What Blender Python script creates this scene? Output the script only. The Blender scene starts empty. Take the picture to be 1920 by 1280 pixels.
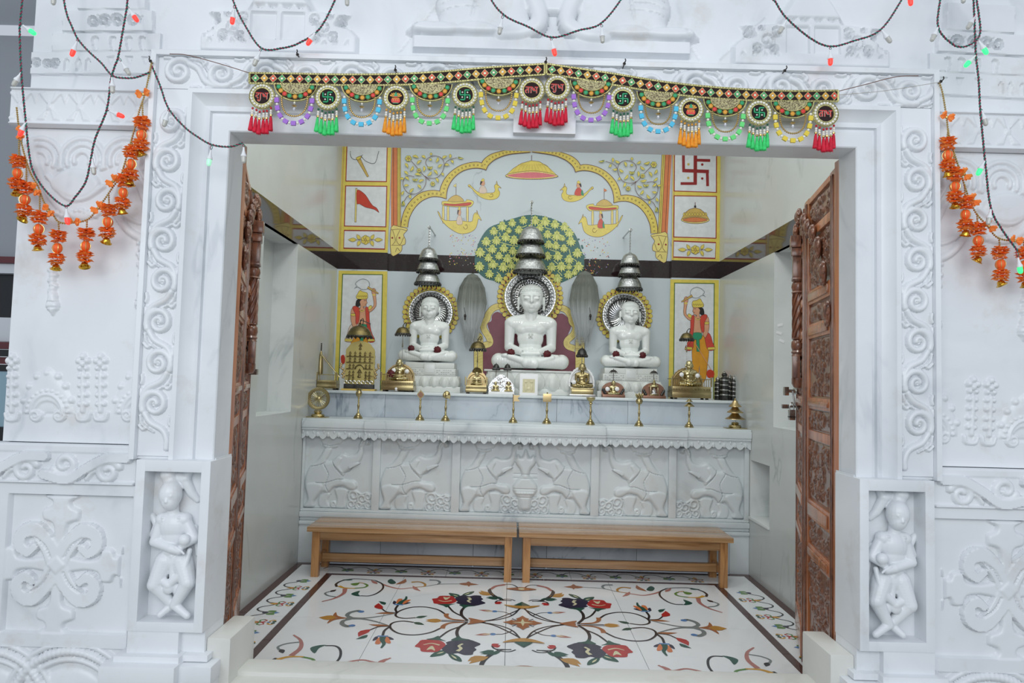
import bpy, bmesh, math, random
import numpy as np
from mathutils import Vector, Matrix

scene = bpy.context.scene
COL = scene.collection
random.seed(7)

# ------------------------------------------------------------------ camera
CAM_H, FPX = 1.35, 1300.0
PITCH, YAW, ROLL = 0.0554, -0.0019, 0.0266
_f = np.array([math.sin(YAW)*math.cos(PITCH), math.cos(YAW)*math.cos(PITCH), math.sin(PITCH)])
_r = np.array([math.cos(YAW), -math.sin(YAW), 0.0])
_u = np.cross(_r, _f)
_R = math.cos(ROLL)*_r + math.sin(ROLL)*_u
_U = -math.sin(ROLL)*_r + math.cos(ROLL)*_u
cam_d = bpy.data.cameras.new('camera')
cam = bpy.data.objects.new('camera', cam_d)
COL.objects.link(cam)
cam_d.sensor_fit = 'HORIZONTAL'
cam_d.sensor_width = 36.0
cam_d.lens = 36.0*FPX/1920.0
cam_d.clip_start = 0.05
cam.matrix_world = Matrix(((_R[0], _U[0], -_f[0], 0), (_R[1], _U[1], -_f[1], 0), (_R[2], _U[2], -_f[2], CAM_H), (0, 0, 0, 1)))
scene.camera = cam

# ------------------------------------------------------------------ world, lights, exposure
world = bpy.data.worlds.new('world')
scene.world = world
world.use_nodes = True
bg = world.node_tree.nodes['Background']
bg.inputs['Color'].default_value = (0.80, 0.88, 1.0, 1)
bg.inputs['Strength'].default_value = 0.60
def area(name, loc, target, sx, sy, power, col=(1, 1, 1)):
    d = bpy.data.lights.new(name, 'AREA'); d.shape = 'RECTANGLE'; d.size = sx; d.size_y = sy
    d.energy = power; d.color = col
    o = bpy.data.objects.new(name, d); COL.objects.link(o)
    o.location = loc
    o.rotation_euler = (Vector(target)-Vector(loc)).to_track_quat('-Z', 'Y').to_euler()
    return o
area('assumed_front_light', (-0.4, -2.8, 3.2), (0.1, 3.0, 1.3), 6.0, 2.4, 160, (0.95, 0.98, 1.0))     # large soft front light assumed behind the visitor; its source is unseen
area('shrine_fill_light', (0.1, 4.3, 3.44), (0.1, 4.3001, 0.0), 2.9, 2.6, 20, (0.96, 1.0, 0.98))   # broad soft fill added under the ceiling to brighten the interior evenly
for x_ in (-0.75, 0.95): area('added_highlight_light', (x_, 3.02, 3.30), (0.1+x_*.25, 5.6, 1.5), 0.42, 0.26, 9.5, (1.0, 1.0, 0.97))     # two small lights assumed behind the lintel, added for highlights on the idols
scene.view_settings.view_transform = 'Standard'
scene.view_settings.look = 'None'
scene.view_settings.exposure = 0.08
scene.view_settings.gamma = 1.0
scene.view_settings.use_curve_mapping = False

# ------------------------------------------------------------------ picture ray -> point on a plane of the place
_C = np.array([0, 0, CAM_H])
def _ray(x, y): return _f + _R*(x-960)/FPX - _U*(y-640)/FPX
def onY(x, y, Y): d = _ray(x, y); return Vector(_C + d*(Y/d[1]))
def onZ(x, y, Z): d = _ray(x, y); return Vector(_C + d*((Z-CAM_H)/d[2]))
def onX(x, y, X): d = _ray(x, y); return Vector(_C + d*(X/d[0]))
def xz(pts, Y): return [(lambda p: (p.x, p.z))(onY(x, y, Y)) for x, y in pts]

# ------------------------------------------------------------------ materials
def lin(c): return tuple(((v/255)/12.92 if v/255 <= .04045 else ((v/255+.055)/1.055)**2.4) for v in c)
MATS = {}
def mat(name, rgb, rough=.5, metal=0., var=0., scale=8., bump=0., bscale=60., rgb2=None, spec=.5, coat=0., sss=0., emit=0.):
    m = bpy.data.materials.new(name); m.use_nodes = True
    nt = m.node_tree; b = nt.nodes['Principled BSDF']; L = nt.links
    c1 = lin(rgb)
    b.inputs['Base Color'].default_value = (*c1, 1)
    b.inputs['Roughness'].default_value = rough; b.inputs['Metallic'].default_value = metal
    b.inputs['Specular IOR Level'].default_value = spec
    b.inputs['Coat Weight'].default_value = coat
    if sss:
        b.inputs['Subsurface Weight'].default_value = sss; b.inputs['Subsurface Radius'].default_value = (.01, .01, .01); b.inputs['Subsurface Scale'].default_value = 1
    geo = nt.nodes.new('ShaderNodeNewGeometry')
    if var > 0 or rgb2:
        n = nt.nodes.new('ShaderNodeTexNoise'); n.inputs['Scale'].default_value = scale; n.inputs['Detail'].default_value = 4
        L.new(geo.outputs['Position'], n.inputs['Vector'])
        mx = nt.nodes.new('ShaderNodeMix'); mx.data_type = 'RGBA'
        c2 = lin(rgb2) if rgb2 else tuple(v*(1-var) for v in c1)
        mx.inputs['A'].default_value = (*c1, 1); mx.inputs['B'].default_value = (*c2, 1)
        mr = nt.nodes.new('ShaderNodeMapRange'); mr.inputs['From Min'].default_value = .35; mr.inputs['From Max'].default_value = .68
        L.new(n.outputs['Fac'], mr.inputs['Value']); L.new(mr.outputs['Result'], mx.inputs['Factor']); L.new(mx.outputs['Result'], b.inputs['Base Color'])
    if bump:
        n2 = nt.nodes.new('ShaderNodeTexNoise'); n2.inputs['Scale'].default_value = bscale; n2.inputs['Detail'].default_value = 3
        L.new(geo.outputs['Position'], n2.inputs['Vector'])
        bp = nt.nodes.new('ShaderNodeBump'); bp.inputs['Strength'].default_value = bump; bp.inputs['Distance'].default_value = .004
        L.new(n2.outputs['Fac'], bp.inputs['Height']); L.new(bp.outputs['Normal'], b.inputs['Normal'])
    if emit:
        b.inputs['Emission Color'].default_value = (*c1, 1); b.inputs['Emission Strength'].default_value = emit
    MATS[name] = m
    return m
def marble(name, rgb, vein, dirt=None, rough=.3, vscale=1.6, vw=.03, vamt=.6, cloud=.25, dirt_amt=.0):
    """white marble: soft clouding, thin wandering veins, brownish stains"""
    m = bpy.data.materials.new(name); m.use_nodes = True
    nt = m.node_tree; b = nt.nodes['Principled BSDF']; L = nt.links; N = nt.nodes.new
    geo = N('ShaderNodeNewGeometry')
    b.inputs['Roughness'].default_value = rough
    cl = N('ShaderNodeTexNoise'); cl.inputs['Scale'].default_value = 2.3; cl.inputs['Detail'].default_value = 6; cl.inputs['Distortion'].default_value = .6
    L.new(geo.outputs['Position'], cl.inputs['Vector'])
    vn = N('ShaderNodeTexNoise'); vn.inputs['Scale'].default_value = vscale; vn.inputs['Detail'].default_value = 5; vn.inputs['Distortion'].default_value = 1.1
    mp = N('ShaderNodeMapping'); mp.inputs['Scale'].default_value = (1, 1, .55); mp.inputs['Location'].default_value = (3.1, 1.7, .4)
    L.new(geo.outputs['Position'], mp.inputs['Vector']); L.new(mp.outputs['Vector'], vn.inputs['Vector'])
    sub = N('ShaderNodeMath'); sub.operation = 'SUBTRACT'; sub.inputs[1].default_value = .5; L.new(vn.outputs['Fac'], sub.inputs[0])
    ab = N('ShaderNodeMath'); ab.operation = 'ABSOLUTE'; L.new(sub.outputs[0], ab.inputs[0])
    mr = N('ShaderNodeMapRange'); mr.inputs['From Min'].default_value = 0; mr.inputs['From Max'].default_value = vw; mr.inputs['To Min'].default_value = vamt; mr.inputs['To Max'].default_value = 0
    L.new(ab.outputs[0], mr.inputs['Value'])
    # veins come and go
    gate = N('ShaderNodeMapRange'); gate.inputs['From Min'].default_value = .5; gate.inputs['From Max'].default_value = .66
    L.new(cl.outputs['Fac'], gate.inputs['Value'])
    mu = N('ShaderNodeMath'); mu.operation = 'MULTIPLY'; L.new(mr.outputs['Result'], mu.inputs[0]); L.new(gate.outputs['Result'], mu.inputs[1])
    c1 = lin(rgb); cv = lin(vein)
    m1 = N('ShaderNodeMix'); m1.data_type = 'RGBA'; m1.inputs['A'].default_value = (*c1, 1); m1.inputs['B'].default_value = (*[a*(1-cloud)+b_*cloud for a, b_ in zip(c1, cv)], 1)
    g2 = N('ShaderNodeMapRange'); g2.inputs['From Min'].default_value = .4; g2.inputs['From Max'].default_value = .7; L.new(cl.outputs['Fac'], g2.inputs['Value'])
    L.new(g2.outputs['Result'], m1.inputs['Factor'])
    m2 = N('ShaderNodeMix'); m2.data_type = 'RGBA'; L.new(m1.outputs['Result'], m2.inputs['A']); m2.inputs['B'].default_value = (*cv, 1); L.new(mu.outputs[0], m2.inputs['Factor'])
    last = m2
    if dirt:
        dn = N('ShaderNodeTexNoise'); dn.inputs['Scale'].default_value = 5; dn.inputs['Detail'].default_value = 8; dn.inputs['Roughness'].default_value = .65
        L.new(geo.outputs['Position'], dn.inputs['Vector'])
        dm = N('ShaderNodeMapRange'); dm.inputs['From Min'].default_value = .56; dm.inputs['From Max'].default_value = .78; dm.inputs['To Max'].default_value = dirt_amt
        L.new(dn.outputs['Fac'], dm.inputs['Value'])
        m3 = N('ShaderNodeMix'); m3.data_type = 'RGBA'; L.new(m2.outputs['Result'], m3.inputs['A']); m3.inputs['B'].default_value = (*lin(dirt), 1); L.new(dm.outputs['Result'], m3.inputs['Factor'])
        last = m3
    L.new(last.outputs['Result'], b.inputs['Base Color'])
    bn = N('ShaderNodeTexNoise'); bn.inputs['Scale'].default_value = 25; bn.inputs['Detail'].default_value = 4; L.new(geo.outputs['Position'], bn.inputs['Vector'])
    bp = N('ShaderNodeBump'); bp.inputs['Strength'].default_value = .05; bp.inputs['Distance'].default_value = .003; L.new(bn.outputs['Fac'], bp.inputs['Height']); L.new(bp.outputs['Normal'], b.inputs['Normal'])
    MATS[name] = m
    return m
def wood(name, rgb, dark, rough=.3, sc=(3, 3, 40), coat=.3):
    m = bpy.data.materials.new(name); m.use_nodes = True
    nt = m.node_tree; b = nt.nodes['Principled BSDF']; L = nt.links; N = nt.nodes.new
    tc = N('ShaderNodeTexCoord'); mp = N('ShaderNodeMapping'); mp.inputs['Scale'].default_value = sc; L.new(tc.outputs['Object'], mp.inputs['Vector'])
    n = N('ShaderNodeTexNoise'); n.inputs['Scale'].default_value = 2.2; n.inputs['Detail'].default_value = 7; n.inputs['Distortion'].default_value = 1.4; L.new(mp.outputs['Vector'], n.inputs['Vector'])
    mx = N('ShaderNodeMix'); mx.data_type = 'RGBA'; mx.inputs['A'].default_value = (*lin(dark), 1); mx.inputs['B'].default_value = (*lin(rgb), 1)
    mr = N('ShaderNodeMapRange'); mr.inputs['From Min'].default_value = .3; mr.inputs['From Max'].default_value = .62; L.new(n.outputs['Fac'], mr.inputs['Value']); L.new(mr.outputs['Result'], mx.inputs['Factor'])
    L.new(mx.outputs['Result'], b.inputs['Base Color']); b.inputs['Roughness'].default_value = rough; b.inputs['Coat Weight'].default_value = coat; b.inputs['Coat Roughness'].default_value = .15
    bp = N('ShaderNodeBump'); bp.inputs['Strength'].default_value = .08; bp.inputs['Distance'].default_value = .002; L.new(n.outputs['Fac'], bp.inputs['Height']); L.new(bp.outputs['Normal'], b.inputs['Normal'])
    MATS[name] = m
    return m

marble('facade_marble', (234, 237, 240), (176, 184, 190), (190, 176, 158), rough=.34, dirt_amt=.4, vamt=.35)
marble('inner_marble', (226, 230, 229), (158, 168, 170), (188, 180, 160), rough=.22, dirt_amt=.12, vamt=.55)
marble('wall_marble', (200, 205, 203), (140, 148, 146), (186, 180, 164), rough=.2, vscale=.9, vw=.016, vamt=.55, cloud=.12, dirt_amt=.15)
marble('altar_marble', (220, 227, 229), (150, 163, 172), (186, 178, 158), rough=.28, dirt_amt=.3, vamt=.5)
marble('dado_marble', (205, 214, 222), (110, 124, 142), (180, 176, 160), rough=.25, vscale=3., vw=.02, vamt=.8, cloud=.4, dirt_amt=.15)
marble('painted_wall_marble', (208, 218, 224), (130, 140, 148), None, rough=.38, vscale=1.0, vw=.012, vamt=.6, cloud=.1)
marble('floor_marble', (238, 241, 244), (200, 206, 210), (205, 200, 188), rough=.12, dirt_amt=.12, vamt=.2, cloud=.08)
marble('threshold_marble', (222, 222, 216), (176, 176, 168), (178, 166, 142), rough=.38, dirt_amt=.35, vamt=.3)
mat('idol_marble', (240, 245, 243), .14, var=.03, scale=3, coat=.6, sss=.1)
mat('pedestal_marble', (222, 226, 222), .28, var=.08, scale=6)
mat('granite_band', (46, 30, 33), .07, var=.3, scale=60, coat=.3)
mat('granite_border', (72, 48, 46), .12, var=.25, scale=40, rgb2=(92, 62, 58))
mat('joint', (150, 156, 158), .6)
wood('bench_wood', (186, 146, 102), (142, 102, 64), .2, (.6, 14, 14))
wood('bench_leg_wood', (190, 140, 88), (146, 98, 56), .32, (14, 14, 1.2))
wood('door_wood', (182, 112, 66), (122, 68, 38), .26, (10, 10, 1.0), .6)
wood('door_dark_wood', (132, 84, 60), (80, 46, 34), .28, (20, 20, 6), .6)
wood('door_edge_wood', (196, 122, 78), (150, 86, 52), .3, (10, 10, .8), .4)
mat('brass', (188, 172, 126), .26, 1., var=.25, scale=12)
mat('brass_bright', (208, 195, 150), .2, 1., var=.12, scale=20)
mat('brass_dark', (138, 124, 84), .34, 1., var=.4, scale=30, bump=.5, bscale=160)
mat('brass_plate', (206, 190, 124), .5, .75, var=.15, scale=10)
mat('gold_satin', (206, 182, 134), .32, 1., var=.1, scale=14)
mat('copper', (158, 122, 104), .4, 1., var=.3, scale=10)
mat('silver', (204, 206, 206), .3, 1., var=.4, scale=60, bump=.8, bscale=90)
mat('silver_dark', (92, 92, 90), .32, 1., var=.5, scale=40, bump=.5, bscale=200)
mat('silver_bright', (235, 236, 236), .18, 1., bump=.35, bscale=110)
mat('steel', (190, 190, 186), .25, 1.)
mat('iron', (60, 56, 54), .45, .7)
mat('hair', (142, 146, 138), .8, var=.2, scale=25, rgb2=(122, 126, 118))
mat('hair_tip', (190, 196, 198), .8); mat('hair_mid', (164, 168, 164), .8)
mat('rose', (96, 8, 22), .6, var=.5, scale=60)
mat('flower_white', (246, 246, 246), .6)
mat('white_enamel', (244, 245, 246), .4)
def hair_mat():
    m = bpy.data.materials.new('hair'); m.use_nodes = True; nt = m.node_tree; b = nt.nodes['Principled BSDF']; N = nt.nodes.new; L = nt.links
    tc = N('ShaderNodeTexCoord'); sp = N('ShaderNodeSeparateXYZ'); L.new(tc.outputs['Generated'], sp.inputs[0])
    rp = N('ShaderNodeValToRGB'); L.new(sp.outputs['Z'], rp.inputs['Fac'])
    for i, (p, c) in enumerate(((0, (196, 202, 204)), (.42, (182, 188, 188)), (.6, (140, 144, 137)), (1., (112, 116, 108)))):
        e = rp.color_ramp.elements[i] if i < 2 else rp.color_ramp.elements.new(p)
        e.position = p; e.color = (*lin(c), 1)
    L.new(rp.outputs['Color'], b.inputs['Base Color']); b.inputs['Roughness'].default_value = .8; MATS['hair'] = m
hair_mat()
# paints
for n_, c_ in dict(p_yellow=(234, 214, 98), p_yellow_pale=(240, 222, 132), p_gold=(214, 182, 96), p_line=(96, 34, 28), p_red=(206, 62, 38), p_darkred=(150, 30, 28),
                   p_orange=(226, 132, 78), p_green=(74, 110, 40), p_teal=(52, 108, 104), p_leaf=(228, 230, 138), p_leafline=(140, 156, 60), p_leafdark=(204, 212, 108), p_skin=(226, 168, 132),
                   p_black=(34, 28, 30), p_scarf=(214, 74, 58), p_dhoti=(228, 160, 44), p_emerald=(38, 150, 108), p_white=(232, 236, 238), p_grey=(120, 128, 134),
                   p_pink=(226, 120, 130), p_maroon=(132, 66, 82), p_violet=(150, 130, 190), p_blue=(96, 130, 190), p_cream=(226, 206, 190)).items():
    mat(n_, c_, .35, var=.1, scale=25)
for n_, c_ in dict(i_black=(40, 38, 42), i_navy=(44, 40, 66), i_red=(186, 48, 46), i_green=(34, 84, 70), i_leaf=(92, 138, 62), i_ochre=(190, 140, 66), i_brown=(168, 108, 72),
                   i_rose=(184, 120, 112), i_grey=(124, 134, 134), i_blue=(92, 136, 190), i_orange=(222, 126, 74), i_cream=(222, 216, 178), i_gold=(214, 160, 50), i_sage=(150, 164, 140)).items():
    mat(n_, c_, .14, var=.12, scale=30)
# toran and garland stuff
mat('t_velvet', (38, 18, 20), .85); mat('t_gold', (214, 206, 140), .35, .5, var=.5, scale=160); mat('t_green', (32, 160, 106), .4, var=.1); mat('t_red', (222, 54, 50), .4)
mat('t_amber', (226, 160, 52), .4); mat('t_mirror', (225, 225, 225), .1, 1.); mat('t_pearl', (240, 238, 224), .2, coat=.5); mat('t_mesh', (196, 188, 140), .5, .4, var=.8, scale=220, rgb2=(60, 40, 30))
mat('s_red', (222, 24, 58), .7, var=.3, scale=90); mat('s_green', (64, 222, 120), .7, var=.25, scale=90); mat('s_orange', (252, 164, 40), .7, var=.25, scale=90)
mat('b_violet', (170, 116, 214), .6, bump=.5, bscale=300); mat('b_cyan', (84, 196, 232), .6, bump=.5, bscale=300); mat('b_green', (112, 228, 128), .6, bump=.5, bscale=300); mat('b_yellow', (236, 210, 70), .6, bump=.5, bscale=300)
mat('bead_gold', (206, 176, 112), .25, .9); mat('bead_green', (24, 96, 70), .3); mat('bead_red', (190, 26, 40), .3); mat('bead_white', (240, 234, 222), .35); mat('crystal', (220, 222, 230), .08, .3)
mat('marigold', (255, 150, 66), .6, var=.2, scale=60, rgb2=(255, 122, 40)); mat('marigold_ball', (250, 104, 40), .5); mat('gota', (228, 206, 130), .3, .8); mat('petal_white', (240, 214, 214), .6)
mat('bell_gold', (214, 166, 60), .15, 1.)
mat('wire_green', (24, 120, 104), .5); mat('wire_red', (140, 34, 66), .5); mat('bulb_off', (196, 196, 188), .25, coat=.4); mat('bulb_cap', (236, 238, 240), .4)
mat('bulb_red', (255, 60, 50), .4, emit=1.1); mat('bulb_green', (60, 255, 130), .4, emit=1.1); mat('bulb_pale', (170, 240, 200), .3, emit=.5)
mat('cord', (118, 84, 70), .8); mat('thread', (170, 164, 150), .8)
mat('hall_grey', (150, 154, 160), .7); mat('hall_white', (206, 210, 214), .6); mat('hall_black', (20, 22, 24), .25); mat('hall_red', (92, 40, 44), .5); mat('hall_glass', (150, 178, 190), .06, .4); mat('hall_floor', (150, 148, 142), .3)
M = MATS

# ------------------------------------------------------------------ object helpers
def link(o, parent=None):
    COL.objects.link(o)
    if parent is not None: o.parent = parent
    return o
def tag(o, label=None, cat=None, group=None, kind=None):
    if label: o['label'] = label
    if cat: o['category'] = cat
    if group: o['group'] = group
    if kind: o['kind'] = kind
    return o
def empty(name, loc=(0, 0, 0), rz=0.0, parent=None):
    o = bpy.data.objects.new(name, None); link(o, parent); o.location = loc; o.rotation_euler = (0, 0, rz); o.empty_display_size = .05
    return o
def thing(name, label, cat, loc=(0, 0, 0), rz=0.0, group=None):
    return tag(empty(name, loc, rz), label, cat, group)
def inst(name, mesh, parent=None, loc=(0, 0, 0), rot=(0, 0, 0), sc=(1, 1, 1)):
    o = bpy.data.objects.new(name, mesh); link(o, parent); o.location = loc; o.rotation_euler = rot
    o.scale = sc if hasattr(sc, '__len__') else (sc, sc, sc)
    return o
def copy_tree(o, parent=None):
    c = o.copy(); COL.objects.link(c); c.parent = parent
    for ch in list(o.children): copy_tree(ch, c)
    return c

def cr(pts, n=6, closed=False):
    """smooth curve through points (Catmull-Rom)"""
    P = [np.array(p, float) for p in pts]; out = []
    m = len(P); rng = range(m if closed else m-1)
    for i in rng:
        p0 = P[(i-1) % m] if (closed or i > 0) else 2*P[0]-P[1]
        p1 = P[i]; p2 = P[(i+1) % m]
        p3 = P[(i+2) % m] if (closed or i < m-2) else 2*P[-1]-P[-2]
        for k in range(n):
            t = k/n
            out.append(.5*((2*p1)+(-p0+p2)*t+(2*p0-5*p1+4*p2-p3)*t*t+(-p0+3*p1-3*p2+p3)*t**3))
    if not closed: out.append(P[-1])
    return [tuple(p) for p in out]

class MB:
    """collects shapes, builds ONE mesh object"""
    def __init__(s): s.v = []; s.f = []; s.m = []; s.mats = []; s.T = Matrix.Identity(4)
    def mi(s, m):
        m = M[m] if isinstance(m, str) else m
        if m not in s.mats: s.mats.append(m)
        return s.mats.index(m)
    def add(s, vs, fs, m):
        b = len(s.v); T = s.T
        s.v += [tuple(T @ Vector(v)) for v in vs]; k = s.mi(m)
        s.f += [tuple(b+i for i in f) for f in fs]; s.m += [k]*len(fs)
        return s
    def box(s, x0, x1, y0, y1, z0, z1, m, bev=0.0):
        if bev <= 0:
            vs = [(x, y, z) for x in (x0, x1) for y in (y0, y1) for z in (z0, z1)]
            return s.add(vs, [(0, 1, 3, 2), (4, 6, 7, 5), (0, 4, 5, 1), (2, 3, 7, 6), (0, 2, 6, 4), (1, 5, 7, 3)], m)
        bm = bmesh.new(); bmesh.ops.create_cube(bm, size=1)
        for v in bm.verts: v.co = Vector(((x0+x1)/2+v.co.x*(x1-x0), (y0+y1)/2+v.co.y*(y1-y0), (z0+z1)/2+v.co.z*(z1-z0)))
        bmesh.ops.bevel(bm, geom=bm.edges[:], offset=bev, segments=2, affect='EDGES', profile=.7)
        bm.verts.index_update()
        vs = [tuple(v.co) for v in bm.verts]; fs = [tuple(v.index for v in f.verts) for f in bm.faces]; bm.free()
        return s.add(vs, fs, m)
    def lathe(s, prof, m, c=(0, 0, 0), seg=24, axis='z', ang=None, sx=1., sy=1.):
        vs = []; fs = []; n = len(prof); full = ang is None
        a0, a1 = (0, 2*math.pi) if full else ang
        cnt = seg if full else seg+1
        for i in range(cnt):
            a = a0+(a1-a0)*i/seg
            for r, h in prof:
                x, y = r*math.cos(a)*sx, r*math.sin(a)*sy
                p = (x, y, h) if axis == 'z' else ((x, h, y) if axis == 'y' else (h, x, y))
                vs.append((c[0]+p[0], c[1]+p[1], c[2]+p[2]))
        for i in range(seg):
            j = (i+1) % cnt
            for k in range(n-1):
                q = (i*n+k, j*n+k, j*n+k+1, i*n+k+1)
                fs.append(q if axis != 'y' else q[::-1])
        return s.add(vs, fs, m)
    def ball(s, c, r, m, seg=12, rings=8):
        rx, ry, rz = r if hasattr(r, '__len__') else (r, r, r)
        vs = [(c[0], c[1], c[2]-rz)]; fs = []
        for i in range(1, rings):
            t = -math.pi/2+math.pi*i/rings
            for j in range(seg):
                a = 2*math.pi*j/seg; vs.append((c[0]+rx*math.cos(t)*math.cos(a), c[1]+ry*math.cos(t)*math.sin(a), c[2]+rz*math.sin(t)))
        vs.append((c[0], c[1], c[2]+rz)); top = len(vs)-1
        for j in range(seg):
            k = (j+1) % seg
            fs.append((0, 1+k, 1+j)); fs.append((top, 1+(rings-2)*seg+j, 1+(rings-2)*seg+k))
            for i in range(rings-2):
                fs.append((1+i*seg+j, 1+i*seg+k, 1+(i+1)*seg+k, 1+(i+1)*seg+j))
        return s.add(vs, fs, m)
    def tube(s, pts, r, m, seg=8, caps=True):
        P = [Vector(p) for p in pts]; n = len(P)
        R = r if hasattr(r, '__len__') else [r]*n
        vs = []; fs = []; up = None
        for i in range(n):
            t = (P[min(i+1, n-1)]-P[max(i-1, 0)])
            t = t.normalized() if t.length > 1e-9 else Vector((0, 0, 1))
            if up is None: up = t.orthogonal().normalized()
            up = (up-t*up.dot(t)); up = up.normalized() if up.length > 1e-6 else t.orthogonal().normalized()
            w = t.cross(up)
            for j in range(seg):
                a = 2*math.pi*j/seg; vs.append(tuple(P[i]+(up*math.cos(a)+w*math.sin(a))*R[i]))
        for i in range(n-1):
            for j in range(seg):
                k = (j+1) % seg; fs.append((i*seg+j, i*seg+k, (i+1)*seg+k, (i+1)*seg+j))
        if caps: fs.append(tuple(range(seg))[::-1]); fs.append(tuple((n-1)*seg+j for j in range(seg)))
        return s.add(vs, fs, m)
    def prism(s, pts, y0, y1, m, mback=None, axis='y'):
        """outline in (x,z), from y0 (front) to y1 (back)"""
        n = len(pts)
        ar = sum(pts[i][0]*pts[(i+1) % n][1]-pts[(i+1) % n][0]*pts[i][1] for i in range(n))
        if ar < 0: pts = pts[::-1]
        if axis == 'y': vs = [(p[0], y0, p[1]) for p in pts]+[(p[0], y1, p[1]) for p in pts]
        else: vs = [(p[0], p[1], y1) for p in pts]+[(p[0], p[1], y0) for p in pts]     # axis z: y1 top
        s.add(vs, [tuple(range(n)), tuple(range(2*n-1, n-1, -1))]+[((i+1) % n, i, n+i, n+(i+1) % n) for i in range(n)], m)
        return s
    def build(s, name, parent=None, loc=None, smooth=35, kind=None, mesh_only=False):
        me = bpy.data.meshes.new(name); me.from_pydata(s.v, [], s.f); me.update()
        for m in s.mats: me.materials.append(m)
        me.polygons.foreach_set('material_index', s.m)
        if smooth:
            me.polygons.foreach_set('use_smooth', [True]*len(s.f)); me.set_sharp_from_angle(angle=math.radians(smooth))
        if mesh_only: return me
        o = bpy.data.objects.new(name, me); link(o, parent)
        if loc is not None: o.location = loc
        if kind: o['kind'] = kind
        return o

class Paint:
    """flat pieces laid one over the other on a plane, 2-D coordinates in metres"""
    def __init__(s, step=.00025): s.items = []; s.step = step; s.k = 0
    def fill(s, pts, m):
        s.k += 1; s.items.append((list(pts), m, s.k)); return s
    def stroke(s, pts, w, m, closed=False):
        P = [np.array(p, float) for p in pts]; n = len(P)
        W = w if hasattr(w, '__len__') else [w]*n
        s.k += 1
        L, R_ = [], []
        for i in range(n):
            a = P[(i-1) % n] if (closed or i > 0) else P[i]; b = P[(i+1) % n] if (closed or i < n-1) else P[i]
            t = b-a; l = np.hypot(*t); t = t/l if l > 1e-12 else np.array([1., 0])
            nn = np.array([-t[1], t[0]])*W[i]/2
            L.append(tuple(P[i]+nn)); R_.append(tuple(P[i]-nn))
        for i in range(n if closed else n-1):
            j = (i+1) % n
            s.items.append(([L[i], L[j], R_[j], R_[i]], m, s.k))
        return s
    def disc(s, c, r, m, n=14, ry=None):
        ry = ry or r
        return s.fill([(c[0]+r*math.cos(2*math.pi*i/n), c[1]+ry*math.sin(2*math.pi*i/n)) for i in range(n)], m)
    def ring(s, c, r, w, m, n=28):
        return s.stroke([(c[0]+r*math.cos(2*math.pi*i/n), c[1]+r*math.sin(2*math.pi*i/n)) for i in range(n)], w, m, True)
    def leaf(s, a, b, w, m, ml=None, lw=0, bend=0.):
        a = np.array(a, float); b = np.array(b, float); d = b-a; nn = np.array([-d[1], d[0]])
        mid = lambda t, k: tuple(a+d*t+nn*(k+bend*math.sin(math.pi*t)))
        q = w/max(np.hypot(*d), 1e-9)/2
        T = [0, .15, .35, .6, .82, 1.]; K = [0, .6, 1., .85, .4, 0]
        pts = [mid(t, q*k) for t, k in zip(T, K)]+[mid(t, -q*k) for t, k in list(zip(T, K))[-2:0:-1]]
        s.fill(pts, m)
        if ml: s.stroke(pts, lw, ml, True)
        return s
    def build(s, name, fn, parent=None, kind=None):
        """fn(u,v,h)->(x,y,z)"""
        mb = MB()
        for pts, m, k in s.items:
            n = len(pts)
            ar = sum(pts[i][0]*pts[(i+1) % n][1]-pts[(i+1) % n][0]*pts[i][1] for i in range(n))
            if ar < 0: pts = pts[::-1]
            mb.add([fn(p[0], p[1], k*s.step) for p in pts], [tuple(range(n))], m)
        return mb.build(name, parent, smooth=0, kind=kind)
def wallfn(Y): return lambda u, v, h: (u, Y-.0008-h, v)

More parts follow.
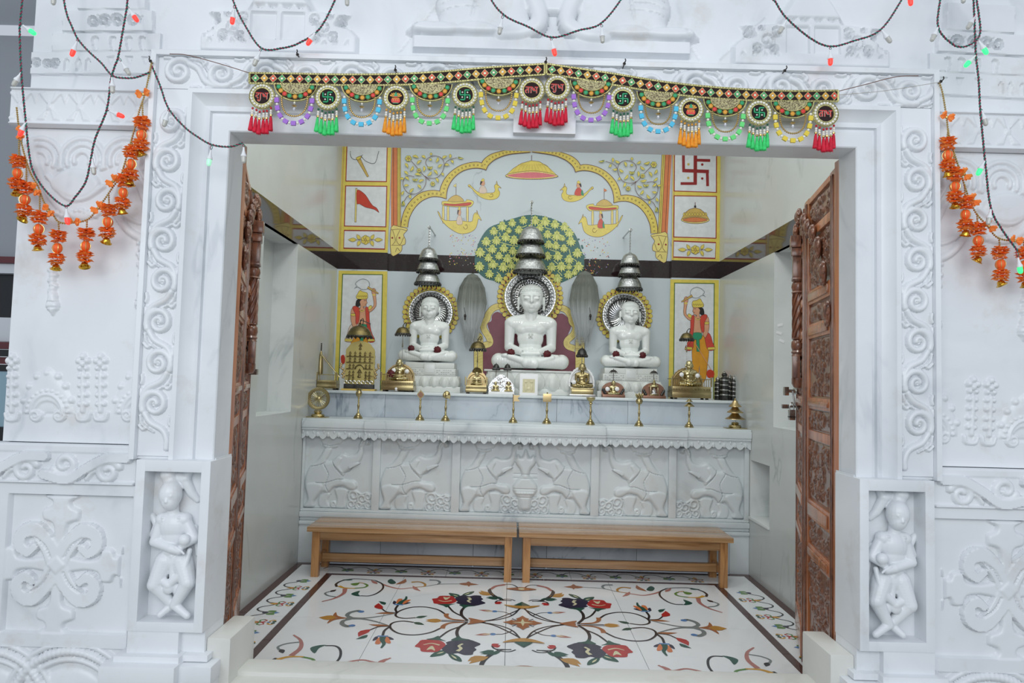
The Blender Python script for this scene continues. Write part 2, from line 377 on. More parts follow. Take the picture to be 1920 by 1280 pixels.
class Relief:
    """carved slab: height field over a rectangle of a wall plane (x,z), raised towards -y"""
    def __init__(s, x0, x1, z0, z1, res=.004):
        s.x = np.linspace(x0, x1, max(2, int(round((x1-x0)/res))+1)); s.z = np.linspace(z0, z1, max(2, int(round((z1-z0)/res))+1))
        s.X, s.Z = np.meshgrid(s.x, s.z); s.H = np.zeros_like(s.X)
    def _win(s, x0, x1, z0, z1):
        i0, i1 = np.searchsorted(s.x, [x0, x1]); j0, j1 = np.searchsorted(s.z, [z0, z1])
        return slice(max(j0-1, 0), j1+1), slice(max(i0-1, 0), i1+1)
    def stroke(s, pts, r, h, base=0., mode='max', flat=False):
        P = np.array(pts, float); n = len(P)
        R = np.array(r if hasattr(r, '__len__') else [r]*n, float)
        for i in range(n-1):
            a, b = P[i], P[i+1]; ra, rb = R[i], R[i+1]; rm = max(ra, rb)
            w = s._win(min(a[0], b[0])-rm, max(a[0], b[0])+rm, min(a[1], b[1])-rm, max(a[1], b[1])+rm)
            X, Z = s.X[w], s.Z[w]
            if X.size == 0: continue
            d = b-a; l2 = max(d@d, 1e-12); t = np.clip(((X-a[0])*d[0]+(Z-a[1])*d[1])/l2, 0, 1)
            dd = np.hypot(X-a[0]-t*d[0], Z-a[1]-t*d[1]); rr = ra+(rb-ra)*t
            q = np.clip(1-(dd/np.maximum(rr, 1e-6))**2, 0, 1)
            hh = np.where(q > 0, base+h*(np.sqrt(q) if not flat else np.minimum(1, 2.5*np.sqrt(q)))*(rr/rm if not flat else 1), 0)
            if mode == 'max': s.H[w] = np.maximum(s.H[w], hh)
            elif mode == 'sub': s.H[w] = s.H[w]-np.where(q > 0, h*np.sqrt(q), 0)
            else: s.H[w] = s.H[w]+hh
        return s
    def disc(s, c, r, h, base=0., mode='max', flat=False): return s.stroke([c, (c[0]+1e-5, c[1])], r, h, base, mode, flat)
    def ell(s, c, rx, rz, h, base=0., mode='max'):
        w = s._win(c[0]-rx, c[0]+rx, c[1]-rz, c[1]+rz); q = np.clip(1-((s.X[w]-c[0])/rx)**2-((s.Z[w]-c[1])/rz)**2, 0, 1)
        hh = np.where(q > 0, base+h*np.sqrt(q), 0)
        s.H[w] = np.maximum(s.H[w], hh) if mode == 'max' else s.H[w]+hh
        return s
    def poly(s, pts, h, bevel=.01, base=0., mode='max', rnd=True):
        P = np.array(pts, float); w = s._win(P[:, 0].min(), P[:, 0].max(), P[:, 1].min(), P[:, 1].max()); X, Z = s.X[w], s.Z[w]
        if X.size == 0: return s
        ins = np.zeros(X.shape, bool); D = np.full(X.shape, 1e9); n = len(P)
        for i in range(n):
            a, b = P[i], P[(i+1) % n]; d = b-a; l2 = max(d@d, 1e-12)
            t = np.clip(((X-a[0])*d[0]+(Z-a[1])*d[1])/l2, 0, 1); D = np.minimum(D, np.hypot(X-a[0]-t*d[0], Z-a[1]-t*d[1]))
            c = ((a[1] > Z) != (b[1] > Z)); 
            with np.errstate(divide='ignore', invalid='ignore'):
                ins ^= c & (X < (b[0]-a[0])*(Z-a[1])/(b[1]-a[1])+a[0])
        q = np.clip(D/bevel, 0, 1); q = np.sqrt(1-(1-q)**2) if rnd else q
        if mode == 'max': s.H[w] = np.maximum(s.H[w], np.where(ins, base+h*q, 0))
        elif mode == 'sub': s.H[w] = s.H[w]-np.where(ins, h*q, 0)
        elif mode == 'set': s.H[w] = np.where(ins, base+h*q, s.H[w])
        else: s.H[w] = s.H[w]+np.where(ins, h*q, 0)
        return s
    def rect(s, x0, x1, z0, z1, h, bevel=.004, **k): return s.poly([(x0, z0), (x1, z0), (x1, z1), (x0, z1)], h, bevel, **k)
    def build(s, name, m, Y, parent=None, thick=.03, mirror=None, kind=None):
        nz, nx = s.X.shape
        Xc = s.X if mirror is None else 2*mirror-s.X
        co = np.stack([Xc.ravel(), (Y-s.H).ravel(), s.Z.ravel()], 1)
        idx = np.arange(nz*nx).reshape(nz, nx)
        q = np.stack([idx[:-1, :-1], idx[:-1, 1:], idx[1:, 1:], idx[1:, :-1]], -1).reshape(-1, 4)
        # skirt to a back plane so the slab has thickness
        loop = np.concatenate([idx[0, :], idx[1:, -1], idx[-1, -2::-1], idx[-2:0:-1, 0]])
        bk = co[loop].copy(); bk[:, 1] = Y+thick; b0 = len(co); n = len(loop); co = np.vstack([co, bk])
        k = np.arange(n); k2 = (k+1) % n
        q = np.vstack([q, np.stack([loop[k2], loop[k], b0+k, b0+k2], 1)])
        if mirror is not None: q = q[:, ::-1]
        me = bpy.data.meshes.new(name)
        me.vertices.add(len(co)); me.vertices.foreach_set('co', co.astype(np.float32).ravel())
        me.loops.add(q.size); me.loops.foreach_set('vertex_index', q.astype(np.int32).ravel())
        me.polygons.add(len(q)); me.polygons.foreach_set('loop_start', np.arange(0, q.size, 4, dtype=np.int32))
        me.update(calc_edges=True); me.validate()
        me.polygons.foreach_set('use_smooth', [True]*len(me.polygons)); me.set_sharp_from_angle(angle=math.radians(55))
        me.materials.append(M[m])
        o = bpy.data.objects.new(name, me); link(o, parent)
        if kind: o['kind'] = kind
        return o

def spiral(c, r0, r1, a0, turns, n=40):
    return [(c[0]+(r0+(r1-r0)*i/n)*math.cos(a0+2*math.pi*turns*i/n), c[1]+(r0+(r1-r0)*i/n)*math.sin(a0+2*math.pi*turns*i/n)) for i in range(n+1)]

def blob(parts, voxel, smooth=3, name='body'):
    """fuse balls and tapered limbs into one continuous smooth skin; parts: ('b',c,r) or ('l',p0,p1,r0,r1)"""
    mb = MB()
    for p in parts:
        if p[0] == 'b':
            c, r = Vector(p[1]), p[2]
            T = Matrix.Translation(c)
            if len(p) > 3: T = T @ p[3]
            mb.T = T; mb.ball((0, 0, 0), r, 'idol_marble', 20, 14); mb.T = Matrix.Identity(4)
        else:
            a, b = Vector(p[1]), Vector(p[2]); n = max(3, int((b-a).length/(min(p[3], p[4])*.35)))
            n = min(n, 14)
            for i in range(n+1):
                t = i/n; mb.ball(tuple(a.lerp(b, t)), p[3]+(p[4]-p[3])*t, 'idol_marble', 14, 10)
    o = mb.build('blob_tmp', smooth=0)
    r = o.modifiers.new('r', 'REMESH'); r.mode = 'VOXEL'; r.voxel_size = voxel
    sm = o.modifiers.new('s', 'SMOOTH'); sm.factor = .5; sm.iterations = smooth
    dg = bpy.context.evaluated_depsgraph_get(); me = bpy.data.meshes.new_from_object(o.evaluated_get(dg)); me.name = name
    old = o.data; bpy.data.objects.remove(o); bpy.data.meshes.remove(old)
    me.polygons.foreach_set('use_smooth', [True]*len(me.polygons)); me.materials.clear()
    return me
# ================================================================== SETTING
YF, YR, YW = 2.62, 2.76, 2.665          # jamb face, back of the reveal, plain facade wall
XL, XR, ZT = -1.1127, 1.2971, 2.2757    # doorway
CX = .5*(XL+XR)
WL, WR, YB, YA = -1.512, 1.737, 5.88, 5.066
def struct(o): o['kind'] = 'structure'; return o

# --- shrine floor -------------------------------------------------------
floor = struct(MB().box(WL-.05, WR+.05, 2.66, 5.12, -.08, -.012, 'joint').build('floor', smooth=0))
def tile(x0, x1, y0, y1, m='floor_marble', name='floor_tile'):
    g = .0012
    return MB().box(x0+g, x1-g, y0+g, y1-g, -.03, 0, m, .0008).build(name, floor, smooth=0)
xs = [-1.19, -.695, 0, .684, 1.405]
for a, b in zip(xs, xs[1:]):
    for y0, y1 in ((2.80, 3.945), (3.945, 4.78)): tile(a, b, y0, y1)
for x0, x1 in ((-1.235, -1.19), (1.405, 1.45)):
    for y0, y1 in ((2.80, 3.6), (3.6, 4.2), (4.2, 4.78)): tile(x0, x1, y0, y1, 'granite_border', 'border_strip')
for a, b in zip([-1.235, -.5, .25, .9], [-.5, .25, .9, 1.45]): tile(a, b, 4.78, 4.82, 'granite_border', 'border_strip')
for x0, x1 in ((-1.462, -1.235), (1.45, 1.687)):
    for y0, y1 in ((2.80, 3.945), (3.945, 5.018)): tile(x0, x1, y0, y1)
for a, b in zip([-1.235, -.42, .44], [-.42, .44, 1.45]): tile(a, b, 4.82, 5.018)
for x0, x1 in ((WL, -1.462), (1.687, WR)):
    for y0, y1 in ((2.80, 4.0), (4.0, 5.018)): tile(x0, x1, y0, y1, 'granite_border', 'border_strip')
for a, b in zip([WL, -.4, .6], [-.4, .6, WR]): tile(a, b, 5.018, 5.066, 'granite_border', 'border_strip')

# --- shrine side walls, with niches; polished granite band ---------------
def side_wall(name, X, s, niches):
    """s=-1 left, +1 right; wall from X outwards"""
    T = .34; Z1 = 3.5
    ys = sorted({2.86, YB+.1}|{n[0] for n in niches}|{n[1] for n in niches}); zs = sorted({0., Z1, 2.2536, 2.4031}|{n[2] for n in niches}|{n[3] for n in niches})
    w = empty(name); struct(w)
    body = MB(); band = MB()
    def q(mb, pts, m):
        if s > 0: pts = pts[::-1]
        mb.add(pts, [tuple(range(len(pts)))], m)
    for y0, y1 in zip(ys, ys[1:]):
        for z0, z1 in zip(zs, zs[1:]):
            if any(n[0] <= y0 and y1 <= n[1] and n[2] <= z0 and z1 <= n[3] for n in niches): continue
            if abs(z0-2.2536) < 1e-6:
                continue
            q(body, [(X, y0, z0), (X, y1, z0), (X, y1, z1), (X, y0, z1)], 'wall_marble')
    for (y0, y1, z0, z1, d) in niches:
        Xi = X+s*d
        q(body, [(Xi, y0, z0), (Xi, y1, z0), (Xi, y1, z1), (Xi, y0, z1)], 'wall_marble')
        q(body, [(X, y1, z0), (X, y1, z1), (Xi, y1, z1), (Xi, y1, z0)], 'inner_marble')
        q(body, [(X, y0, z1), (X, y0, z0), (Xi, y0, z0), (Xi, y0, z1)], 'inner_marble')
        q(body, [(X, y0, z0), (X, y1, z0), (Xi, y1, z0), (Xi, y0, z0)], 'inner_marble')
        q(body, [(X, y1, z1), (X, y0, z1), (Xi, y0, z1), (Xi, y1, z1)], 'inner_marble')
    Xo = X+s*T
    q(body, [(Xo, YB+.1, 0), (Xo, 2.86, 0), (Xo, 2.86, Z1), (Xo, YB+.1, Z1)], 'hall_white')
    q(body, [(X, 2.86, 0), (X, 2.86, Z1), (Xo, 2.86, Z1), (Xo, 2.86, 0)], 'hall_white')
    body.build('wall_slab', w, smooth=0)
    a, b = sorted((X-s*.0005, X+s*.03))
    band.box(a, b, 2.86, YB-.001, 2.2536, 2.4031, 'granite_band').build('granite_band', w, smooth=0)
    return w
side_wall('wall_left', WL, -1, [(4.12, 4.77, 1.093, 2.2536, .165)])
side_wall('wall_right', WR, 1, [(3.95, 4.62, 1.086, 2.2536, .165), (4.68, 5.055, .415, .82, .2)])
# small ledge slabs in the niches
MB().box(WR-.012, WR+.2, 4.675, 5.06, .40, .418, 'inner_marble', .003).build('niche_sill', bpy.data.objects['wall_right'])

# paper slips stuck inside the right niche
for px, py, a in ((1463, 609, -.3), (1461, 624, .3), (1466, 639, .45)):
    mb = MB(); mb.T = Matrix.Translation(onY(px, py, 4.617)) @ Matrix.Rotation(a, 4, 'Y'); mb.box(-.018, .018, 0, .002, -.009, .009, 'white_enamel')
    mb.build('paper_slip', bpy.data.objects['wall_right'], smooth=0)

# --- back wall: main painted wall and two pilasters -----------------------
wb = empty('wall_back'); struct(wb)
YM = YB+.02                                   # main wall plane, pilasters stand proud of it
XP0, XP1 = -1.090, 1.328                      # inner edges of the pilasters
for z0, z1, m in ((0, 2.2536, 'painted_wall_marble'), (2.2536, 2.4031, 'granite_band'), (2.4031, 3.5, 'painted_wall_marble')):
    for a, b in ((XP0, XP1),):
        MB().box(a, b, YM, YM+.1, z0, z1, m).build('granite_band' if m == 'granite_band' else 'wall_slab', wb, smooth=0)
    for a, b in ((WL-.02, XP0), (XP1, WR+.02)):
        MB().box(a, b, YB-.025, YM+.1, z0, z1, m).build('granite_band' if m == 'granite_band' else 'pilaster_slab', wb, smooth=0)
ceil = struct(MB().box(WL-.3, WR+.3, 2.86, YB+.1, 3.5, 3.6, 'inner_marble').build('ceiling', smooth=0))
# inside face of the front wall
wf = empty('wall_front'); struct(wf)
for x0, x1, z0, z1 in ((WL-.34, XL-.06, 0, 3.6), (XR+.06, WR+.34, 0, 3.6), (XL-.06, XR+.06, ZT+.06, 3.6)):
    MB().box(x0, x1, YR+.002, 2.86, z0, z1, 'inner_marble').build('wall_slab', wf, smooth=0)

# --- doorway frame ---------------------------------------------------------
PROF = [(0, YR), (0, YF+.004), (.004, YF), (.060, YF), (.064, YF+.012), (.074, YF+.012), (.078, YF-.002), (.100, YF+.006), (.120, YF-.006), (.134, YF-.022), (.138, YF-.03), (.155, YF-.03), (.157, YF-.006),
        (.280, YF-.006), (.282, YF-.034), (.300, YF-.036), (.304, YF-.03), (.304, YW+.02)]
Z0J = 1.02
def frame_piece(name, label_pts, P0, P1):
    """sweep profile between two sections, P(off,y)->xyz"""
    n = len(PROF); mb = MB()
    vs = [P0(*p) for p in PROF]+[P1(*p) for p in PROF]
    fs = [(i, i+1, n+i+1, n+i) for i in range(n-1)]
    fs += [tuple(range(n))[::-1], tuple(range(n, 2*n))]
    mb.add(vs, fs, 'facade_marble')
    o = mb.build(name, smooth=28); bm = bmesh.new(); bm.from_mesh(o.data); bmesh.ops.recalc_face_normals(bm, faces=bm.faces); bm.to_mesh(o.data); bm.free()
    o.data.set_sharp_from_angle(angle=math.radians(28))
    return struct(o)
tr1 = frame_piece('trim_1', None, lambda o, y: (XL-o, y, Z0J), lambda o, y: (XL-o, y, ZT+o))
tr2 = frame_piece('trim_2', None, lambda o, y: (XR+o, y, Z0J), lambda o, y: (XR+o, y, ZT+o))
tr3 = frame_piece('trim_3', None, lambda o, y: (XL-o, y, ZT+o), lambda o, y: (XR+o, y, ZT+o))
# centre block of the lintel
c0 = onY(962, 247, YF).x; c1 = onY(1078, 250, YF).x
mb = MB(); mb.box(c0, c1, YF-.035, YF+.03, ZT+.012, ZT+.075, 'facade_marble', .004)
mb.box(c0+.004, c1-.004, YF-.02, YF+.03, ZT+.07, ZT+.13, 'facade_marble', .004); mb.build('lintel_block', tr3)

def scroll_cells(rel, org, du, W, n, p, h, flip=1):
    """volutes along a band; org start centre, du unit along"""
    o = np.array(org, float); d = np.array(du, float); nn = np.array([-d[1], d[0]])*flip
    W2 = W/2
    P = lambda u, v: tuple(o+d*u+nn*v)
    for k in range(n):
        s = 1 if k % 2 == 0 else -1
        uc = (k+.5)*p; c = (uc, s*.02*W)
        # volute: spiral ribbon widening outwards
        sp = []
        for i in range(34):
            t = i/33; a = s*(.35*math.pi+t*3.1*math.pi); r = (.40-.33*t)*W
            sp.append(P(c[0]+r*math.cos(a)*1.08, c[1]+r*math.sin(a)))
        rel.stroke(sp, [W*(.105-.035*i/33) for i in range(34)], h*.8, h*.2)
        rel.disc(P(*c), W*.09, h*.7, h*.1)
        # hollow eye of the scroll
        rel.disc(P(c[0]+.02*W, c[1]-s*.0*W), W*.03, .3*h, mode='sub')
        # stem running on to the next volute
        st = cr([(uc+.30*W, s*.30*W), (uc+.45*p, s*.12*W), (uc+.62*p, -s*.26*W), (uc+.85*p, -s*.40*W), (uc+1.05*p, -s*.40*W)], 5)
        rel.stroke([P(*q) for q in st], W*.095, h*.75, h*.15)
        st = cr([(uc+.28*p, s*.44*W), (uc+.5*p, s*.36*W), (uc+.68*p, s*.02*W)], 5)
        rel.stroke([P(*q) for q in st], [W*.05*(1-.05*i) for i in range(len(st))], h*.6, h*.1)
        # leaf curls in the corners
        for q0, q1, q2 in (((uc+.52*p, s*.46*W), (uc+.62*p, s*.34*W), (uc+.56*p, s*.25*W)), ((uc-.35*p, s*.46*W), (uc-.22*p, s*.46*W), (uc-.12*p, s*.42*W)), ((uc+.3*p, -s*.46*W), (uc+.42*p, -s*.44*W), (uc+.5*p, -s*.47*W))):
            cc = cr([q0, q1, q2], 4); rel.stroke([P(*q) for q in cc], W*.055, h*.6, h*.05)
    return rel
# jamb scroll panels
PW = .123
rl = Relief(XL-.280, XL-.157, Z0J+.012, ZT+.155, .003); 
scroll_cells(rl, (XL-.2185, ZT+.10), (0, -1), PW, 8, .1535, .018)
rl.build('scroll_panel', 'facade_marble', YF-.014, tr1, .01); rl.build('scroll_panel', 'facade_marble', YF-.014, tr2, .01, mirror=CX)
rl = Relief(XL-.280, XR+.280, ZT+.157, ZT+.280, .003)
nC = 18; ln = (XR-XL+.56)
scroll_cells(rl, (XL-.28, ZT+.2185), (1, 0), PW, nC, ln/nC, .018)
rl.build('scroll_panel', 'facade_marble', YF-.014, tr3, .01)

# --- dancer blocks at the foot of the jambs -------------------------------
BX0, BX1, BZ0, BZ1, BY = -1.372, -1.098, .405, 1.022, 2.565
def blockM(x): return x
def foot_block(name, mir):
    X = (lambda x: x) if not mir else (lambda x: 2*CX-x)
    r = empty(name); struct(r)
    def bx(nm, x0, x1, y0, y1, z0, z1, m='facade_marble', bev=.004):
        a, b = sorted((X(x0), X(x1))); return MB().box(a, b, y0, y1, z0, z1, m, bev).build(nm, r)
    # frame of the niche in four bars and a back
    nx0, nx1, nz0, nz1 = -1.338, -1.132, .44, .98
    bx('niche_stile', BX0, nx0, BY, YR, BZ0, BZ1); bx('niche_stile', nx1, BX1, BY, YR, BZ0, BZ1)
    bx('niche_rail', nx0-.002, nx1+.002, BY+.0005, YR, nz1, BZ1); bx('niche_rail', nx0-.002, nx1+.002, BY+.0005, YR, BZ0, nz0)
    bx('niche_back', nx0-.01, nx1+.01, BY+.075, YR, nz0-.01, nz1+.01, bev=0)
    bx('niche_back', BX1-.006, XL+.012, BY+.05, YR, .38, Z0J+.01, bev=.002)
    # tapering foot and base mouldings
    bx('foot', BX0, -1.185, BY+.004, YR, .325, BZ0+.002); bx('foot', -1.19, BX1-.002, BY+.03, YR, .325, BZ0+.002)
    bx('base_moulding', -1.40, -1.165, BY-.03, YR, .305, .328); bx('base_moulding', -1.19, -1.075, BY+.0, YR, .303, .326)
    bx('base_moulding', -1.43, -1.16, BY-.07, YR, .235, .308, bev=.012); bx('base_moulding', -1.17, -1.045, BY-.035, YR, .237, .30, bev=.012)
    bx('base_moulding', -1.42, -1.15, BY-.05, YR, .0, .238); bx('base_moulding', -1.16, -1.05, BY-.02, YR, .0, .24)
    bx('door_stop', -1.10, -1.012, YF-.01, 2.86, .0, .372, 'threshold_marble', .01)
    # jewel-shaped reliefs on the base
    for cx in (-1.33, -1.24):
        mb = MB(); mb.lathe([(.0, -.012), (.03, -.006), (.045, 0)], 'facade_marble', (X(cx), BY-.05, .19), 4, 'y'); mb.build('base_jewel', r)
    return r
fb1 = foot_block('trim_4', False); fb2 = foot_block('trim_5', True)

# --- threshold ---------------------------------------------------------------
th = struct(MB().box(XL+.0, XR-.0, 2.69, 2.815, -.02, .222, 'threshold_marble', .012).build('trim_6'))
MB().box(XL+.03, XR-.03, 2.60, 2.70, -.02, .205, 'threshold_marble', .01).build('threshold_step', th)
rl = Relief(XL+.05, XR-.05, .1, .2, .005)
for i in range(30):
    x = XL+.09+i*.078; rl.stroke(cr([(x-.03, .12), (x-.02, .18), (x+.015, .185), (x+.02, .15), (x, .14)], 4), .011, .012)
rl.build('threshold_carving', 'threshold_marble', 2.60, th, .005)

# --- plain facade walls, carved slabs -----------------------------------------
def pz(y, x=150, Y=YW): return onY(x, y, Y).z
def pw(pts, Y=YW): return xz(pts, Y)
FX0 = -1.955; FX1 = XL-.304
wfl = empty('wall_facade_left'); struct(wfl); wfr = empty('wall_facade_right'); struct(wfr)
def both(rel, nm, Y, thick=.04, m='facade_marble'):
    a = rel.build(nm, m, Y, wfl, thick); b = rel.build(nm, m, Y, wfr, thick, mirror=CX); return a, b
def core(x0, x1, y0, y1, z0, z1, nm='wall_core'):
    MB().box(x0, x1, y0, y1, z0, z1, 'facade_marble').build(nm, wfl, smooth=0); MB().box(2*CX-x1, 2*CX-x0, y0, y1, z0, z1, 'facade_marble').build(nm, wfr, smooth=0)
core(FX0+.01, FX1+.01, YW+.03, 3.1, 0, 3.2)
# top: stepped roof-lines
zb = pz(170); rl = Relief(FX0+.035, FX1, zb, 3.2, .004)
def tier(y0, y1, x0, x1, h): 
    a = pw([(x0, y1), (x1, y1), (x1, y0), (x0, y0)]); rl.poly(a, h, .004, mode='max', rnd=False)
tier(98, 142, 36, 300, .012); tier(64, 100, 100, 312, .016); tier(22, 64, 120, 292, .020); tier(-30, 24, 150, 280, .024)
def carve(pts, h=.012, n=3): rl.poly(cr(pw(pts), n, True), h, .003, mode='sub')
for x in (170, 182): pass
for x in (182, 215, 245, 270): carve([(x-6, 74), (x+6, 74), (x+5, 95), (x-3, 95)])
for x in (128, 150, 168): rl.poly(pw([(x-5, 135), (x+5, 135), (x+5, 118), (x, 110), (x-5, 118)]), .009, .002, mode='sub')
for x in (180, 200, 225, 255): 
    rl.stroke(pw(spiral((x, 43), 12, 3, x*.1, 1.4 if x in (180, 225) else -1.4, 22)), .0055, .009, mode='sub'); rl.poly(pw([(x+13, 34), (x+19, 34), (x+16, 46)]), .008, .003, mode='sub')
for x in (55, 72, 92, 108): rl.stroke(pw(spiral((x, 120), 9, 2.5, x*.13, 1.3, 18)), .005, .008, mode='sub')
for x in (210, 245, 275): rl.poly(pw([(x-7, 108), (x+7, 108), (x, 124)]), .009, .002, mode='sub')
both(rl, 'carved_slab', YW)
# cornice band with leaf crosses
z0, z1 = pz(242), pz(172); rl = Relief(FX0-.02, FX1, z0, z1, .004)
zm = (z0+z1)/2; hh = (z1-z0)/2
for i in range(5):
    x = FX1-.06-i*.115
    for sx in (-1, 1):
        rl.poly([(x, zm), (x+sx*.05, z1-.018), (x+sx*.018, z1-.018)], .006, .004); rl.poly([(x, zm), (x+sx*.05, z0+.02), (x+sx*.018, z0+.02)], .006, .004)
    rl.disc((x, zm), .012, .006)
    rl.poly([(x+.0575-.02, z1-.014), (x+.0575+.02, z1-.014), (x+.0575, zm+.01)], .005, .004)
rl.rect(FX0-.02, FX1, z1-.012, z1, .012); rl.rect(FX0-.02, FX1, z0, z0+.01, .012)
both(rl, 'cornice_band', YW-.03, .07)
# big cusped arch with medallion, hanging bell chain and rope of beads
z0, z1 = pz(830), pz(243); rl = Relief(FX0+.015, FX1, z0, z1, .004)
def rst(pts, r, h, n=6, **k): rl.stroke(pw(cr(pts, n)), r, h, **k)
for (cx, cy) in ((75, 300), (155, 300), (235, 300)):
    for rr in (.085, .06, .032): 
        rl.stroke([(onY(cx, cy, YW).x+rr*math.cos(a), onY(cx, cy, YW).z+rr*math.sin(a)) for a in np.linspace(-.4, math.pi+.4, 26)], .010, .010)
rst([(20, 405), (35, 360), (48, 330), (60, 290)], .012, .012)
rst([(60, 270), (80, 340), (120, 395), (165, 405), (205, 380), (228, 320), (236, 280)], .016, .012)
rst([(90, 330), (125, 370), (160, 372), (195, 350)], .010, .012)
rl.poly(pw(cr([(95, 345), (125, 318), (165, 320), (190, 345), (165, 372), (125, 372)], 5, True)), .014, .02)
for i in range(9): rl.disc(tuple(pw([(108+i*9, 400+5*math.sin(i))])[0]), .012, .014)
# rope of beads
q = cr([(218, 400), (235, 425), (252, 440), (272, 448), (290, 448)], 5)
for i, p in enumerate(q): rl.ell(tuple(pw([p])[0]), .014, .016, .016)
rst([(222, 390), (240, 408), (262, 418), (285, 418)], .008, .01)
# side loop pattern
rst([(240, 300), (262, 350), (275, 380), (290, 385)], .012, .012); rst([(250, 290), (272, 335), (290, 345)], .008, .01)
# hanging bell chains
def bellchain(x, y0, y1):
    yy = np.linspace(y0, y1-42, 7)
    for y in yy: rl.ell(tuple(pw([(x, y)])[0]), .014, .014, .016)
    for k in range(6): 
        rl.disc(tuple(pw([(x-6+(k % 2)*12, y0+6+k*10)])[0]), .009, .012)
    rl.poly(pw(cr([(x-7, y1-44), (x+7, y1-44), (x+9, y1-32), (x+12, y1-25), (x+12, y1-14), (x+5, y1-8), (x, y1), (x-5, y1-8), (x-12, y1-14), (x-12, y1-25), (x-9, y1-32)], 3, True)), .02, .016)
    rst([(x-12, y1-25), (x+12, y1-25)], .003, .004, mode='sub'); rst([(x-12, y1-15), (x+12, y1-15)], .003, .004, mode='sub')
bellchain(100, 500, 592); bellchain(266, 450, 590)
# row of small arches and turret motifs
def turret(x):
    rst([(x, 700), (x-1, 770)], .010, .012)
    for y in (690, 705, 722, 740, 757): rl.disc(tuple(pw([(x-6, y)])[0]), .010, .014); rl.disc(tuple(pw([(x+6, y)])[0]), .010, .014)
    for dx, dy in ((0, 668), (-8, 676), (8, 676), (0, 682)): rl.disc(tuple(pw([(x+dx, dy)])[0]), .013, .016)
    rst([(x-12, 775), (x-8, 786), (x+8, 786), (x+12, 775)], .008, .012)
for x in (24, 157, 190): turret(x)
def cusp(x, w=1.):
    rl.poly(pw(cr([(x-48, 775), (x-42, 740), (x-25, 715), (x, 688), (x+25, 715), (x+42, 740), (x+48, 775)], 5)), .008, .03)
    for i in range(13):
        a = math.pi*i/12; rl.disc(tuple(pw([(x-38*math.cos(a), 772-38*math.sin(a)*1.05)])[0]), .008, .014)
    rst([(x-30*math.cos(a), 775-36*math.sin(a)) for a in np.linspace(0, math.pi, 12)], .008, .014, 2)
    rl.poly(pw(cr([(x-25*math.cos(a), 780-29*math.sin(a)) for a in np.linspace(0, math.pi, 9)], 2)), .007, .01, mode='sub')
    for dx in (-22, 22): rl.stroke(pw(spiral((x+dx, 778), 11, 3, 0, 1.4, 18)), .007, .012)
    for i in range(7):
        a = math.pi*(i+.5)/7; rl.disc(tuple(pw([(x-46*math.cos(a)*(.95 if i % 2 else 1), 765-66*math.sin(a))])[0]), .013, .013)
cusp(90); cusp(262)
both(rl, 'carved_slab', YW)
# string course and running scroll
z0, z1 = pz(905), pz(832)
rl = Relief(FX0-.06, FX1+.01, z0, z1, .004); rl.rect(FX0-.06, FX1+.01, z1-.03, z1, .004); rl.rect(FX0-.06, FX1+.01, z0, z0+.012, .012); rl.H[:] += 0
zm = (z0+z1)/2-.012; A = .042
for i in range(4):
    x = FX1-.02-i*.31
    rl.stroke(cr([(x, zm+A), (x-.08, zm+A*.9), (x-.15, zm), (x-.22, zm-A), (x-.31, zm-A*.6)], 6), .019, .014, .004, flat=True)
    rl.stroke(spiral((x-.07, zm-.012), .045, .012, .5, 1.3, 24), [.016-.006*i/24 for i in range(25)], .012, .003)
    rl.stroke(spiral((x-.235, zm+.012), .045, .012, 3.6, 1.3, 24), [.016-.006*i/24 for i in range(25)], .012, .003)
    rl.stroke(cr([(x-.15, zm-.04), (x-.13, zm-.015), (x-.10, zm-.005)], 4), .009, .012)
both(rl, 'scroll_course', YW-.035, .07)
# quatrefoil panel
z0, z1 = pz(1208), pz(905); rl = Relief(FX0-.06, FX1+.01, z0, z1, .004)
bz0, bz1 = pz(1183), pz(925)
px0, px1 = onY(20, 1050, YW).x, FX1+.003
rl.rect(FX0-.06, FX1+.02, z0-.01, z1+.01, .022); rl.poly([(px0, bz0), (px1, bz0), (px1, bz1), (px0, bz1)], .022, .003, mode='sub', rnd=False)
cxm, czm = pw([(115, 1055)])[0]
L_ = lambda pts: [(cxm+a, czm+b) for a, b in pts]
arms = [(1, 1), (1, -1), (-1, 1), (-1, -1)]
W_ = (px1-px0)/2; Hh = (bz1-bz0)/2; FB = .004
for sz in (1, -1):          # upright arms: neck, two lobes, flaring end
    rl.poly(cr([(cxm+a, czm+sz*b) for a, b in ((-.028, .02), (-.022, .10), (-.03, .15), (-.066, .165), (-.07, .20), (-.04, .215), (-.036, .235), (-.065, Hh), (.065, Hh), (.036, .235), (.04, .215), (.07, .20), (.066, .165), (.03, .15), (.022, .10), (.028, .02))], 3, True), .017, .012)
for sx in (1, -1):
    rl.poly(cr([(cxm+sx*a, czm+b) for a, b in ((.02, -.028), (.10, -.02), (.15, -.028), (.165, -.06), (.20, -.062), (.215, -.036), (.24, -.05), (W_, -.085), (W_, .07), (.24, .045), (.215, .034), (.20, .06), (.165, .058), (.15, .026), (.10, .02), (.02, .028))], 3, True), .017, .012)
for sx, sz in arms:         # broad curled volutes on the diagonals
    q = [(cxm+sx*a, czm+sz*b) for a, b in cr([(.0, .0), (.035, .065), (.085, .125), (.135, .115), (.145, .07), (.115, .045), (.09, .062)], 6)]
    n_ = len(q); rl.stroke(q, [.036-.020*k/(n_-1) for k in range(n_)], .016, .004, flat=True)
    rl.disc((cxm+sx*.098, czm+sz*.068), .014, .012)
    rl.stroke([(cxm+sx*a, czm+sz*b) for a, b in cr([(.022, .02), (.05, .07), (.09, .10)], 5)], .004, .005, mode='sub')
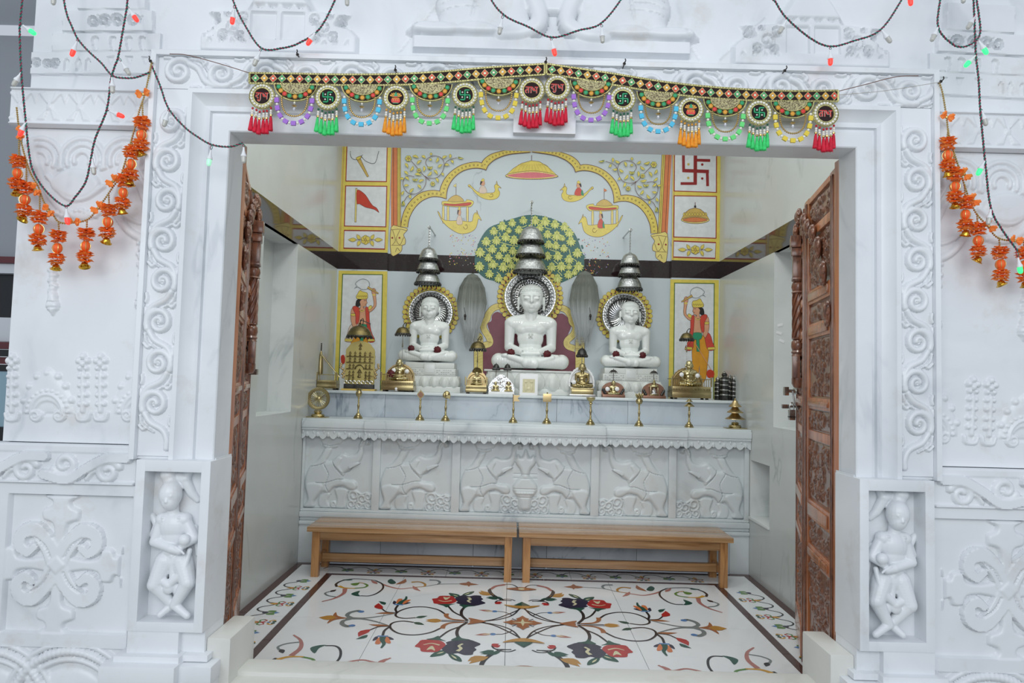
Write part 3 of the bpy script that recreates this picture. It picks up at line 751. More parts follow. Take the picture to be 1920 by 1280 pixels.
rl.poly([(cxm-.05, czm), (cxm, czm+.05), (cxm+.05, czm), (cxm, czm-.05)], .024, .02)
both(rl, 'quatrefoil_panel', YW-.01, .05)
# beaded arches at the foot
z1 = pz(1208); rl = Relief(FX0-.06, FX1+.01, 0, z1, .005)
for cx in (-20, 130):
    c = onY(cx, 1330, YW-.02); 
    for i in range(40):
        a = math.pi*i/39; rl.disc((c.x+.215*math.cos(a), c.z+.215*math.sin(a)), .017, .02, .004)
    rl.stroke([(c.x+.245*math.cos(a), c.z+.245*math.sin(a)) for a in np.linspace(0, math.pi, 40)], .012, .016)
    rl.stroke([(c.x+.185*math.cos(a), c.z+.185*math.sin(a)) for a in np.linspace(0, math.pi, 40)], .012, .016)
    rl.disc((c.x, c.z), .15, .02); rl.ell((c.x-.21, c.z+.26), .03, .05, .014)
both(rl, 'arch_course', YW-.02, .06)

# --- wall above the lintel ------------------------------------------------------
wft = empty('wall_facade_top'); struct(wft)
ZP = ZT+.304
MB().box(FX1-.01, 2*CX-FX1+.01, YW+.03, YR, ZT+.03, 3.2, 'facade_marble').build('wall_core', wft, smooth=0)
rl = Relief(FX1, 2*CX-FX1, ZP-.02, 3.2, .005)
def kiosk(px, py0, s):
    """carved stepped kiosk ornament above the frame; s mirrors"""
    c = onY(px, py0, YW)
    Pk = lambda pts: [(c.x+s*a*.002, c.z-b*.002) for a, b in pts]
    rl.poly(Pk([(-155, 0), (-155, -38), (-130, -55), (-118, -62), (-145, -85), (-60, -90), (-45, -120), (45, -120), (60, -90), (140, -85), (112, -62), (140, -55), (155, -40), (155, 0)]), .03, .01, rnd=False)
    rl.poly(Pk([(-55, -28), (-55, -82), (-5, -82), (-5, -28)]), .012, .003, mode='sub'); rl.poly(Pk([(5, -28), (5, -82), (50, -82), (50, -28)]), .012, .003, mode='sub')
    rl.poly(Pk([(-145, -30), (-145, -48), (-128, -48), (-128, -32)]), .012, .003, mode='sub')
    for sx in (-1, 1):
        for cx_, cy_, r in ((88, -52, 16), (70, -70, 12), (108, -36, 11), (122, -70, 10), (75, -35, 10), (100, -80, 8)):
            rl.stroke(Pk(spiral((sx*cx_, cy_), r, r*.25, 1., 1.3, 18)), .0045, .007, mode='sub')
        for k in range(4): rl.poly(Pk([(sx*(62+k*22), -20), (sx*(72+k*22), -20), (sx*(70+k*22), -30)]), .01, .003, mode='sub')
    for k in (-40, -14, 14, 40): rl.stroke(Pk(spiral((k, -100), 9, 3, 0, 1.2, 14)), .0045, .007, mode='sub')
    rl.poly(Pk([(-70, -90), (-40, -140), (0, -180), (40, -140), (70, -90)]), .036, .02, rnd=False)
kiosk(525, 106, 1); kiosk(1517, 132, -1)
# a pair of kneeling elephants in the middle
c = onY(1035, 105, YW)
Pe = lambda pts: [(c.x+a*.002, c.z-b*.002) for a, b in pts]
rl.poly(Pe([(-275, 0), (-275, -30), (270, -30), (270, 0)]), .035, .006, rnd=False)
for s in (-1, 1):
    rl.poly(cr(Pe([(s*272, -30), (s*272, -55), (s*225, -60), (s*232, -95), (s*215, -135), (s*170, -170), (s*110, -180), (s*60, -150), (s*50, -90), (s*60, -30)]), 4, True), .04, .05)
    rl.poly(cr(Pe([(s*272, -32), (s*272, -54), (s*230, -58), (s*185, -52), (s*180, -32)]), 3, True), .05, .02)
    rl.poly(cr(Pe([(s*190, -32), (s*185, -52), (s*150, -60), (s*110, -50), (s*100, -32)]), 3, True), .052, .02)
    rl.stroke(Pe(cr([(s*60, -140), (s*35, -100), (s*28, -60), (s*60, -40), (s*100, -36)], 5)), .035, .03, .02)
    rl.stroke(Pe(cr([(s*165, -170), (s*150, -120), (s*158, -70)], 4)), .006, .006, mode='sub')
    for k in range(5): rl.stroke(Pe(cr([(s*(160-k*4), -150+k*16), (s*(190), -148+k*16), (s*(222), -130+k*14)], 4)), .003, .004, mode='sub')
rl.poly(Pe([(-60, -80), (60, -80), (70, -200), (-70, -200)]), .03, .02)
# seams of slanting slabs
for a, b in (((-300, 0), (-200, -140)), ((290, 0), (250, -60)), ((330, 0), (420, -90))): rl.stroke(Pe([a, b]), .002, .006, mode='sub')
rl.rect(FX1, 2*CX-FX1, ZP-.02, ZP+.004, .012)
rl.build('carved_slab', 'facade_marble', YW, wft, .04)

# --- the hall beyond the left end of the facade -------------------------------------
YH = 4.6
hw = empty('wall_hall'); struct(hw)
hz = lambda y: onY(5, y, YH).z
MB().box(-4.6, -1.9, YH, YH+.15, hz(483), 3.6, 'hall_grey').build('wall_upper', hw, smooth=0)
MB().box(-4.6, -1.9, YH-.25, YH+.1, hz(34), hz(20), 'hall_white', .01).build('hall_beam', hw)
MB().box(-4.6, -1.9, YH-.3, YH, hz(19), hz(17), 'iron').build('hall_wire', hw)
MB().box(-4.6, -1.9, YH-.02, YH+.15, 0, hz(830), 'hall_grey').build('wall_lower', hw, smooth=0)
wd = empty('window_1', parent=None); struct(wd)
MB().box(-4.6, -1.9, YH-.06, YH, hz(495), hz(483), 'hall_red', .004).build('window_head', wd)
MB().box(-4.6, -1.9, YH-.03, YH+.05, hz(513), hz(495), 'hall_white', .004).build('window_frame', wd)
MB().box(-4.6, -1.9, YH+.03, YH+.05, hz(595), hz(513), 'hall_black').build('window_pane', wd, smooth=0)
MB().box(-4.6, -1.9, YH-.01, YH+.05, hz(640), hz(595), 'hall_white', .004).build('window_frame', wd)
for k in range(4): MB().box(-4.6, -1.9, YH-.05+.02*k, YH+.05, hz(640+14*(k+1)), hz(640+14*k)-.004, 'hall_black' if k % 2 else 'hall_red', .003).build('window_rail', wd)
MB().box(-4.6, -1.9, YH+.02, YH+.05, hz(800), hz(696), 'hall_glass').build('window_pane', wd, smooth=0)
MB().box(-4.6, -1.9, YH-.01, YH+.05, hz(830), hz(800), 'hall_black', .004).build('window_frame', wd)
struct(MB().box(-5, 6, -4, 2.66, -.3, -.012, 'hall_floor').build('floor_hall', smooth=0))
struct(MB().box(-5, -1.86, 2.66, YH+.2, -.3, -.012, 'hall_floor').build('floor_aisle', smooth=0))

# the hall goes on beyond the right end of the facade too
hr = empty('wall_hall_right'); struct(hr)
MB().box(2.3, 4.8, YH, YH+.15, 0, 3.6, 'hall_grey').build('wall_upper', hr, smooth=0)
MB().box(2.3, 4.8, YH-.25, YH, hz(34), hz(20), 'hall_white', .01).build('hall_beam', hr)
struct(MB().box(2.05, 5, 2.66, YH+.2, -.3, -.012, 'hall_floor').build('floor_aisle_right', smooth=0))
# ================================================================== ALTAR
altar = thing('altar', 'white marble altar with five carved elephant panels and a scalloped ledge', 'altar', (CX+.02, 5.4, 0))
def aP(o):  # parts are built in world coordinates, shifted under the altar's own origin
    o.parent = altar; o.matrix_parent_inverse = Matrix.Translation(-Vector(altar.location)); return o
g = .002
# plinth slabs and mouldings
for a, b in zip([WL, -.92, -.25, .28, .93], [-.92, -.25, .28, .93, WR]):
    aP(MB().box(a+g/2, b-g/2, YA+.012, 5.3, 0, .30, 'dado_marble', .002).build('plinth_slab'))
for x0, x1 in ((WL+.001, WL+.14), (WR-.14, WR-.001)): aP(MB().box(x0, x1, YA, 5.2, 0, .275, 'altar_marble', .004).build('corner_pier'))
for z0, z1, y in ((.275, .30, YA-.012), (.302, .325, YA+.004), (.327, .365, YA-.01), (.366, .385, YA+.006)):
    aP(MB().box(WL+.001, WR-.001, y, 5.3, z0, z1, 'altar_marble', .006).build('base_moulding'))
aP(MB().box(WL+.001, WR-.001, 5.13, 5.38, .385, .97, 'altar_marble').build('core', smooth=0))
# piers between the panels
pxs = [(562, 570), (698, 712), (847, 862), (1108, 1123), (1254, 1268), (1396, 1406)]
for i, (a, b) in enumerate(pxs):
    xa, xb = onY(a, 890, 5.075).x, onY(b, 890, 5.075).x
    if i == 0: xa = WL+.002
    if i == 5: xb = WR-.002
    aP(MB().box(xa, xb, 5.072, 5.2, .385, .93, 'altar_marble', .003).build('pier'))
# elephants (traced in a 533 x 540 panel, facing right)
def elephant(rl, fn, s=1.):
    E = lambda pts, n=4, c=True: cr([fn(*p) for p in pts], n, c)
    body = [(395, 940), (440, 905), (480, 850), (505, 805), (560, 805), (545, 850), (520, 900), (570, 895), (600, 862), (640, 838), (690, 852), (745, 838), (770, 785), (785, 740), (815, 722), (850, 738), (848, 775), (825, 775), (812, 765), (802, 790), (800, 840), (778, 895), (740, 930), (700, 955), (665, 985), (658, 1030), (735, 1040), (760, 1075), (745, 1108), (705, 1108), (650, 1082), (585, 1095), (540, 1135), (500, 1128), (465, 1165), (440, 1200), (438, 1240), (358, 1240), (385, 1180), (362, 1090), (365, 1015)]
    k = s*.0034
    rl.poly(E(body), .020, .024)
    rl.poly(E([(590, 1110), (640, 1095), (690, 1110), (680, 1180), (675, 1240), (600, 1240), (610, 1180)]), .012, .016)
    rl.poly(E([(470, 1170), (520, 1130), (560, 1140), (540, 1190), (560, 1240), (480, 1240)]), .010, .016)
    rl.poly(E([(365, 1090), (420, 1060), (500, 1080), (470, 1150), (440, 1200), (438, 1240), (360, 1240), (388, 1180)]), .008, .02, mode='add')
    rl.poly(E([(565, 905), (600, 868), (640, 880), (620, 930), (650, 985), (610, 960)]), .008, .012, mode='add')      # ear
    rl.stroke(E([(770, 790), (790, 745), (820, 735), (838, 755), (820, 770)], 4, False), .012, .008, mode='add')
    rl.poly(E([(690, 925), (760, 905), (775, 915), (720, 945), (700, 955)], 3), .022, .004)                             # tusk
    for ln in ([(500, 925), (540, 1000), (520, 1080), (560, 1150)], [(560, 895), (600, 960), (650, 1010)], [(440, 1060), (520, 1060), (600, 1035), (655, 1030)], [(395, 945), (470, 930), (520, 905)], [(655, 985), (690, 975), (720, 945)], [(580, 1095), (640, 1085)]):
        rl.stroke(E(ln, 4, False), .0035, .006, mode='sub')
    rl.poly(E([(455, 690), (650, 690), (625, 770), (600, 775), (602, 795), (540, 808), (490, 795), (480, 770)], 3), .016, .014)  # lotus pot
    rl.stroke(E([(480, 775), (540, 788), (602, 775)], 3, False), .004, .006, mode='sub')
    # waves of foliage at the foot
    for cx_, cy_, r in ((735, 1150, 45), (800, 1175, 38), (720, 1215, 35), (780, 1220, 30), (845, 1160, 30), (850, 1215, 30), (585, 1215, 22)):
        rl.stroke([fn(*p) for p in spiral((cx_, cy_), r, r*.3, 1.2, 1.3, 20)], .008*s, .012)
    rl.stroke(E([(690, 1120), (740, 1110), (790, 1140), (830, 1130), (870, 1140)], 4, False), .006, .010)
def panel(x0, x1, flip, nm='elephant_panel'):
    rl = Relief(x0, x1, .387, .925, .0042)
    fn = (lambda a, b: (x0+(a-357)/520*(x1-x0), .392+(1240-b)/540*.53)) if not flip else (lambda a, b: (x1-(a-357)/520*(x1-x0), .392+(1240-b)/540*.53))
    elephant(rl, fn)
    return aP(rl.build(nm, 'altar_marble', 5.105, None, .03))
X_ = lambda px: onY(px, 890, 5.08).x
panel(X_(570), X_(698), False); panel(X_(712), X_(847), False); panel(X_(1123), X_(1254), True); panel(X_(1268), X_(1396), True)
x0, x1 = X_(862), X_(1108); xm = (x0+x1)/2; w = .30
rl = Relief(x0, x1, .387, .925, .0042)
hw_ = (x1-x0)/2
elephant(rl, lambda a, b: (x0+(a-357)/520*hw_*1.0, .392+(1240-b)/540*.53)); elephant(rl, lambda a, b: (x1-(a-357)/520*hw_*1.0, .392+(1240-b)/540*.53))
pot = lambda pts: [(xm+a, .392+b) for a, b in pts]
rl.poly(cr(pot([(-.045, .02), (.045, .02), (.05, .10), (.085, .15), (.085, .20), (.045, .25), (.03, .27), (.04, .31), (.075, .36), (.06, .42), (.03, .40), (0, .46), (-.03, .40), (-.06, .42), (-.075, .36), (-.04, .31), (-.03, .27), (-.045, .25), (-.085, .20), (-.085, .15), (-.05, .10)]), 3, True), .03, .03)
for b in (.11, .17, .245, .275): rl.stroke(pot([(-.085, b), (.085, b)]), .004, .006, mode='sub')
for k in range(7): rl.disc(pot([(-.06+.02*k, .14)])[0], .01, .008, mode='add')
aP(rl.build('elephant_panel', 'altar_marble', 5.105, None, .03))
# cornice blocks with scalloped fringe
bx_ = [WL+.001, onY(683, 790, 5.0).x, onY(832, 795, 4.98).x, onY(1137, 803, 4.98).x, onY(1290, 808, 5.0).x, WR-.001]
ys_ = [5.02, 4.995, 4.97, 4.995, 5.02]
for i in range(5):
    a, b, y = bx_[i]+.001, bx_[i+1]-.001, ys_[i]
    o = aP(MB().box(a, b, y, 5.38, .972, 1.022, 'altar_marble', .006).build('cornice_block'))
    aP(MB().box(a, b, y+.012, 5.38, 1.022, 1.035, 'altar_marble', .003).build('ledge_slab'))
    n = max(3, int(round((b-a)/.072))); p = (b-a)/n
    pts = [(a, .968)]
    for k in range(n):
        for t in (0, .12, .25, .38, .5, .62, .75, .88): pts.append((a+(k+t)*p, .918-.030*abs(math.sin(math.pi*(t+.5)))**1.5 if True else 0))
    pts += [(b, .89), (b, .968)]
    mb = MB(); mb.prism(pts, y+.02, y+.05, 'altar_marble'); mb.box(a, b, y+.008, y+.06, .955, .973, 'altar_marble', .003)
    fr = mb.build('scalloped_fringe', smooth=20); aP(fr)
    mb = MB()
    for k in range(n):
        mb.ball((a+(k+.5)*p, y+.02, .922), (.012, .008, .02), 'altar_marble', 8, 6); mb.ball((a+(k+.0)*p+.008, y+.02, .94), (.008, .007, .014), 'altar_marble', 8, 6)
    aP(mb.build('fringe_leaves'))
# riser and upper shelf
YS = 5.34
altar = thing('altar_shelf', 'upper white marble shelf behind the ledge, carrying the idols', 'shelf', (CX+.02, 5.6, 1.035))
ZS = 1.236; ZL = 1.035
for a, b in zip([WL, -.98, .35, .9], [-.98, .35, .9, WR]): aP(MB().box(a+.001, b-.001, 5.385, 5.5, 1.035, 1.214, 'dado_marble', .001).build('riser_slab'))
for a, b in zip([WL, .25], [.25, WR]): aP(MB().box(a+.001, b-.001, YS, YB-.026, 1.214, ZS, 'altar_marble', .008).build('shelf_slab'))
aP(MB().box(WL+.001, WR-.001, 5.44, YB-.026, 1.0, 1.214, 'altar_marble').build('core', smooth=0))

# ================================================================== BENCHES
def bench(label, x0, x1, yf, yb, zt):
    L = x1-x0; t = thing('bench', label, 'bench', ((x0+x1)/2, (yf+yb)/2, 0), 0, 'low wooden benches before the altar')
    h = L/2; d = (yb-yf)/2
    MB().box(-h, h, -d, 0-.0007, zt-.032, zt, 'bench_wood', .004).build('seat_plank', t); MB().box(-h, h, .0007, d, zt-.032, zt, 'bench_wood', .004).build('seat_plank', t)
    lx, ly, lw = h-.055, d-.05, .025
    for sx in (-1, 1):
        for sy in (-1, 1): MB().box(sx*lx-lw, sx*lx+lw, sy*ly-lw, sy*ly+lw, 0, zt-.032, 'bench_leg_wood', .003).build('leg', t)
        MB().box(sx*lx-.014, sx*lx+.014, -ly+lw, ly-lw, .075, .125, 'bench_leg_wood', .003).build('side_stretcher', t)
        MB().box(sx*lx-.014, sx*lx+.014, -ly+lw, ly-lw, zt-.085, zt-.032, 'bench_leg_wood', .003).build('side_apron', t)
    for sy in (-1, 1): MB().box(-lx+lw, lx-lw, sy*ly-.016, sy*ly+.016, zt-.092, zt-.032, 'bench_wood', .003).build('apron', t)
    MB().box(-lx+.014, lx-.014, -.018, .018, .07, .125, 'bench_wood', .003).build('long_stretcher', t)
    return t
bench('low brown wooden bench on the left before the altar', -1.345, .058, 4.69, 5.04, .335)
bench('low brown wooden bench on the right before the altar', .072, 1.505, 4.69, 5.04, .335)

# ================================================================== DOORS (two folded leaves each)
def carve_mesh(w, h, seed):
    rnd = random.Random(seed); rl = Relief(0, w, 0, h, .0055)
    rl.rect(0, w, 0, h, .004, .01)
    n = int(w*h/.0016)
    for i in range(n):
        x, z = rnd.uniform(.02, w-.02), rnd.uniform(.02, max(.021, h-.02)); a = rnd.uniform(0, 6.28); r = rnd.uniform(.012, .024)
        rl.stroke(spiral((x, z), r, r*.25, a, rnd.choice((-1, 1))*1.1, 10), .006, .012)
    for i in range(max(2, int(h/.09))): rl.disc((w/2, h*(i+.5)/max(2, int(h/.09))), .022, .018)
    return rl
CARV = [(2.10, 2.22), (1.81, 2.05), (1.65, 1.735), (1.31, 1.575), (1.16, 1.25), (.84, 1.11), (.64, .75), (.2, .57)]
def leaf(door, P0, P1, L, z1, column, scallops, seed):
    """carved leaf from P0 to P1, carved face on the local -y side"""
    th = math.atan2(P1[1]-P0[1], P1[0]-P0[0])
    lf = empty('door_leaf', (P0[0], P0[1], 0), th, door)
    z0 = .02; T = .038; sw = .085
    for a in (0, L-sw):
        o = MB().box(a, a+sw, 0, T, z0, z1, 'door_wood', .004).box(a+.028, a+.036, -.006, .004, z0+.02, z1-.02, 'door_dark_wood', .002).box(a+.05, a+.058, -.006, .004, z0+.02, z1-.02, 'door_dark_wood', .002)
        o.build('stile', lf)
    MB().box(sw-.002, L-sw+.002, .012, T-.006, z0+.01, z1-.01, 'door_dark_wood').build('back_board', lf, smooth=0)
    top = z1
    zs = [(a, b) for a, b in CARV]
    edges = [z1]+[v for ab in zs for v in (ab[1], ab[0])]+[z0]
    for i in range(0, len(edges), 2):
        hi, lo = edges[i], edges[i+1]
        if hi-lo < .02: continue
        mb = MB(); mb.box(sw, L-sw, .0, .02, lo+.004, hi-.004, 'door_edge_wood', .006)
        if hi-lo > .055: mb.box(sw+.02, L-sw-.02, -.008, .01, lo+.018, hi-.018, 'door_wood', .006)
        mb.build('rail', lf)
    for i, (a, b) in enumerate(zs):
        o = carve_mesh(L-2*sw-.004, b-a-.004, seed+i).build('carved_panel', 'door_dark_wood', .012, lf, .004); o.location = (sw+.002, 0, a+.002)
    for (u, z, hh) in scallops:
        mb = MB(); mb.ball((u, -.012, z), (.034, .014, hh*.8), 'door_dark_wood', 12, 8); mb.ball((u, -.022, z+.008), (.018, .010, hh*.5), 'door_dark_wood', 10, 6); [mb.ball((u+.026*math.cos(q*.9), -.016, z+hh*.62*math.sin(q*.9)), .010, 'door_dark_wood', 6, 5) for q in range(7)]; mb.build('scallop', lf)
    if column:
        u = column; R_ = .030
        mb = MB(); c = (u, -.012, 0)
        mb.box(u-.052, u+.052, -.055, 0, 2.085, 2.15, 'door_dark_wood', .012); mb.box(u-.044, u+.044, -.048, 0, 2.04, 2.085, 'door_dark_wood', .006)
        mb.box(u-.036, u+.036, -.042, 0, 1.93, 2.04, 'door_dark_wood', .004)
        mb.box(u-.04, u+.04, -.045, 0, 1.915, 1.93, 'door_dark_wood', .003)
        mb.lathe([(.0, 1.345), (.022, 1.35), (.032, 1.37), (.032, 1.40)], 'door_dark_wood', c, 16)
        mb.box(u-.036, u+.036, -.042, -.004, 1.40, 1.515, 'door_dark_wood', .006)
        mb.lathe([(.034, 1.515), (.03, 1.525), (.036, 1.535), (.030, 1.545), (.036, 1.565), (.034, 1.59), (.026, 1.60), (.034, 1.606), (.028, 1.612)], 'door_dark_wood', c, 18)
        mb.lathe([(.028, 1.845), (.036, 1.85), (.03, 1.858), (.036, 1.88), (.032, 1.90), (.026, 1.905), (.036, 1.915)], 'door_dark_wood', c, 18)
        col = mb.build('turned_column', lf)
        mb = MB(); mb.lathe([(.0255, 1.61), (.0255, 1.847)], 'door_dark_wood', c, 16)
        for k in range(7):
            pts = [(c[0]+.026*math.cos(a), c[1]+.026*math.sin(a), 1.61+.237*t) for t in np.linspace(0, 1, 14) for a in [2*math.pi*(k/7+.55*t)]]
            mb.tube(pts, .007, 'door_dark_wood', 6)
        mb.build('spiral_shaft', col)
    return lf
def door(name, label, A0, A1, B0, B1, flip, seed):
    d = empty(name); struct(d); d['label'] = label
    LA = math.dist(A0, A1); LB = math.dist(B0, B1)
    f = (lambda L, u: u) if not flip else (lambda L, u: L-u)
    scA = [(f(LA, LA*t), z, h) for t, z, h in ((.92, 2.15, .055), (.78, 2.10, .06), (.6, 2.05, .06), (.42, 1.97, .065), (.25, 1.84, .07), (.12, 1.66, .07))]
    scB = [(f(LB, LB*t), z, h) for t, z, h in ((.3, 2.24, .05), (.55, 2.26, .055), (.8, 2.22, .07))]
    (leaf(d, A0, A1, LA, 2.255, None, scA, seed) if not flip else leaf(d, A1, A0, LA, 2.255, None, scA, seed))
    lb = (leaf(d, B0, B1, LB, 2.255, f(LB, LB*.45), scB, seed+20) if not flip else leaf(d, B1, B0, LB, 2.255, f(LB, LB*.45), scB, seed+20))
    return d, lb
dl, dlb = door('door_1', 'carved brown wooden folding door standing open on the left', (-1.125, 2.80), (-1.307, 3.36), (-1.311, 3.37), (-1.492, 3.95), False, 3)
dr, drb = door('door_2', 'carved brown wooden folding door standing open on the right, with padlock', (1.30, 2.80), (1.412, 3.36), (1.416, 3.37), (1.63, 3.98), True, 40)
# wooden door linings in the reveal
for nm, x0, x1 in (('trim_7', XL-.03, XL-.001), ('trim_8', XR+.001, XR+.03)):
    struct(MB().box(x0, x1, YR+.001, 2.80, .38, ZT+.0, 'door_edge_wood', .002).build(nm))
struct(MB().box(XL, XR, YR+.001, 2.82, ZT+.03, ZT+.06, 'hall_grey', .002).build('trim_9'))
# brass strips at the top of the linings
# latch on the right leaf
p = onY(1495, 733, 3.86); q = onY(1484, 731, 3.86)
la = MB()
la.box(-.012, .012, -.02, .03, -.018, .018, 'steel', .003); la.tube([(-.06, 0, 0), (.05, 0, 0)], .010, 'steel', 10); la.box(-.075, -.05, -.012, .012, -.026, .022, 'steel', .004)
la.tube(cr([(-.03, -.01, 0), (-.02, -.012, -.06), (.005, -.012, -.12), (.02, -.01, -.19)], 5), .005, 'steel', 8)
la.box(-.085, -.045, -.004, .01, -.098, -.075, 'steel', .003); la.box(-.05, .02, -.002, .01, -.092, -.08, 'steel', .002)
lo = la.build('latch', drb); lo.parent = None; lo.location = p; lo.parent = drb
lo.matrix_parent_inverse = (Matrix.Translation(drb.location) @ Matrix.Rotation(drb.rotation_euler.z, 4, 'Z')).inverted()
pc = onY(1484.5, 772, 3.85)
pl = thing('padlock', 'small steel padlock hanging from the latch of the right door', 'padlock', pc)
MB().box(-.017, .017, -.012, .012, -.045, .012, 'steel', .005).box(-.0175, .0175, -.0125, .0125, -.03, -.024, 'silver_dark').build('body', pl)
MB().tube(cr([(-.010, 0, .005), (-.011, 0, .035), (0, 0, .052), (.011, 0, .035), (.010, 0, .005)], 6), .0035, 'steel', 8).build('shackle', pl)
# latch bolt on the left leaf
p = onY(473, 697, 3.86)
lo = MB().box(-.02, .03, -.012, .012, -.016, .016, 'steel', .004).build('latch'); lo.location = p; lo.parent = dlb
lo.matrix_parent_inverse = (Matrix.Translation(dlb.location) @ Matrix.Rotation(dlb.rotation_euler.z, 4, 'Z')).inverted()

# ================================================================== FLOOR INLAY
FCX, FCY = .094, 3.945
def floorfn(u, v, h): return (u, v, .0004+h)
def R7(p): v = onZ(960+p[0]/4, 960+p[1]/4, 0); return np.array([v.x-FCX, v.y-FCY])
def inlay_quadrant():
    P = Paint(.00002)
    def S(pts, w, m, n=6):
        q = cr([R7(p) for p in pts], n); k = len(q); W = w if not isinstance(w, tuple) else [w[0]+(w[1]-w[0])*i/(k-1) for i in range(k)]
        P.stroke(q, W, m)
    def Fl(pts, m, n=3): P.fill(cr([R7(p) for p in pts], n, True), m)
    def Lf(a, b, w, m, bend=0): P.leaf(R7(a), R7(b), w, m, bend=bend)
    def D(a, r, m): P.disc(R7(a), r, m)
    # --- central group, traced in the front right quarter
    S([(405, 842), (300, 860), (200, 900), (120, 940), (92, 968)], .011, 'i_black')
    S([(160, 892), (230, 920), (300, 928)], .008, 'i_black'); D((313, 927), .017, 'i_blue'); Lf((322, 926), (450, 941), .032, 'i_rose'); Lf((325, 926), (400, 934), .014, 'i_cream')
    S([(490, 846), (700, 852)], .010, 'i_black'); Lf((690, 851), (812, 856), .045, 'i_ochre')
    S([(150, 1035), (200, 1052), (270, 1050), (318, 1030)], .010, 'i_black'); Lf((325, 1020), (262, 1006), .03, 'i_red', .2)
    S([(280, 1056), (350, 1095), (395, 1132), (422, 1172)], (.010, .022), 'i_black'); Lf((262, 1052), (420, 1080), .04, 'i_green', -.12); Lf((360, 1098), (512, 1160), .045, 'i_ochre', .05)
    S([(500, 850), (560, 890), (582, 930), (575, 968)], .018, 'i_black'); S([(545, 880), (640, 920), (722, 978)], .013, 'i_black')
    Fl([(485, 978), (550, 990), (632, 990), (590, 966), (570, 952), (548, 970)], 'i_green'); Fl([(668, 999), (720, 995), (818, 994), (765, 980), (722, 962), (708, 984)], 'i_green')
    Fl([(565, 1148), (578, 1112), (640, 1088), (660, 1100), (632, 1132)], 'i_green'); Fl([(668, 1070), (740, 1076), (802, 1122), (742, 1116), (690, 1100)], 'i_green')
    Fl([(410, 1008), (450, 990), (490, 980), (560, 988), (620, 992), (672, 1010), (662, 1022), (708, 1045), (700, 1068), (655, 1096), (590, 1084), (540, 1096), (480, 1090), (470, 1070), (445, 1050), (458, 1034)], 'i_navy')
    Fl([(675, 1025), (705, 1000), (760, 996), (850, 1000), (880, 1025), (908, 1052), (870, 1060), (862, 1086), (790, 1088), (740, 1082), (700, 1052)], 'i_red')
    S([(545, 1012), (575, 1030), (562, 1048), (590, 1070)], (.012, .02), 'i_cream'); S([(720, 1032), (780, 1022), (842, 1036)], (.012, .006), 'i_cream'); Fl([(770, 1044), (758, 1076), (786, 1066), (822, 1074), (792, 1046)], 'i_cream')
    Lf((600, 1130), (640, 1100), .012, 'i_cream'); Lf((690, 1080), (750, 1100), .012, 'i_cream')
    S([(690, 898), (780, 940), (900, 965), (1010, 962), (1068, 935), (1080, 905), (1050, 880), (980, 866), (900, 871)], .013, 'i_black'); Lf((900, 870), (822, 886), .035, 'i_green')
    S([(520, 850), (620, 860), (672, 880), (690, 906)], (.012, .03), 'i_brown')
    S([(1085, 907), (1180, 882), (1280, 867), (1410, 871)], (.008, .022), 'i_grey'); S([(1370, 870), (1428, 888), (1440, 912), (1405, 928), (1375, 922)], (.022, .03), 'i_grey'); D((1366, 921), .018, 'i_blue')
    Lf((1090, 906), (1242, 905), .032, 'i_brown', -.06)
    Fl([(1400, 868), (1450, 876), (1500, 888), (1552, 916), (1535, 890), (1500, 872)], 'i_brown'); Lf((1485, 871), (1612, 873), .07, 'i_ochre')
    S([(1085, 915), (1125, 945), (1142, 982)], .014, 'i_black')
    Fl([(1060, 1008), (1085, 992), (1115, 990), (1095, 1010)], 'i_navy'); Fl([(1180, 992), (1205, 1000), (1222, 1027), (1185, 1012)], 'i_navy')
    Fl([(1105, 992), (1085, 1036), (1120, 1036), (1145, 1000)], 'i_orange'); Fl([(1155, 996), (1165, 1045), (1205, 1047), (1185, 1010)], 'i_orange')
    S([(1140, 990), (1148, 1020), (1138, 1045), (1162, 1078)], (.034, .010), 'i_green'); S([(1102, 986), (1182, 990)], .016, 'i_blue')
    S([(1090, 911), (1170, 920), (1242, 950)], .010, 'i_black'); Lf((1232, 942), (1325, 1002), .05, 'i_red', .1); Lf((1255, 985), (1348, 1022), .032, 'i_green', -.1)
    return P
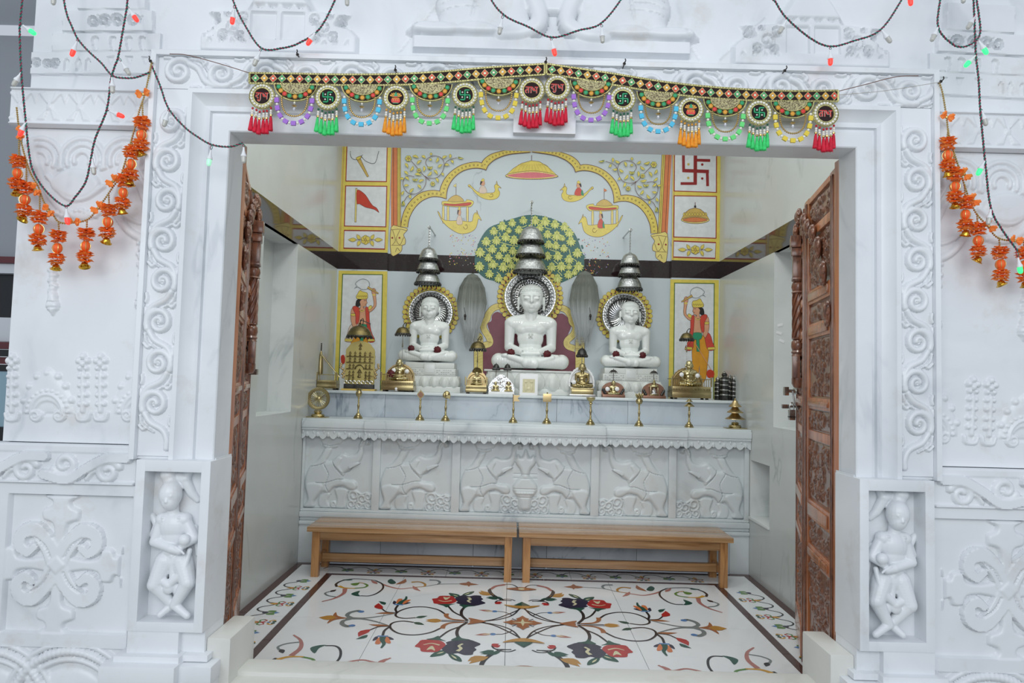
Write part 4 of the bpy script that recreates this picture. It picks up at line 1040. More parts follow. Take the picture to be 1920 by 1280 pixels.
def inlay_back():
    P = Paint(.00002)
    def S(pts, w, m, n=6):
        q = cr([R7(p) for p in pts], n); k = len(q); W = w if not isinstance(w, tuple) else [w[0]+(w[1]-w[0])*i/(k-1) for i in range(k)]
        P.stroke(q, W, m)
    def Fl(pts, m, n=3): P.fill(cr([R7(p) for p in pts], n, True), m)
    def Lf(a, b, w, m, bend=0): P.leaf(R7(a), R7(b), w, m, bend=bend)
    S([(78, 578), (130, 548), (200, 548)], .010, 'i_black'); S([(190, 550), (260, 566), (300, 592)], (.03, .02), 'i_rose'); S([(300, 585), (315, 605), (285, 640), (220, 664), (150, 668)], .013, 'i_black')
    Lf((300, 636), (392, 614), .05, 'i_ochre', -.1); Lf((255, 664), (342, 656), .05, 'i_green', .15); S([(180, 668), (250, 672), (275, 688)], .010, 'i_black'); Lf((278, 690), (230, 698), .035, 'i_red')
    S([(92, 722), (150, 775), (250, 812), (405, 840)], .011, 'i_black')
    # corner scroll
    Lf((540, 562), (385, 560), .06, 'i_brown'); Lf((462, 540), (462, 580), .035, 'i_brown')
    S([(530, 562), (680, 573), (770, 592), (860, 606)], .009, 'i_grey'); S([(700, 577), (678, 562), (695, 547), (755, 546)], (.012, .026), 'i_grey')
    S([(870, 606), (800, 596), (792, 578), (830, 564), (892, 570)], (.010, .024), 'i_ochre'); S([(832, 632), (880, 612), (980, 624), (1060, 612), (1112, 596)], (.012, .018), 'i_rose'); Lf((850, 630), (885, 596), .03, 'i_rose')
    Lf((1012, 594), (935, 546), .04, 'i_brown', .15); Fl([(1008, 578), (1040, 554), (1070, 570), (1055, 590), (1025, 590)], 'i_green')
    S([(1160, 572), (1112, 596), (1112, 630), (1160, 668), (1220, 690), (1285, 693)], .013, 'i_black'); Fl([(1285, 655), (1352, 680), (1330, 694), (1285, 696), (1300, 680)], 'i_green'); Lf((1150, 598), (1195, 570), .03, 'i_rose')
    S([(1160, 571), (1250, 567), (1340, 570), (1420, 590), (1460, 615), (1455, 635)], (.010, .018), 'i_black'); Lf((1330, 576), (1412, 580), .03, 'i_green')
    S([(1245, 600), (1225, 612), (1250, 628), (1330, 640)], .016, 'i_leaf'); S([(1245, 598), (1290, 594)], .012, 'i_ochre'); Fl([(1285, 596), (1350, 606), (1330, 618), (1300, 614)], 'i_leaf'); S([(1320, 640), (1400, 640), (1440, 628)], (.012, .026), 'i_gold')
    S([(1395, 645), (1410, 682), (1480, 722), (1578, 753)], (.030, .010), 'i_rose'); S([(1470, 712), (1530, 704), (1548, 688), (1510, 672)], .013, 'i_grey'); Lf((1510, 676), (1460, 656), .03, 'i_black')
    return P
def mirror_build(P, name, sx, sy):
    dz = .0004+.00013*((sx > 0)+2*(sy > 0))
    return P.build(name, lambda u, v, h: (FCX+sx*u, FCY+sy*v, dz+h), floor)
Q1, Q2 = inlay_quadrant(), inlay_back()
for sx in (1, -1):
    for sy in (1, -1):
        mirror_build(Q1, 'inlay_flowers', sx, sy); mirror_build(Q2, 'inlay_scroll', sx, sy)
C_ = Paint(.00003)
for a, L in ((0, .112), (math.pi/2, .112), (math.pi, .112), (1.5*math.pi, .112)):
    d = np.array([math.cos(a), math.sin(a)]); n_ = np.array([-d[1], d[0]])
    C_.fill([tuple(d*.0), tuple(d*.03+n_*.035), tuple(d*.055+n_*.03), tuple(d*.06+n_*.04), tuple(d*.08+n_*.018), tuple(d*L), tuple(d*.08-n_*.018), tuple(d*.06-n_*.04), tuple(d*.055-n_*.03), tuple(d*.03-n_*.035)], 'i_brown')
for a in (0, math.pi/2, math.pi, 1.5*math.pi):
    d = np.array([math.cos(a), math.sin(a)]); n_ = np.array([-d[1], d[0]]); C_.fill([tuple(n_*.012), tuple(d*.06), tuple(-n_*.012)], 'i_cream')
    d2 = (d+n_)/1.414; C_.stroke([tuple(d2*.05), tuple(d2*.085)], .006, 'i_black')
for s in (1, -1):   # tulip buds on the long axis
    C_.fill(cr([(s*a, b) for a, b in ((.205, 0), (.235, .02), (.305, .052), (.29, .015), (.30, 0), (.29, -.015), (.305, -.052), (.235, -.02))], 3, True), 'i_brown')
    C_.fill(cr([(a, s*b) for a, b in ((-.11, .30), (-.06, .255), (0, .235), (.06, .255), (.11, .30), (.06, .29), (0, .285), (-.06, .29))], 3, True), 'i_ochre')
    C_.fill([(-.05, s*.292), (0, s*.287), (.05, s*.292), (0, s*.36)], 'i_green')
    C_.fill(cr([(a, s*b) for a, b in ((-.10, .62), (-.05, .595), (0, .585), (.05, .595), (.10, .62), (.05, .645), (0, .66), (-.05, .645))], 3, True), 'i_brown'); C_.disc((0, s*.622), .022, 'i_cream', 8)
C_.build('inlay_rosette', lambda u, v, h: (FCX+u, FCY+v, .0032+h), floor)
# borders: running curls with two kinds of flowers
def curl_unit(B, P, kind):
    """P(u,v): u along the border (0..1 period), v across from inner side(0) to wall(1)"""
    st = lambda pts, w, m: B.stroke(cr([P(*q) for q in pts], 5), w, m)
    st([(.5, .45), (.30, .62), (.12, .85), (-.12, .92), (-.34, .80), (-.45, .55)], .011, 'i_black')
    if kind == 0:
        B.leaf(P(0.5, .55), P(.5, .1), .05, 'i_blue'); B.leaf(P(.5, .5), P(.28, .22), .05, 'i_leaf'); B.leaf(P(.5, .5), P(.72, .25), .05, 'i_leaf'); B.leaf(P(.5, .6), P(.5, .3), .03, 'i_sage'); B.disc(P(.5, .56), .018, 'i_navy', 8)
    else:
        B.leaf(P(.5, .75), P(.5, .22), .03, 'i_gold'); B.leaf(P(.5, .55), P(.5, .2), .02, 'i_red')
        for s in (-1, 1):
            st([(.5, .42), (.5+s*.2, .45), (.5+s*.28, .32)], .010, 'i_leaf'); st([(.5, .35), (.5+s*.18, .25), (.5+s*.25, .35)], .008, 'i_red')
            st([(.5, .12), (.5+s*.14, .14), (.5+s*.22, .03), (.5+s*.1, -.02)], .011, 'i_gold'); B.disc(P(.5+s*.08, .0), .012, 'i_green', 8)
        B.disc(P(.5, .15), .010, 'i_blue', 8)
per = .155
for side in (-1, 1):
    for k in range(11):
        B = Paint(.00003); y0 = 4.70-(k+1)*per
        if side < 0: P_ = lambda u, v: (-1.262-v*.18, y0+u*per)
        else: P_ = lambda u, v: (1.482+v*.18, y0+u*per)
        curl_unit(B, P_, k % 2); B.build('inlay_border', floorfn, floor)
for k in range(14):
    B = Paint(.00003); x0 = -1.2+k*.186; P_ = lambda u, v: (x0+u*.186, 4.845+v*.15)
    curl_unit(B, P_, k % 2); B.build('inlay_border', floorfn, floor)
# ================================================================== IDOLS
def idol_mesh():
    b = []
    B = lambda x, y, z, *r: b.append(('b', (x, y, z), r if len(r) > 1 else (r[0],)*3))
    Lm = lambda p, q, r0, r1: b.append(('l', p, q, r0, r1))
    B(0, 3, 58, 25, 15, 24); B(0, 3, 40, 22, 14, 18); B(0, 0, 30, 23, 17, 12); B(0, 2, 77, 32, 16, 16); B(0, 4, 70, 29, 15, 14)
    for s in (-1, 1):
        B(s*13, -3.5, 74, 14, 9, 10); B(s*37, 4, 86, 11.5, 12, 11); Lm((0, 5, 97), (s*34, 4, 90), 9, 9); Lm((s*14, 3, 84), (s*36, 3, 84), 13, 11)
        Lm((s*39, 4, 85), (s*39.5, 5, 42), 10.6, 9.2); Lm((s*39.5, 4, 40), (s*16, -25, 30), 9.2, 6.6)
        B(s*24, 3, 125, 2.6, 5, 11); B(s*24, 2, 114, 2.6, 3.4, 5.5)
        B(s*9.2, -19.5, 130.5, 5.6, 3.2, 2.8); Lm((s*3.5, -22.5, 136), (s*15.5, -17.8, 136.5), 1.3, 1.1); B(s*9, -10, 120, 9, 9, 9)
        Lm((s*18, 6, 14), (s*58, -16, 14), 16.5, 13); B(s*58, -15, 14, 14, 16, 14)
    Lm((0, 4, 92), (0, 3, 112), 13.5, 13)
    B(0, 1, 132, 22.5, 23, 24); B(0, -4, 117, 17, 17, 12); B(0, -13, 109.5, 7, 7, 5); B(0, 4, 146, 20.5, 21, 14)
    Lm((0, -22, 135), (0, -25.5, 124.5), 1.8, 2.9); B(0, -22.3, 124.2, 3.7, 2.8, 2.0); B(0, -20, 117, 5.5, 3, 1.7); B(0, -19.6, 113.8, 4.8, 3, 1.8)
    # hands laid one on the other
    B(0, -30, 26, 21, 11, 5); B(0, -31, 30, 18, 9, 3.6)
    for i in range(4): Lm((-13, -37+i*4.2, 33-.4*i), (15, -38.5+i*4.2, 32-.4*i), 2.5, 2.0)
    for i in range(4): Lm((16, -40+i*4.2, 27.5), (-16, -40+i*4.2, 27), 2.5, 2.1)
    Lm((-17, -27, 31), (-4, -24, 36), 3, 2.2); Lm((17, -27, 31), (4, -24, 36), 3, 2.2)
    # crossed shins and feet
    Lm((58, -20, 13), (-8, -44, 11), 13.2, 9.2); Lm((-58, -20, 13), (8, -42, 9.5), 13.2, 9.2)
    Lm((-8, -44, 12), (-38, -36, 21), 7, 5.5); Lm((8, -42, 10), (40, -33, 20), 7, 5.5)
    B(-44, -32, 23, 9, 5, 4.5); B(45, -29, 22, 9, 5, 4.5)
    B(0, -8, 8, 52, 26, 8)
    return blob(b, 1.15, 2, 'idol_body')
IDOL = idol_mesh(); IDOL.transform(Matrix.Translation((0, 0, -min(v.co.z for v in IDOL.vertices)))); IDOL.materials.append(M['idol_marble'])
def idol_in(m):
    me = IDOL.copy(); me.materials.clear(); me.materials.append(M[m]); return me
IDOL_BRASS = idol_in('brass_bright'); IDOL_GOLD = idol_in('brass'); 
K5 = .00437
def idol(name, label, px, py, Y, k, diamond=True):
    p = onY(px, py, Y); t = thing(name, label, 'statue', p, 0, 'white marble seated idols')
    inst('body', IDOL, t, (0, 0, 0), (0, 0, 0), k*K5)
    # carved chest mark, curls of hair, navel
    mb = MB(); s = k*K5
    mb.lathe([(0, -1.4), (2.2, -1.0), (2.8, 0)], 'pedestal_marble', (0, -13.6, 64), 10, 'y')
    for i in range(4): a = math.pi/4+i*math.pi/2; mb.lathe([(0, -1.), (1.4, -.7), (2., 0)], 'pedestal_marble', (3.6*math.cos(a), -13.0, 64+4.2*math.sin(a)), 8, 'y')
    o = mb.build('chest_mark', t); o.scale = (s, s, s)
    mb = MB()
    rnd = random.Random(3)
    for i in range(9):
        el = .30+i*.14
        n = max(5, int(24*math.cos(el)))
        for j in range(n):
            a = math.pi+math.pi*(j+.5*(i % 2))/(n-1) if n > 1 else 0
            x, y, z = 21.8*math.cos(el)*math.cos(a), 2+22.6*math.cos(el)*math.sin(a), 137+24*math.sin(el)
            if z < 146 and y < -14 and abs(x) < 16: continue
            mb.ball((x, y, z), 1.5, 'idol_marble', 5, 4)
    o = mb.build('hair_curls', t); o.scale = (s, s, s)
    return t
ZC = 1.435
i1 = idol('seated_idol', 'largest white marble seated idol, in the centre of the altar shelf', 993, 694, 5.66, 1.0)
i2 = idol('seated_idol', 'white marble seated idol on the left of the altar shelf', 803, 679.5, 5.67, .765)
i3 = idol('seated_idol', 'white marble seated idol on the right of the altar shelf', 1180, 690.5, 5.67, .78)

def pedestal(label, x, y, z1, w, d, two, g='idol pedestals'):
    t = thing('lotus_pedestal', label, 'pedestal', (x, y, ZS), 0, 'carved marble pedestals under the idols'); h = z1-ZS
    def slab(nm, hw, hd, z0, z1_, bev=.004): return MB().box(-hw, hw, -hd, hd, z0, z1_, 'pedestal_marble', bev).build(nm, t)
    def petals(nm, hw, hd, z0, z1_, n, flip=1):
        slab(nm, hw*.94, hd*.94, z0, z1_, .01)
        zc = (z0+z1_)/2; r = (z1_-z0)/2; pw_ = hw*2/n
        for k in range(n):
            xc = -hw+pw_*(k+.5); mb = MB()
            mb.ball((xc, -hd+.014, zc-flip*r*.25), (pw_*.53, .030, r*1.22), 'pedestal_marble', 14, 10); mb.ball((xc, -hd+.004, zc-flip*r*.3), (pw_*.36, .026, r*.95), 'pedestal_marble', 14, 10)
            mb.build('petal', t, smooth=30)
        for s in (-1, 1):
            for k in range(2):
                mb = MB(); mb.ball((s*hw*.95, -hd*.5+k*hd*.8, zc), (.012, pw_*.5, r), 'pedestal_marble', 10, 8); mb.build('petal', t)
    if two:
        slab('base_slab', w*.62, d*.5, 0, h*.20); petals('lower_lotus', w*.60, d*.49, h*.20, h*.56, 6)
        slab('upper_block', w*.52, d*.46, h*.56, h*.80, .006); slab('upper_block', w*.49, d*.44, h*.80, h-.0005, .008)
        mb = MB(); mb.box(-.045, .045, -d*.46-.006, -d*.42, h*.60, h*.98, 'pedestal_marble', .003); mb.box(-.036, .036, -d*.46-.009, -d*.42, h*.66, h*.92, 'inner_marble', .003); mb.build('emblem_tablet', t)
        for s in (-1, 1):
            mb = MB()
            for r in range(3):
                for k in range(9):
                    if (k*7+r*3) % 5: mb.box(s*(.06+k*.018)-.006, s*(.06+k*.018)+.006, -d*.46-.0012, -d*.45, h*(.60+.065*r), h*(.60+.065*r)+.004, 'joint')
            mb.build('inscription_lines', t, smooth=0)
    else:
        slab('base_slab', w*.50, d*.5, 0, h*.26, .01); petals('lotus', w*.56, d*.5, h*.24, h*.93, 6); slab('seat_slab', w*.57, d*.5, h*.92, h-.0005, .004)
    return t
def zat(px, py, Y): return onY(px, py, Y).z
pedestal('wide white lotus pedestal under the central idol', i1.location.x, 5.665, i1.location.z-.001, .64, .34, False)
pedestal('stepped white lotus pedestal with small tablet under the left idol', i2.location.x+.03, 5.675, i2.location.z-.001, .40, .32, True)
pedestal('stepped white lotus pedestal with small tablet under the right idol', i3.location.x-.01, 5.675, i3.location.z-.001, .43, .32, True)
# framed marble tablet in front of the middle pedestal
p = onY(991, 737, 5.36)
t = thing('framed_tablet', 'small white framed tablet leaning before the central idol', 'plaque', (p.x, 5.37, ZS))
MB().box(-.07, .07, -.012, .012, 0, .165, 'white_enamel', .004).build('frame', t)
rl = Relief(-.047, .047, .02, .125, .003)
for s in (-.022, .022): rl.ell((s, .06), .010, .035, .006); rl.disc((s, .102), .009, .006)
rl.disc((0, .05), .012, .005); rl.build('carved_picture', 'i_cream', -.0125, t, .004)

# silver halos
def halo(label, px, py, r, rays):
    c = onY(px, py, 5.83); t = thing('halo_disc', label, 'halo', c, 0, 'silver halo discs behind the idols')
    mb = MB(); R = r
    mb.lathe([(0, -.010), (R*.40, -.012), (R*.42, -.018), (R*.45, -.012)], 'silver', (0, 0, 0), 48, 'y'); mb.lathe([(R*.45, -.012), (R*.72, -.010)], 'silver_dark', (0, 0, 0), 48, 'y')
    mb.lathe([(R*.72, -.010), (R*.74, -.018), (R*.77, -.010)], 'silver_bright', (0, 0, 0), 48, 'y'); mb.lathe([(R*.77, -.010), (R*.90, -.008)], 'silver', (0, 0, 0), 48, 'y')
    mb.lathe([(R*.90, -.008), (R*.92, -.018), (R*.97, -.018), (R, -.004), (R, .004), (0, .004)], 'silver_bright', (0, 0, 0), 48, 'y')
    mb.build('plate', t)
    mb = MB()
    for i in range(52): a = 2*math.pi*i/52; mb.ball((R*.945*math.cos(a), -.016, R*.945*math.sin(a)), (.009, .006, .009), 'silver_bright', 6, 4)
    mb.build('rim_beads', t)
    mb = MB(); rnd = random.Random(5)
    n = 36
    for i in range(n):
        a = 2*math.pi*i/n
        if rays:
            pts = [((R*(.24+.44*q))*math.cos(a+.10*math.sin(q*4)), -.014, (R*(.24+.44*q))*math.sin(a+.10*math.sin(q*4))) for q in np.linspace(0, 1, 6)]; mb.tube(pts, [.006, .008, .008, .007, .005, .003], 'silver_bright', 5)
        else:
            for rr, tt in ((.52, 1), (.62, -1)):
                cx, cz = R*rr*math.cos(a+.08*tt), R*rr*math.sin(a+.08*tt); mb.tube([(cx+.012*math.cos(q*tt), -.013, cz+.012*math.sin(q*tt)) for q in np.linspace(a, a+4.4, 6)], .0038, 'silver_bright', 5)
        cx, cz = R*.835*math.cos(a), R*.835*math.sin(a); mb.tube([(cx+.010*math.cos(q), -.012, cz+.010*math.sin(q)) for q in np.linspace(a, a+4.4, 6)], .0032, 'silver_dark', 5)
    mb.build('embossing', t)
    return t
halo('large round silver halo behind the central idol', 994, 557, .222, False)
halo('round silver halo with rays behind the left idol', 808, 586, .188, True)
halo('round silver halo with rays behind the right idol', 1170, 591, .188, True)

# ---- tiered silver umbrellas hanging over the idols
def dome(mb, c, r, h, m='silver', mf='silver_dark', n=20):
    mb.lathe([(.0, h), (r*.10, h*.99), (r*.32, h*.95), (r*.55, h*.84), (r*.72, h*.66), (r*.82, h*.45), (r*.86, h*.43), (r*.87, h*.36), (r*.93, h*.18), (r, 0), (r*.98, -.004), (r*.9, 0), (r*.6, h*.45), (0, h*.8)], m, c, 32)
    for i in range(n):
        a = 2*math.pi*i/n; mb.ball((c[0]+r*.98*math.cos(a), c[1]+r*.98*math.sin(a), c[2]-.009), (.007, .007, .011), mf, 6, 5)
    mb.lathe([(r*1.005, .004), (r*1.015, -.004), (r*.99, -.006)], mf, c, 32)
def chhatra(label, px, tiers, ytop, rod):
    Y = 5.67; base = onY(px, tiers[-1][1], Y); t = thing('tiered_umbrella', label, 'umbrella', base, 0, 'three-tiered silver umbrellas over the idols')
    for (y0, y1, w) in tiers:
        a, b = onY(px, y0, Y), onY(px, y1, Y); mb = MB(); r = w/2*Y/FPX; dome(mb, (0, 0, 0), r, (a.z-b.z)*.98, n=26); mb.build('tier', t, (0, 0, b.z-base.z))
    top = onY(px, tiers[0][0], Y).z-base.z; hk = onY(px+2, ytop, Y).z-base.z
    mb = MB(); mb.tube([(0, 0, -.0), (0, 0, top+.004)], .005, 'silver_dark', 8); mb.lathe([(0, .016), (.006, .012), (.012, .006), (.014, 0)], 'silver', (0, 0, top-.004), 14)
    mb.build('stem', t)
    mb = MB(); n = int((hk-top)/.012)
    for i in range(n):
        z = top+.012+(hk-top-.012)*(i+.5)/n; rr = .005
        ring = [(rr*math.cos(a)*(1 if i % 2 else .15), rr*math.cos(a)*(.15 if i % 2 else 1), z+.0085*math.sin(a)) for a in np.linspace(0, 2*math.pi, 9)]
        mb.tube(ring, .0018, 'steel', 5, False)
    mb.build('chain', t)
    mb = MB(); mb.tube([(rod[0]*Y/FPX, YM-Y-.002, rod[1]*Y/FPX+hk), (0, -.02, hk+.006)], .006, 'steel', 8)
    mb.tube([(.011*math.cos(a), -.02, hk+.0+.011*math.sin(a)) for a in np.linspace(0, 2*math.pi, 12)], .003, 'steel', 6, False); mb.build('wall_hook', t)
    return t
chhatra('three-tiered silver umbrella hanging above the central idol', 994, [(424, 453, 50), (452, 479, 56), (478, 509, 65)], 380, (0, -.2))
chhatra('three-tiered silver umbrella hanging above the left idol', 802, [(463, 486, 37), (486, 508, 44), (508, 531, 50)], 427, (5, -3))
chhatra('three-tiered silver umbrella hanging above the right idol', 1180, [(474, 496, 37), (495, 515, 43), (515, 541, 49)], 432, (-5, -3))

# ---- fly whisks
def whisk(label, px, y0, y1, w, seed, dx):
    Y = 5.80; a, b = onY(px, y0, Y), onY(px+dx, y1, Y); t = thing('fly_whisk', label, 'whisk', (a.x, Y, b.z), 0, 'grey hair fly whisks on the back wall')
    h = a.z-b.z; R = w/2*Y/FPX; rnd = random.Random(seed)
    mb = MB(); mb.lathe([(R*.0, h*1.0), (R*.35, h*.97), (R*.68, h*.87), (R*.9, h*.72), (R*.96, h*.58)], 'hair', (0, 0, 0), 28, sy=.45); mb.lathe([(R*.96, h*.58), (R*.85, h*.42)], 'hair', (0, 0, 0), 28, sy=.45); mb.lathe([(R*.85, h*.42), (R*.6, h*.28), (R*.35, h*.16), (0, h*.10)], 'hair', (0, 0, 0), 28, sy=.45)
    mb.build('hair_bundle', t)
    mb = MB()
    for i in range(420):
        a_ = rnd.uniform(0, 2*math.pi); k = rnd.uniform(.85, 1.05); e = rnd.uniform(.0, .3)
        prof = [(.1, .985), (.5, .93), (.82, .8), (.97, .6), (.85, .42), (.6, .26), (.42+rnd.uniform(-.25, .2), e*.5)]
        pp = [(R*r*k*math.cos(a_), R*.47*r*k*math.sin(a_), h*z) for r, z in prof]
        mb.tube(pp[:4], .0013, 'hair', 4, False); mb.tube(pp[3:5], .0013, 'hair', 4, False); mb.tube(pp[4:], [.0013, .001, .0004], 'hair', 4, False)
    mb.build('hair_strands', t, kind='stuff')
    mb = MB(); s = -1 if px < 990 else 1
    q = onY(px+s*14-(4 if s > 0 else 0), 592, Y-.07); lx, lz = q.x-a.x, q.z-b.z
    mb.tube([(lx-.01, -.07, lz+.07), (lx, -.07, lz+.02)], .002, 'iron', 5); mb.ball((lx, -.07, lz), (.010, .008, .018), 'iron', 8, 6); mb.ball((lx, -.07, lz-.025), (.007, .006, .010), 'iron', 8, 6)
    mb.build('pendant', t)
    mb = MB(); mb.tube([(0, .0, h*.96), (0, .03, h*1.02), (0, YM-Y-.002, h*1.02)], .007, 'iron', 8); mb.build('wall_peg', t)
    return t
whisk('grey fly whisk hanging between the left and central idols', 886, 512, 648, 56, 1, 6)
whisk('grey fly whisk hanging between the central and right idols', 1097, 507, 648, 56, 2, -2)

# ---- roses in the idols' arms, white blossoms on the brass figures
def rose_mesh(m, r, seed):
    mb = MB(); rnd = random.Random(seed); mb.ball((0, 0, 0), (r*.75, r*.6, r*.7), m, 10, 8)
    for ring, n in ((.45, 5), (.75, 7), (1., 8)):
        for i in range(n):
            a = 2*math.pi*i/n+ring*3; mb.ball((r*ring*.62*math.cos(a), -r*.45*(1.1-ring), r*ring*.62*math.sin(a)), (r*.36, r*.22, r*.36), m, 8, 6)
    return mb.build('rose', mesh_only=True)
ROSE = rose_mesh('rose', .034, 1); BLOSSOM = rose_mesh('flower_white', .02, 2)
def flower(name, label, px, py, Y, me, g=None, k=1.):
    o = inst(name, me, None, onY(px, py, Y), (0, 0, 0), k); tag(o, label, 'flower', g); return o
for i, (lab, px, py, Y, k) in enumerate((('dark red rose at the left elbow of the central idol', 958, 661, 5.50, 1.), ('dark red rose at the right elbow of the central idol', 1026, 664, 5.50, 1.), ('dark red rose at the left elbow of the left idol', 771, 653, 5.545, .85), ('dark red rose at the right elbow of the left idol', 820, 656, 5.545, .98),
        ('dark red rose at the left elbow of the right idol', 1155, 664, 5.545, .9), ('dark red rose at the right elbow of the right idol', 1205, 666, 5.545, .88), ('dark red rose before the tall brass plaque', 733, 700, 5.36, .9))):
    flower('rose', lab, px, py, Y, ROSE, 'dark red roses', k)
# ================================================================== BRASS AND SILVER ON THE SHELF AND LEDGE
def small_umbrella(parent, base, top_z, r, h, m='brass_dark', mf='silver_dark', pole=True, hook=True):
    mb = MB(); dome(mb, (0, 0, 0), r, h, m, mf, 18); mb.lathe([(0, h*1.28), (r*.10, h*1.2), (r*.05, h*1.1), (r*.14, h*1.0), (r*.16, h*.95)], m, (0, 0, 0), 12)
    u = mb.build('umbrella_dome', parent, (base[0], base[1], top_z))
    if hook:
        mb = MB(); mb.tube(cr([(0, 0, h*1.2), (.004, 0, h*1.35), (.016, 0, h*1.62), (.026, 0, h*1.55), (.024, 0, h*1.2), (.02, 0, h*1.05)], 4), .003, 'iron', 6); mb.build('umbrella_hook', u)
    if pole: MB().tube([base, (base[0], base[1], top_z+h*.8)], .0028, 'steel', 8).build('umbrella_pole', parent)
def brass_idol(parent, k, loc, me=None): return inst('figure', me or IDOL_BRASS, parent, loc, (0, 0, 0), k)
def backplate(parent, r, loc, m, n=16, h=1.0, name='back_plate'):
    pts = []
    for i in range(n*6+1):
        a = -.25+(math.pi+.5)*i/(n*6); q = 1+.035*abs(math.sin(n*(a+.25)*math.pi/(math.pi+.5))); pts.append((r*q*math.cos(a), r*q*h*math.sin(a)))
    mb = MB(); mb.prism(pts, -.004, .004, m); mb.lathe([(r*.86, -.006), (r*.90, -.009), (r*.93, -.005)], m, (0, 0, 0), 30, 'y', (0, math.pi))
    return mb.build(name, parent, loc, smooth=30)
def throne(parent, w, d, h, m='brass', rail=.05):
    mb = MB(); mb.box(-w, w, -d, d, .012, h*.55, m, .004); mb.box(-w*1.02, w*1.02, -d*1.02, d*1.02, h*.55, h*.62, m, .002); mb.box(-w*.98, w*.98, -d*.98, d*.98, h*.62, h, m, .003)
    for i in range(14): mb.ball((-w+2*w*(i+.5)/14, -d*1.0, h*.78), (.005, .004, .006), m, 6, 4)
    mb.build('throne', parent)
    for sx in (-1, 1):
        for sy in (-1, 1): MB().box(sx*w*.8-.01, sx*w*.8+.01, sy*d*.8-.01, sy*d*.8+.01, 0, .014, 'iron').build('foot', parent)
    if rail:
        mb = MB()
        mb.box(-w, w, -d, -d+.006, h+rail-.006, h+rail, m)
        n = int(2*w/.017)
        for i in range(n+1):
            x = -w+.004+(2*w-.008)*i/n
            if .04 < abs(x) or rail < .03: mb.box(x-.002, x+.002, -d+.001, -d+.005, h, h+rail, m)
        for s in (-1, 1): mb.box(s*w-.003, s*w+.003, -d, d, h+rail-.006, h+rail, m); mb.box(s*w-.006, s*w+.006, -d-.003, -d+.009, h, h+rail+.016, m, .002)
        mb.build('railing', parent, smooth=0)
def at_shelf(px, Y): return Vector((onY(px, 735, Y).x, Y, ZS))

# far left: brass throne with railing, easel leg and tall slim figure
t = thing('brass_throne', 'small brass throne with railing in the left corner of the shelf', 'throne', at_shelf(615, 5.42)); throne(t, .075, .06, .075, 'brass', .045)
mb = MB(); mb.tube([(-.068, 0, .12), (-.068, 0, .17), (-.066, 0, .26), (-.066, 0, .30)], [.02, .022, .014, .006], 'brass', 12); mb.tube([(-.066, 0, .30), (-.066, 0, .35)], .003, 'iron', 6)
for k in range(5): mb.ball((-.066, 0, .31+k*.012), .006, 'iron', 6, 5)
mb.build('slim_figure', t); MB().tube([(-.06, -.02, .275), (.09, -.02, .10)], .006, 'brass_bright', 8).build('slanting_bar', t)
# tall brass plaque of many niches, umbrella over it
c = at_shelf(673, 5.42); t = thing('brass_plaque', 'tall scalloped brass plaque with rows of small seated figures', 'plaque', c)
MB().box(-.115, .115, -.03, .03, .012, .05, 'silver_dark', .004).box(-.13, .13, -.045, .045, 0, .014, 'p_gold', .002).build('base', t)
pts = [(-.112, .045)]+[(-.112-.006*abs(math.sin(k*1.2)), .05+k*.018) for k in range(13)]
arc = [(.112*math.cos(a)*(1+.04*abs(math.sin(5*a))), .285+.10*math.sin(a)*(1+.04*abs(math.sin(5*a)))) for a in np.linspace(math.pi, 0, 40)]
pts = pts+arc+[(-x, z) for x, z in pts[::-1]]
MB().prism(pts, -.006, .006, 'brass_plate').build('back_plate', t, smooth=20)
mb = MB(); fig = lambda x, z, k=1.: (mb.ball((x, -.012, z+.005*k), (.010*k, .006, .006*k), 'brass_dark', 8, 5), mb.ball((x, -.012, z+.014*k), (.006*k, .005, .009*k), 'brass_dark', 8, 5), mb.ball((x, -.013, z+.026*k), .0045*k, 'brass_dark', 8, 5), mb.prism([(x-.014*k, z+.022*k), (x+.014*k, z+.022*k), (x, z+.046*k)], -.009, -.005, 'brass_dark'))
for z in (.268, .222, .172, .118, .075):
    if z > .2: mb.box(-.105, .105, -.014, -.004, z-.008, z, 'brass_dark', .002)
    else: mb.box(-.105, -.042, -.014, -.004, z-.008, z, 'brass_dark', .002); mb.box(.042, .105, -.014, -.004, z-.008, z, 'brass_dark', .002)
    for k in range(5):
        x = -.078+.039*k
        if z < .2 and k == 2: continue
        if z < .2 and k in (1, 3): x *= 1.25
        fig(x, z, .85)
fig(0, .318, 1.2); mb.lathe([(.028, -.010), (.034, -.014), (.040, -.010)], 'brass_dark', (0, 0, .165), 24, 'y', (0, math.pi)); fig(0, .10, 1.6)
mb.build('figure_rows', t)
for s in (-1, 1):
    mb = MB(); rnd = random.Random(4)
    for k in range(9): mb.ball((s*(.118+rnd.uniform(0, .035)), -.01, .10+k*.013), .010, 'gold_satin', 8, 6)
    mb.build('leaf_spray', t)
mb = MB()
for k in range(7): mb.tube([(-.1+k*.033+.012*math.cos(a), -.034, .065+.012*math.sin(a)) for a in np.linspace(0, 5, 8)], .003, 'silver_bright', 5)
mb.build('filigree', t)
u = thing('hanging_umbrella', 'wide brass umbrella with dark fringe above the brass plaque', 'umbrella', onY(674, 634, 5.46))
u.location.z = onY(674, 630, 5.46).z
small_umbrella(u, (0, 0, 0), 0, .100, .085, pole=False, hook=True); MB().tube([(0, .0, .09), (0, .02, .13), (0, YB-.025-5.46, .13)], .004, 'iron', 6).build('wall_bracket', u)
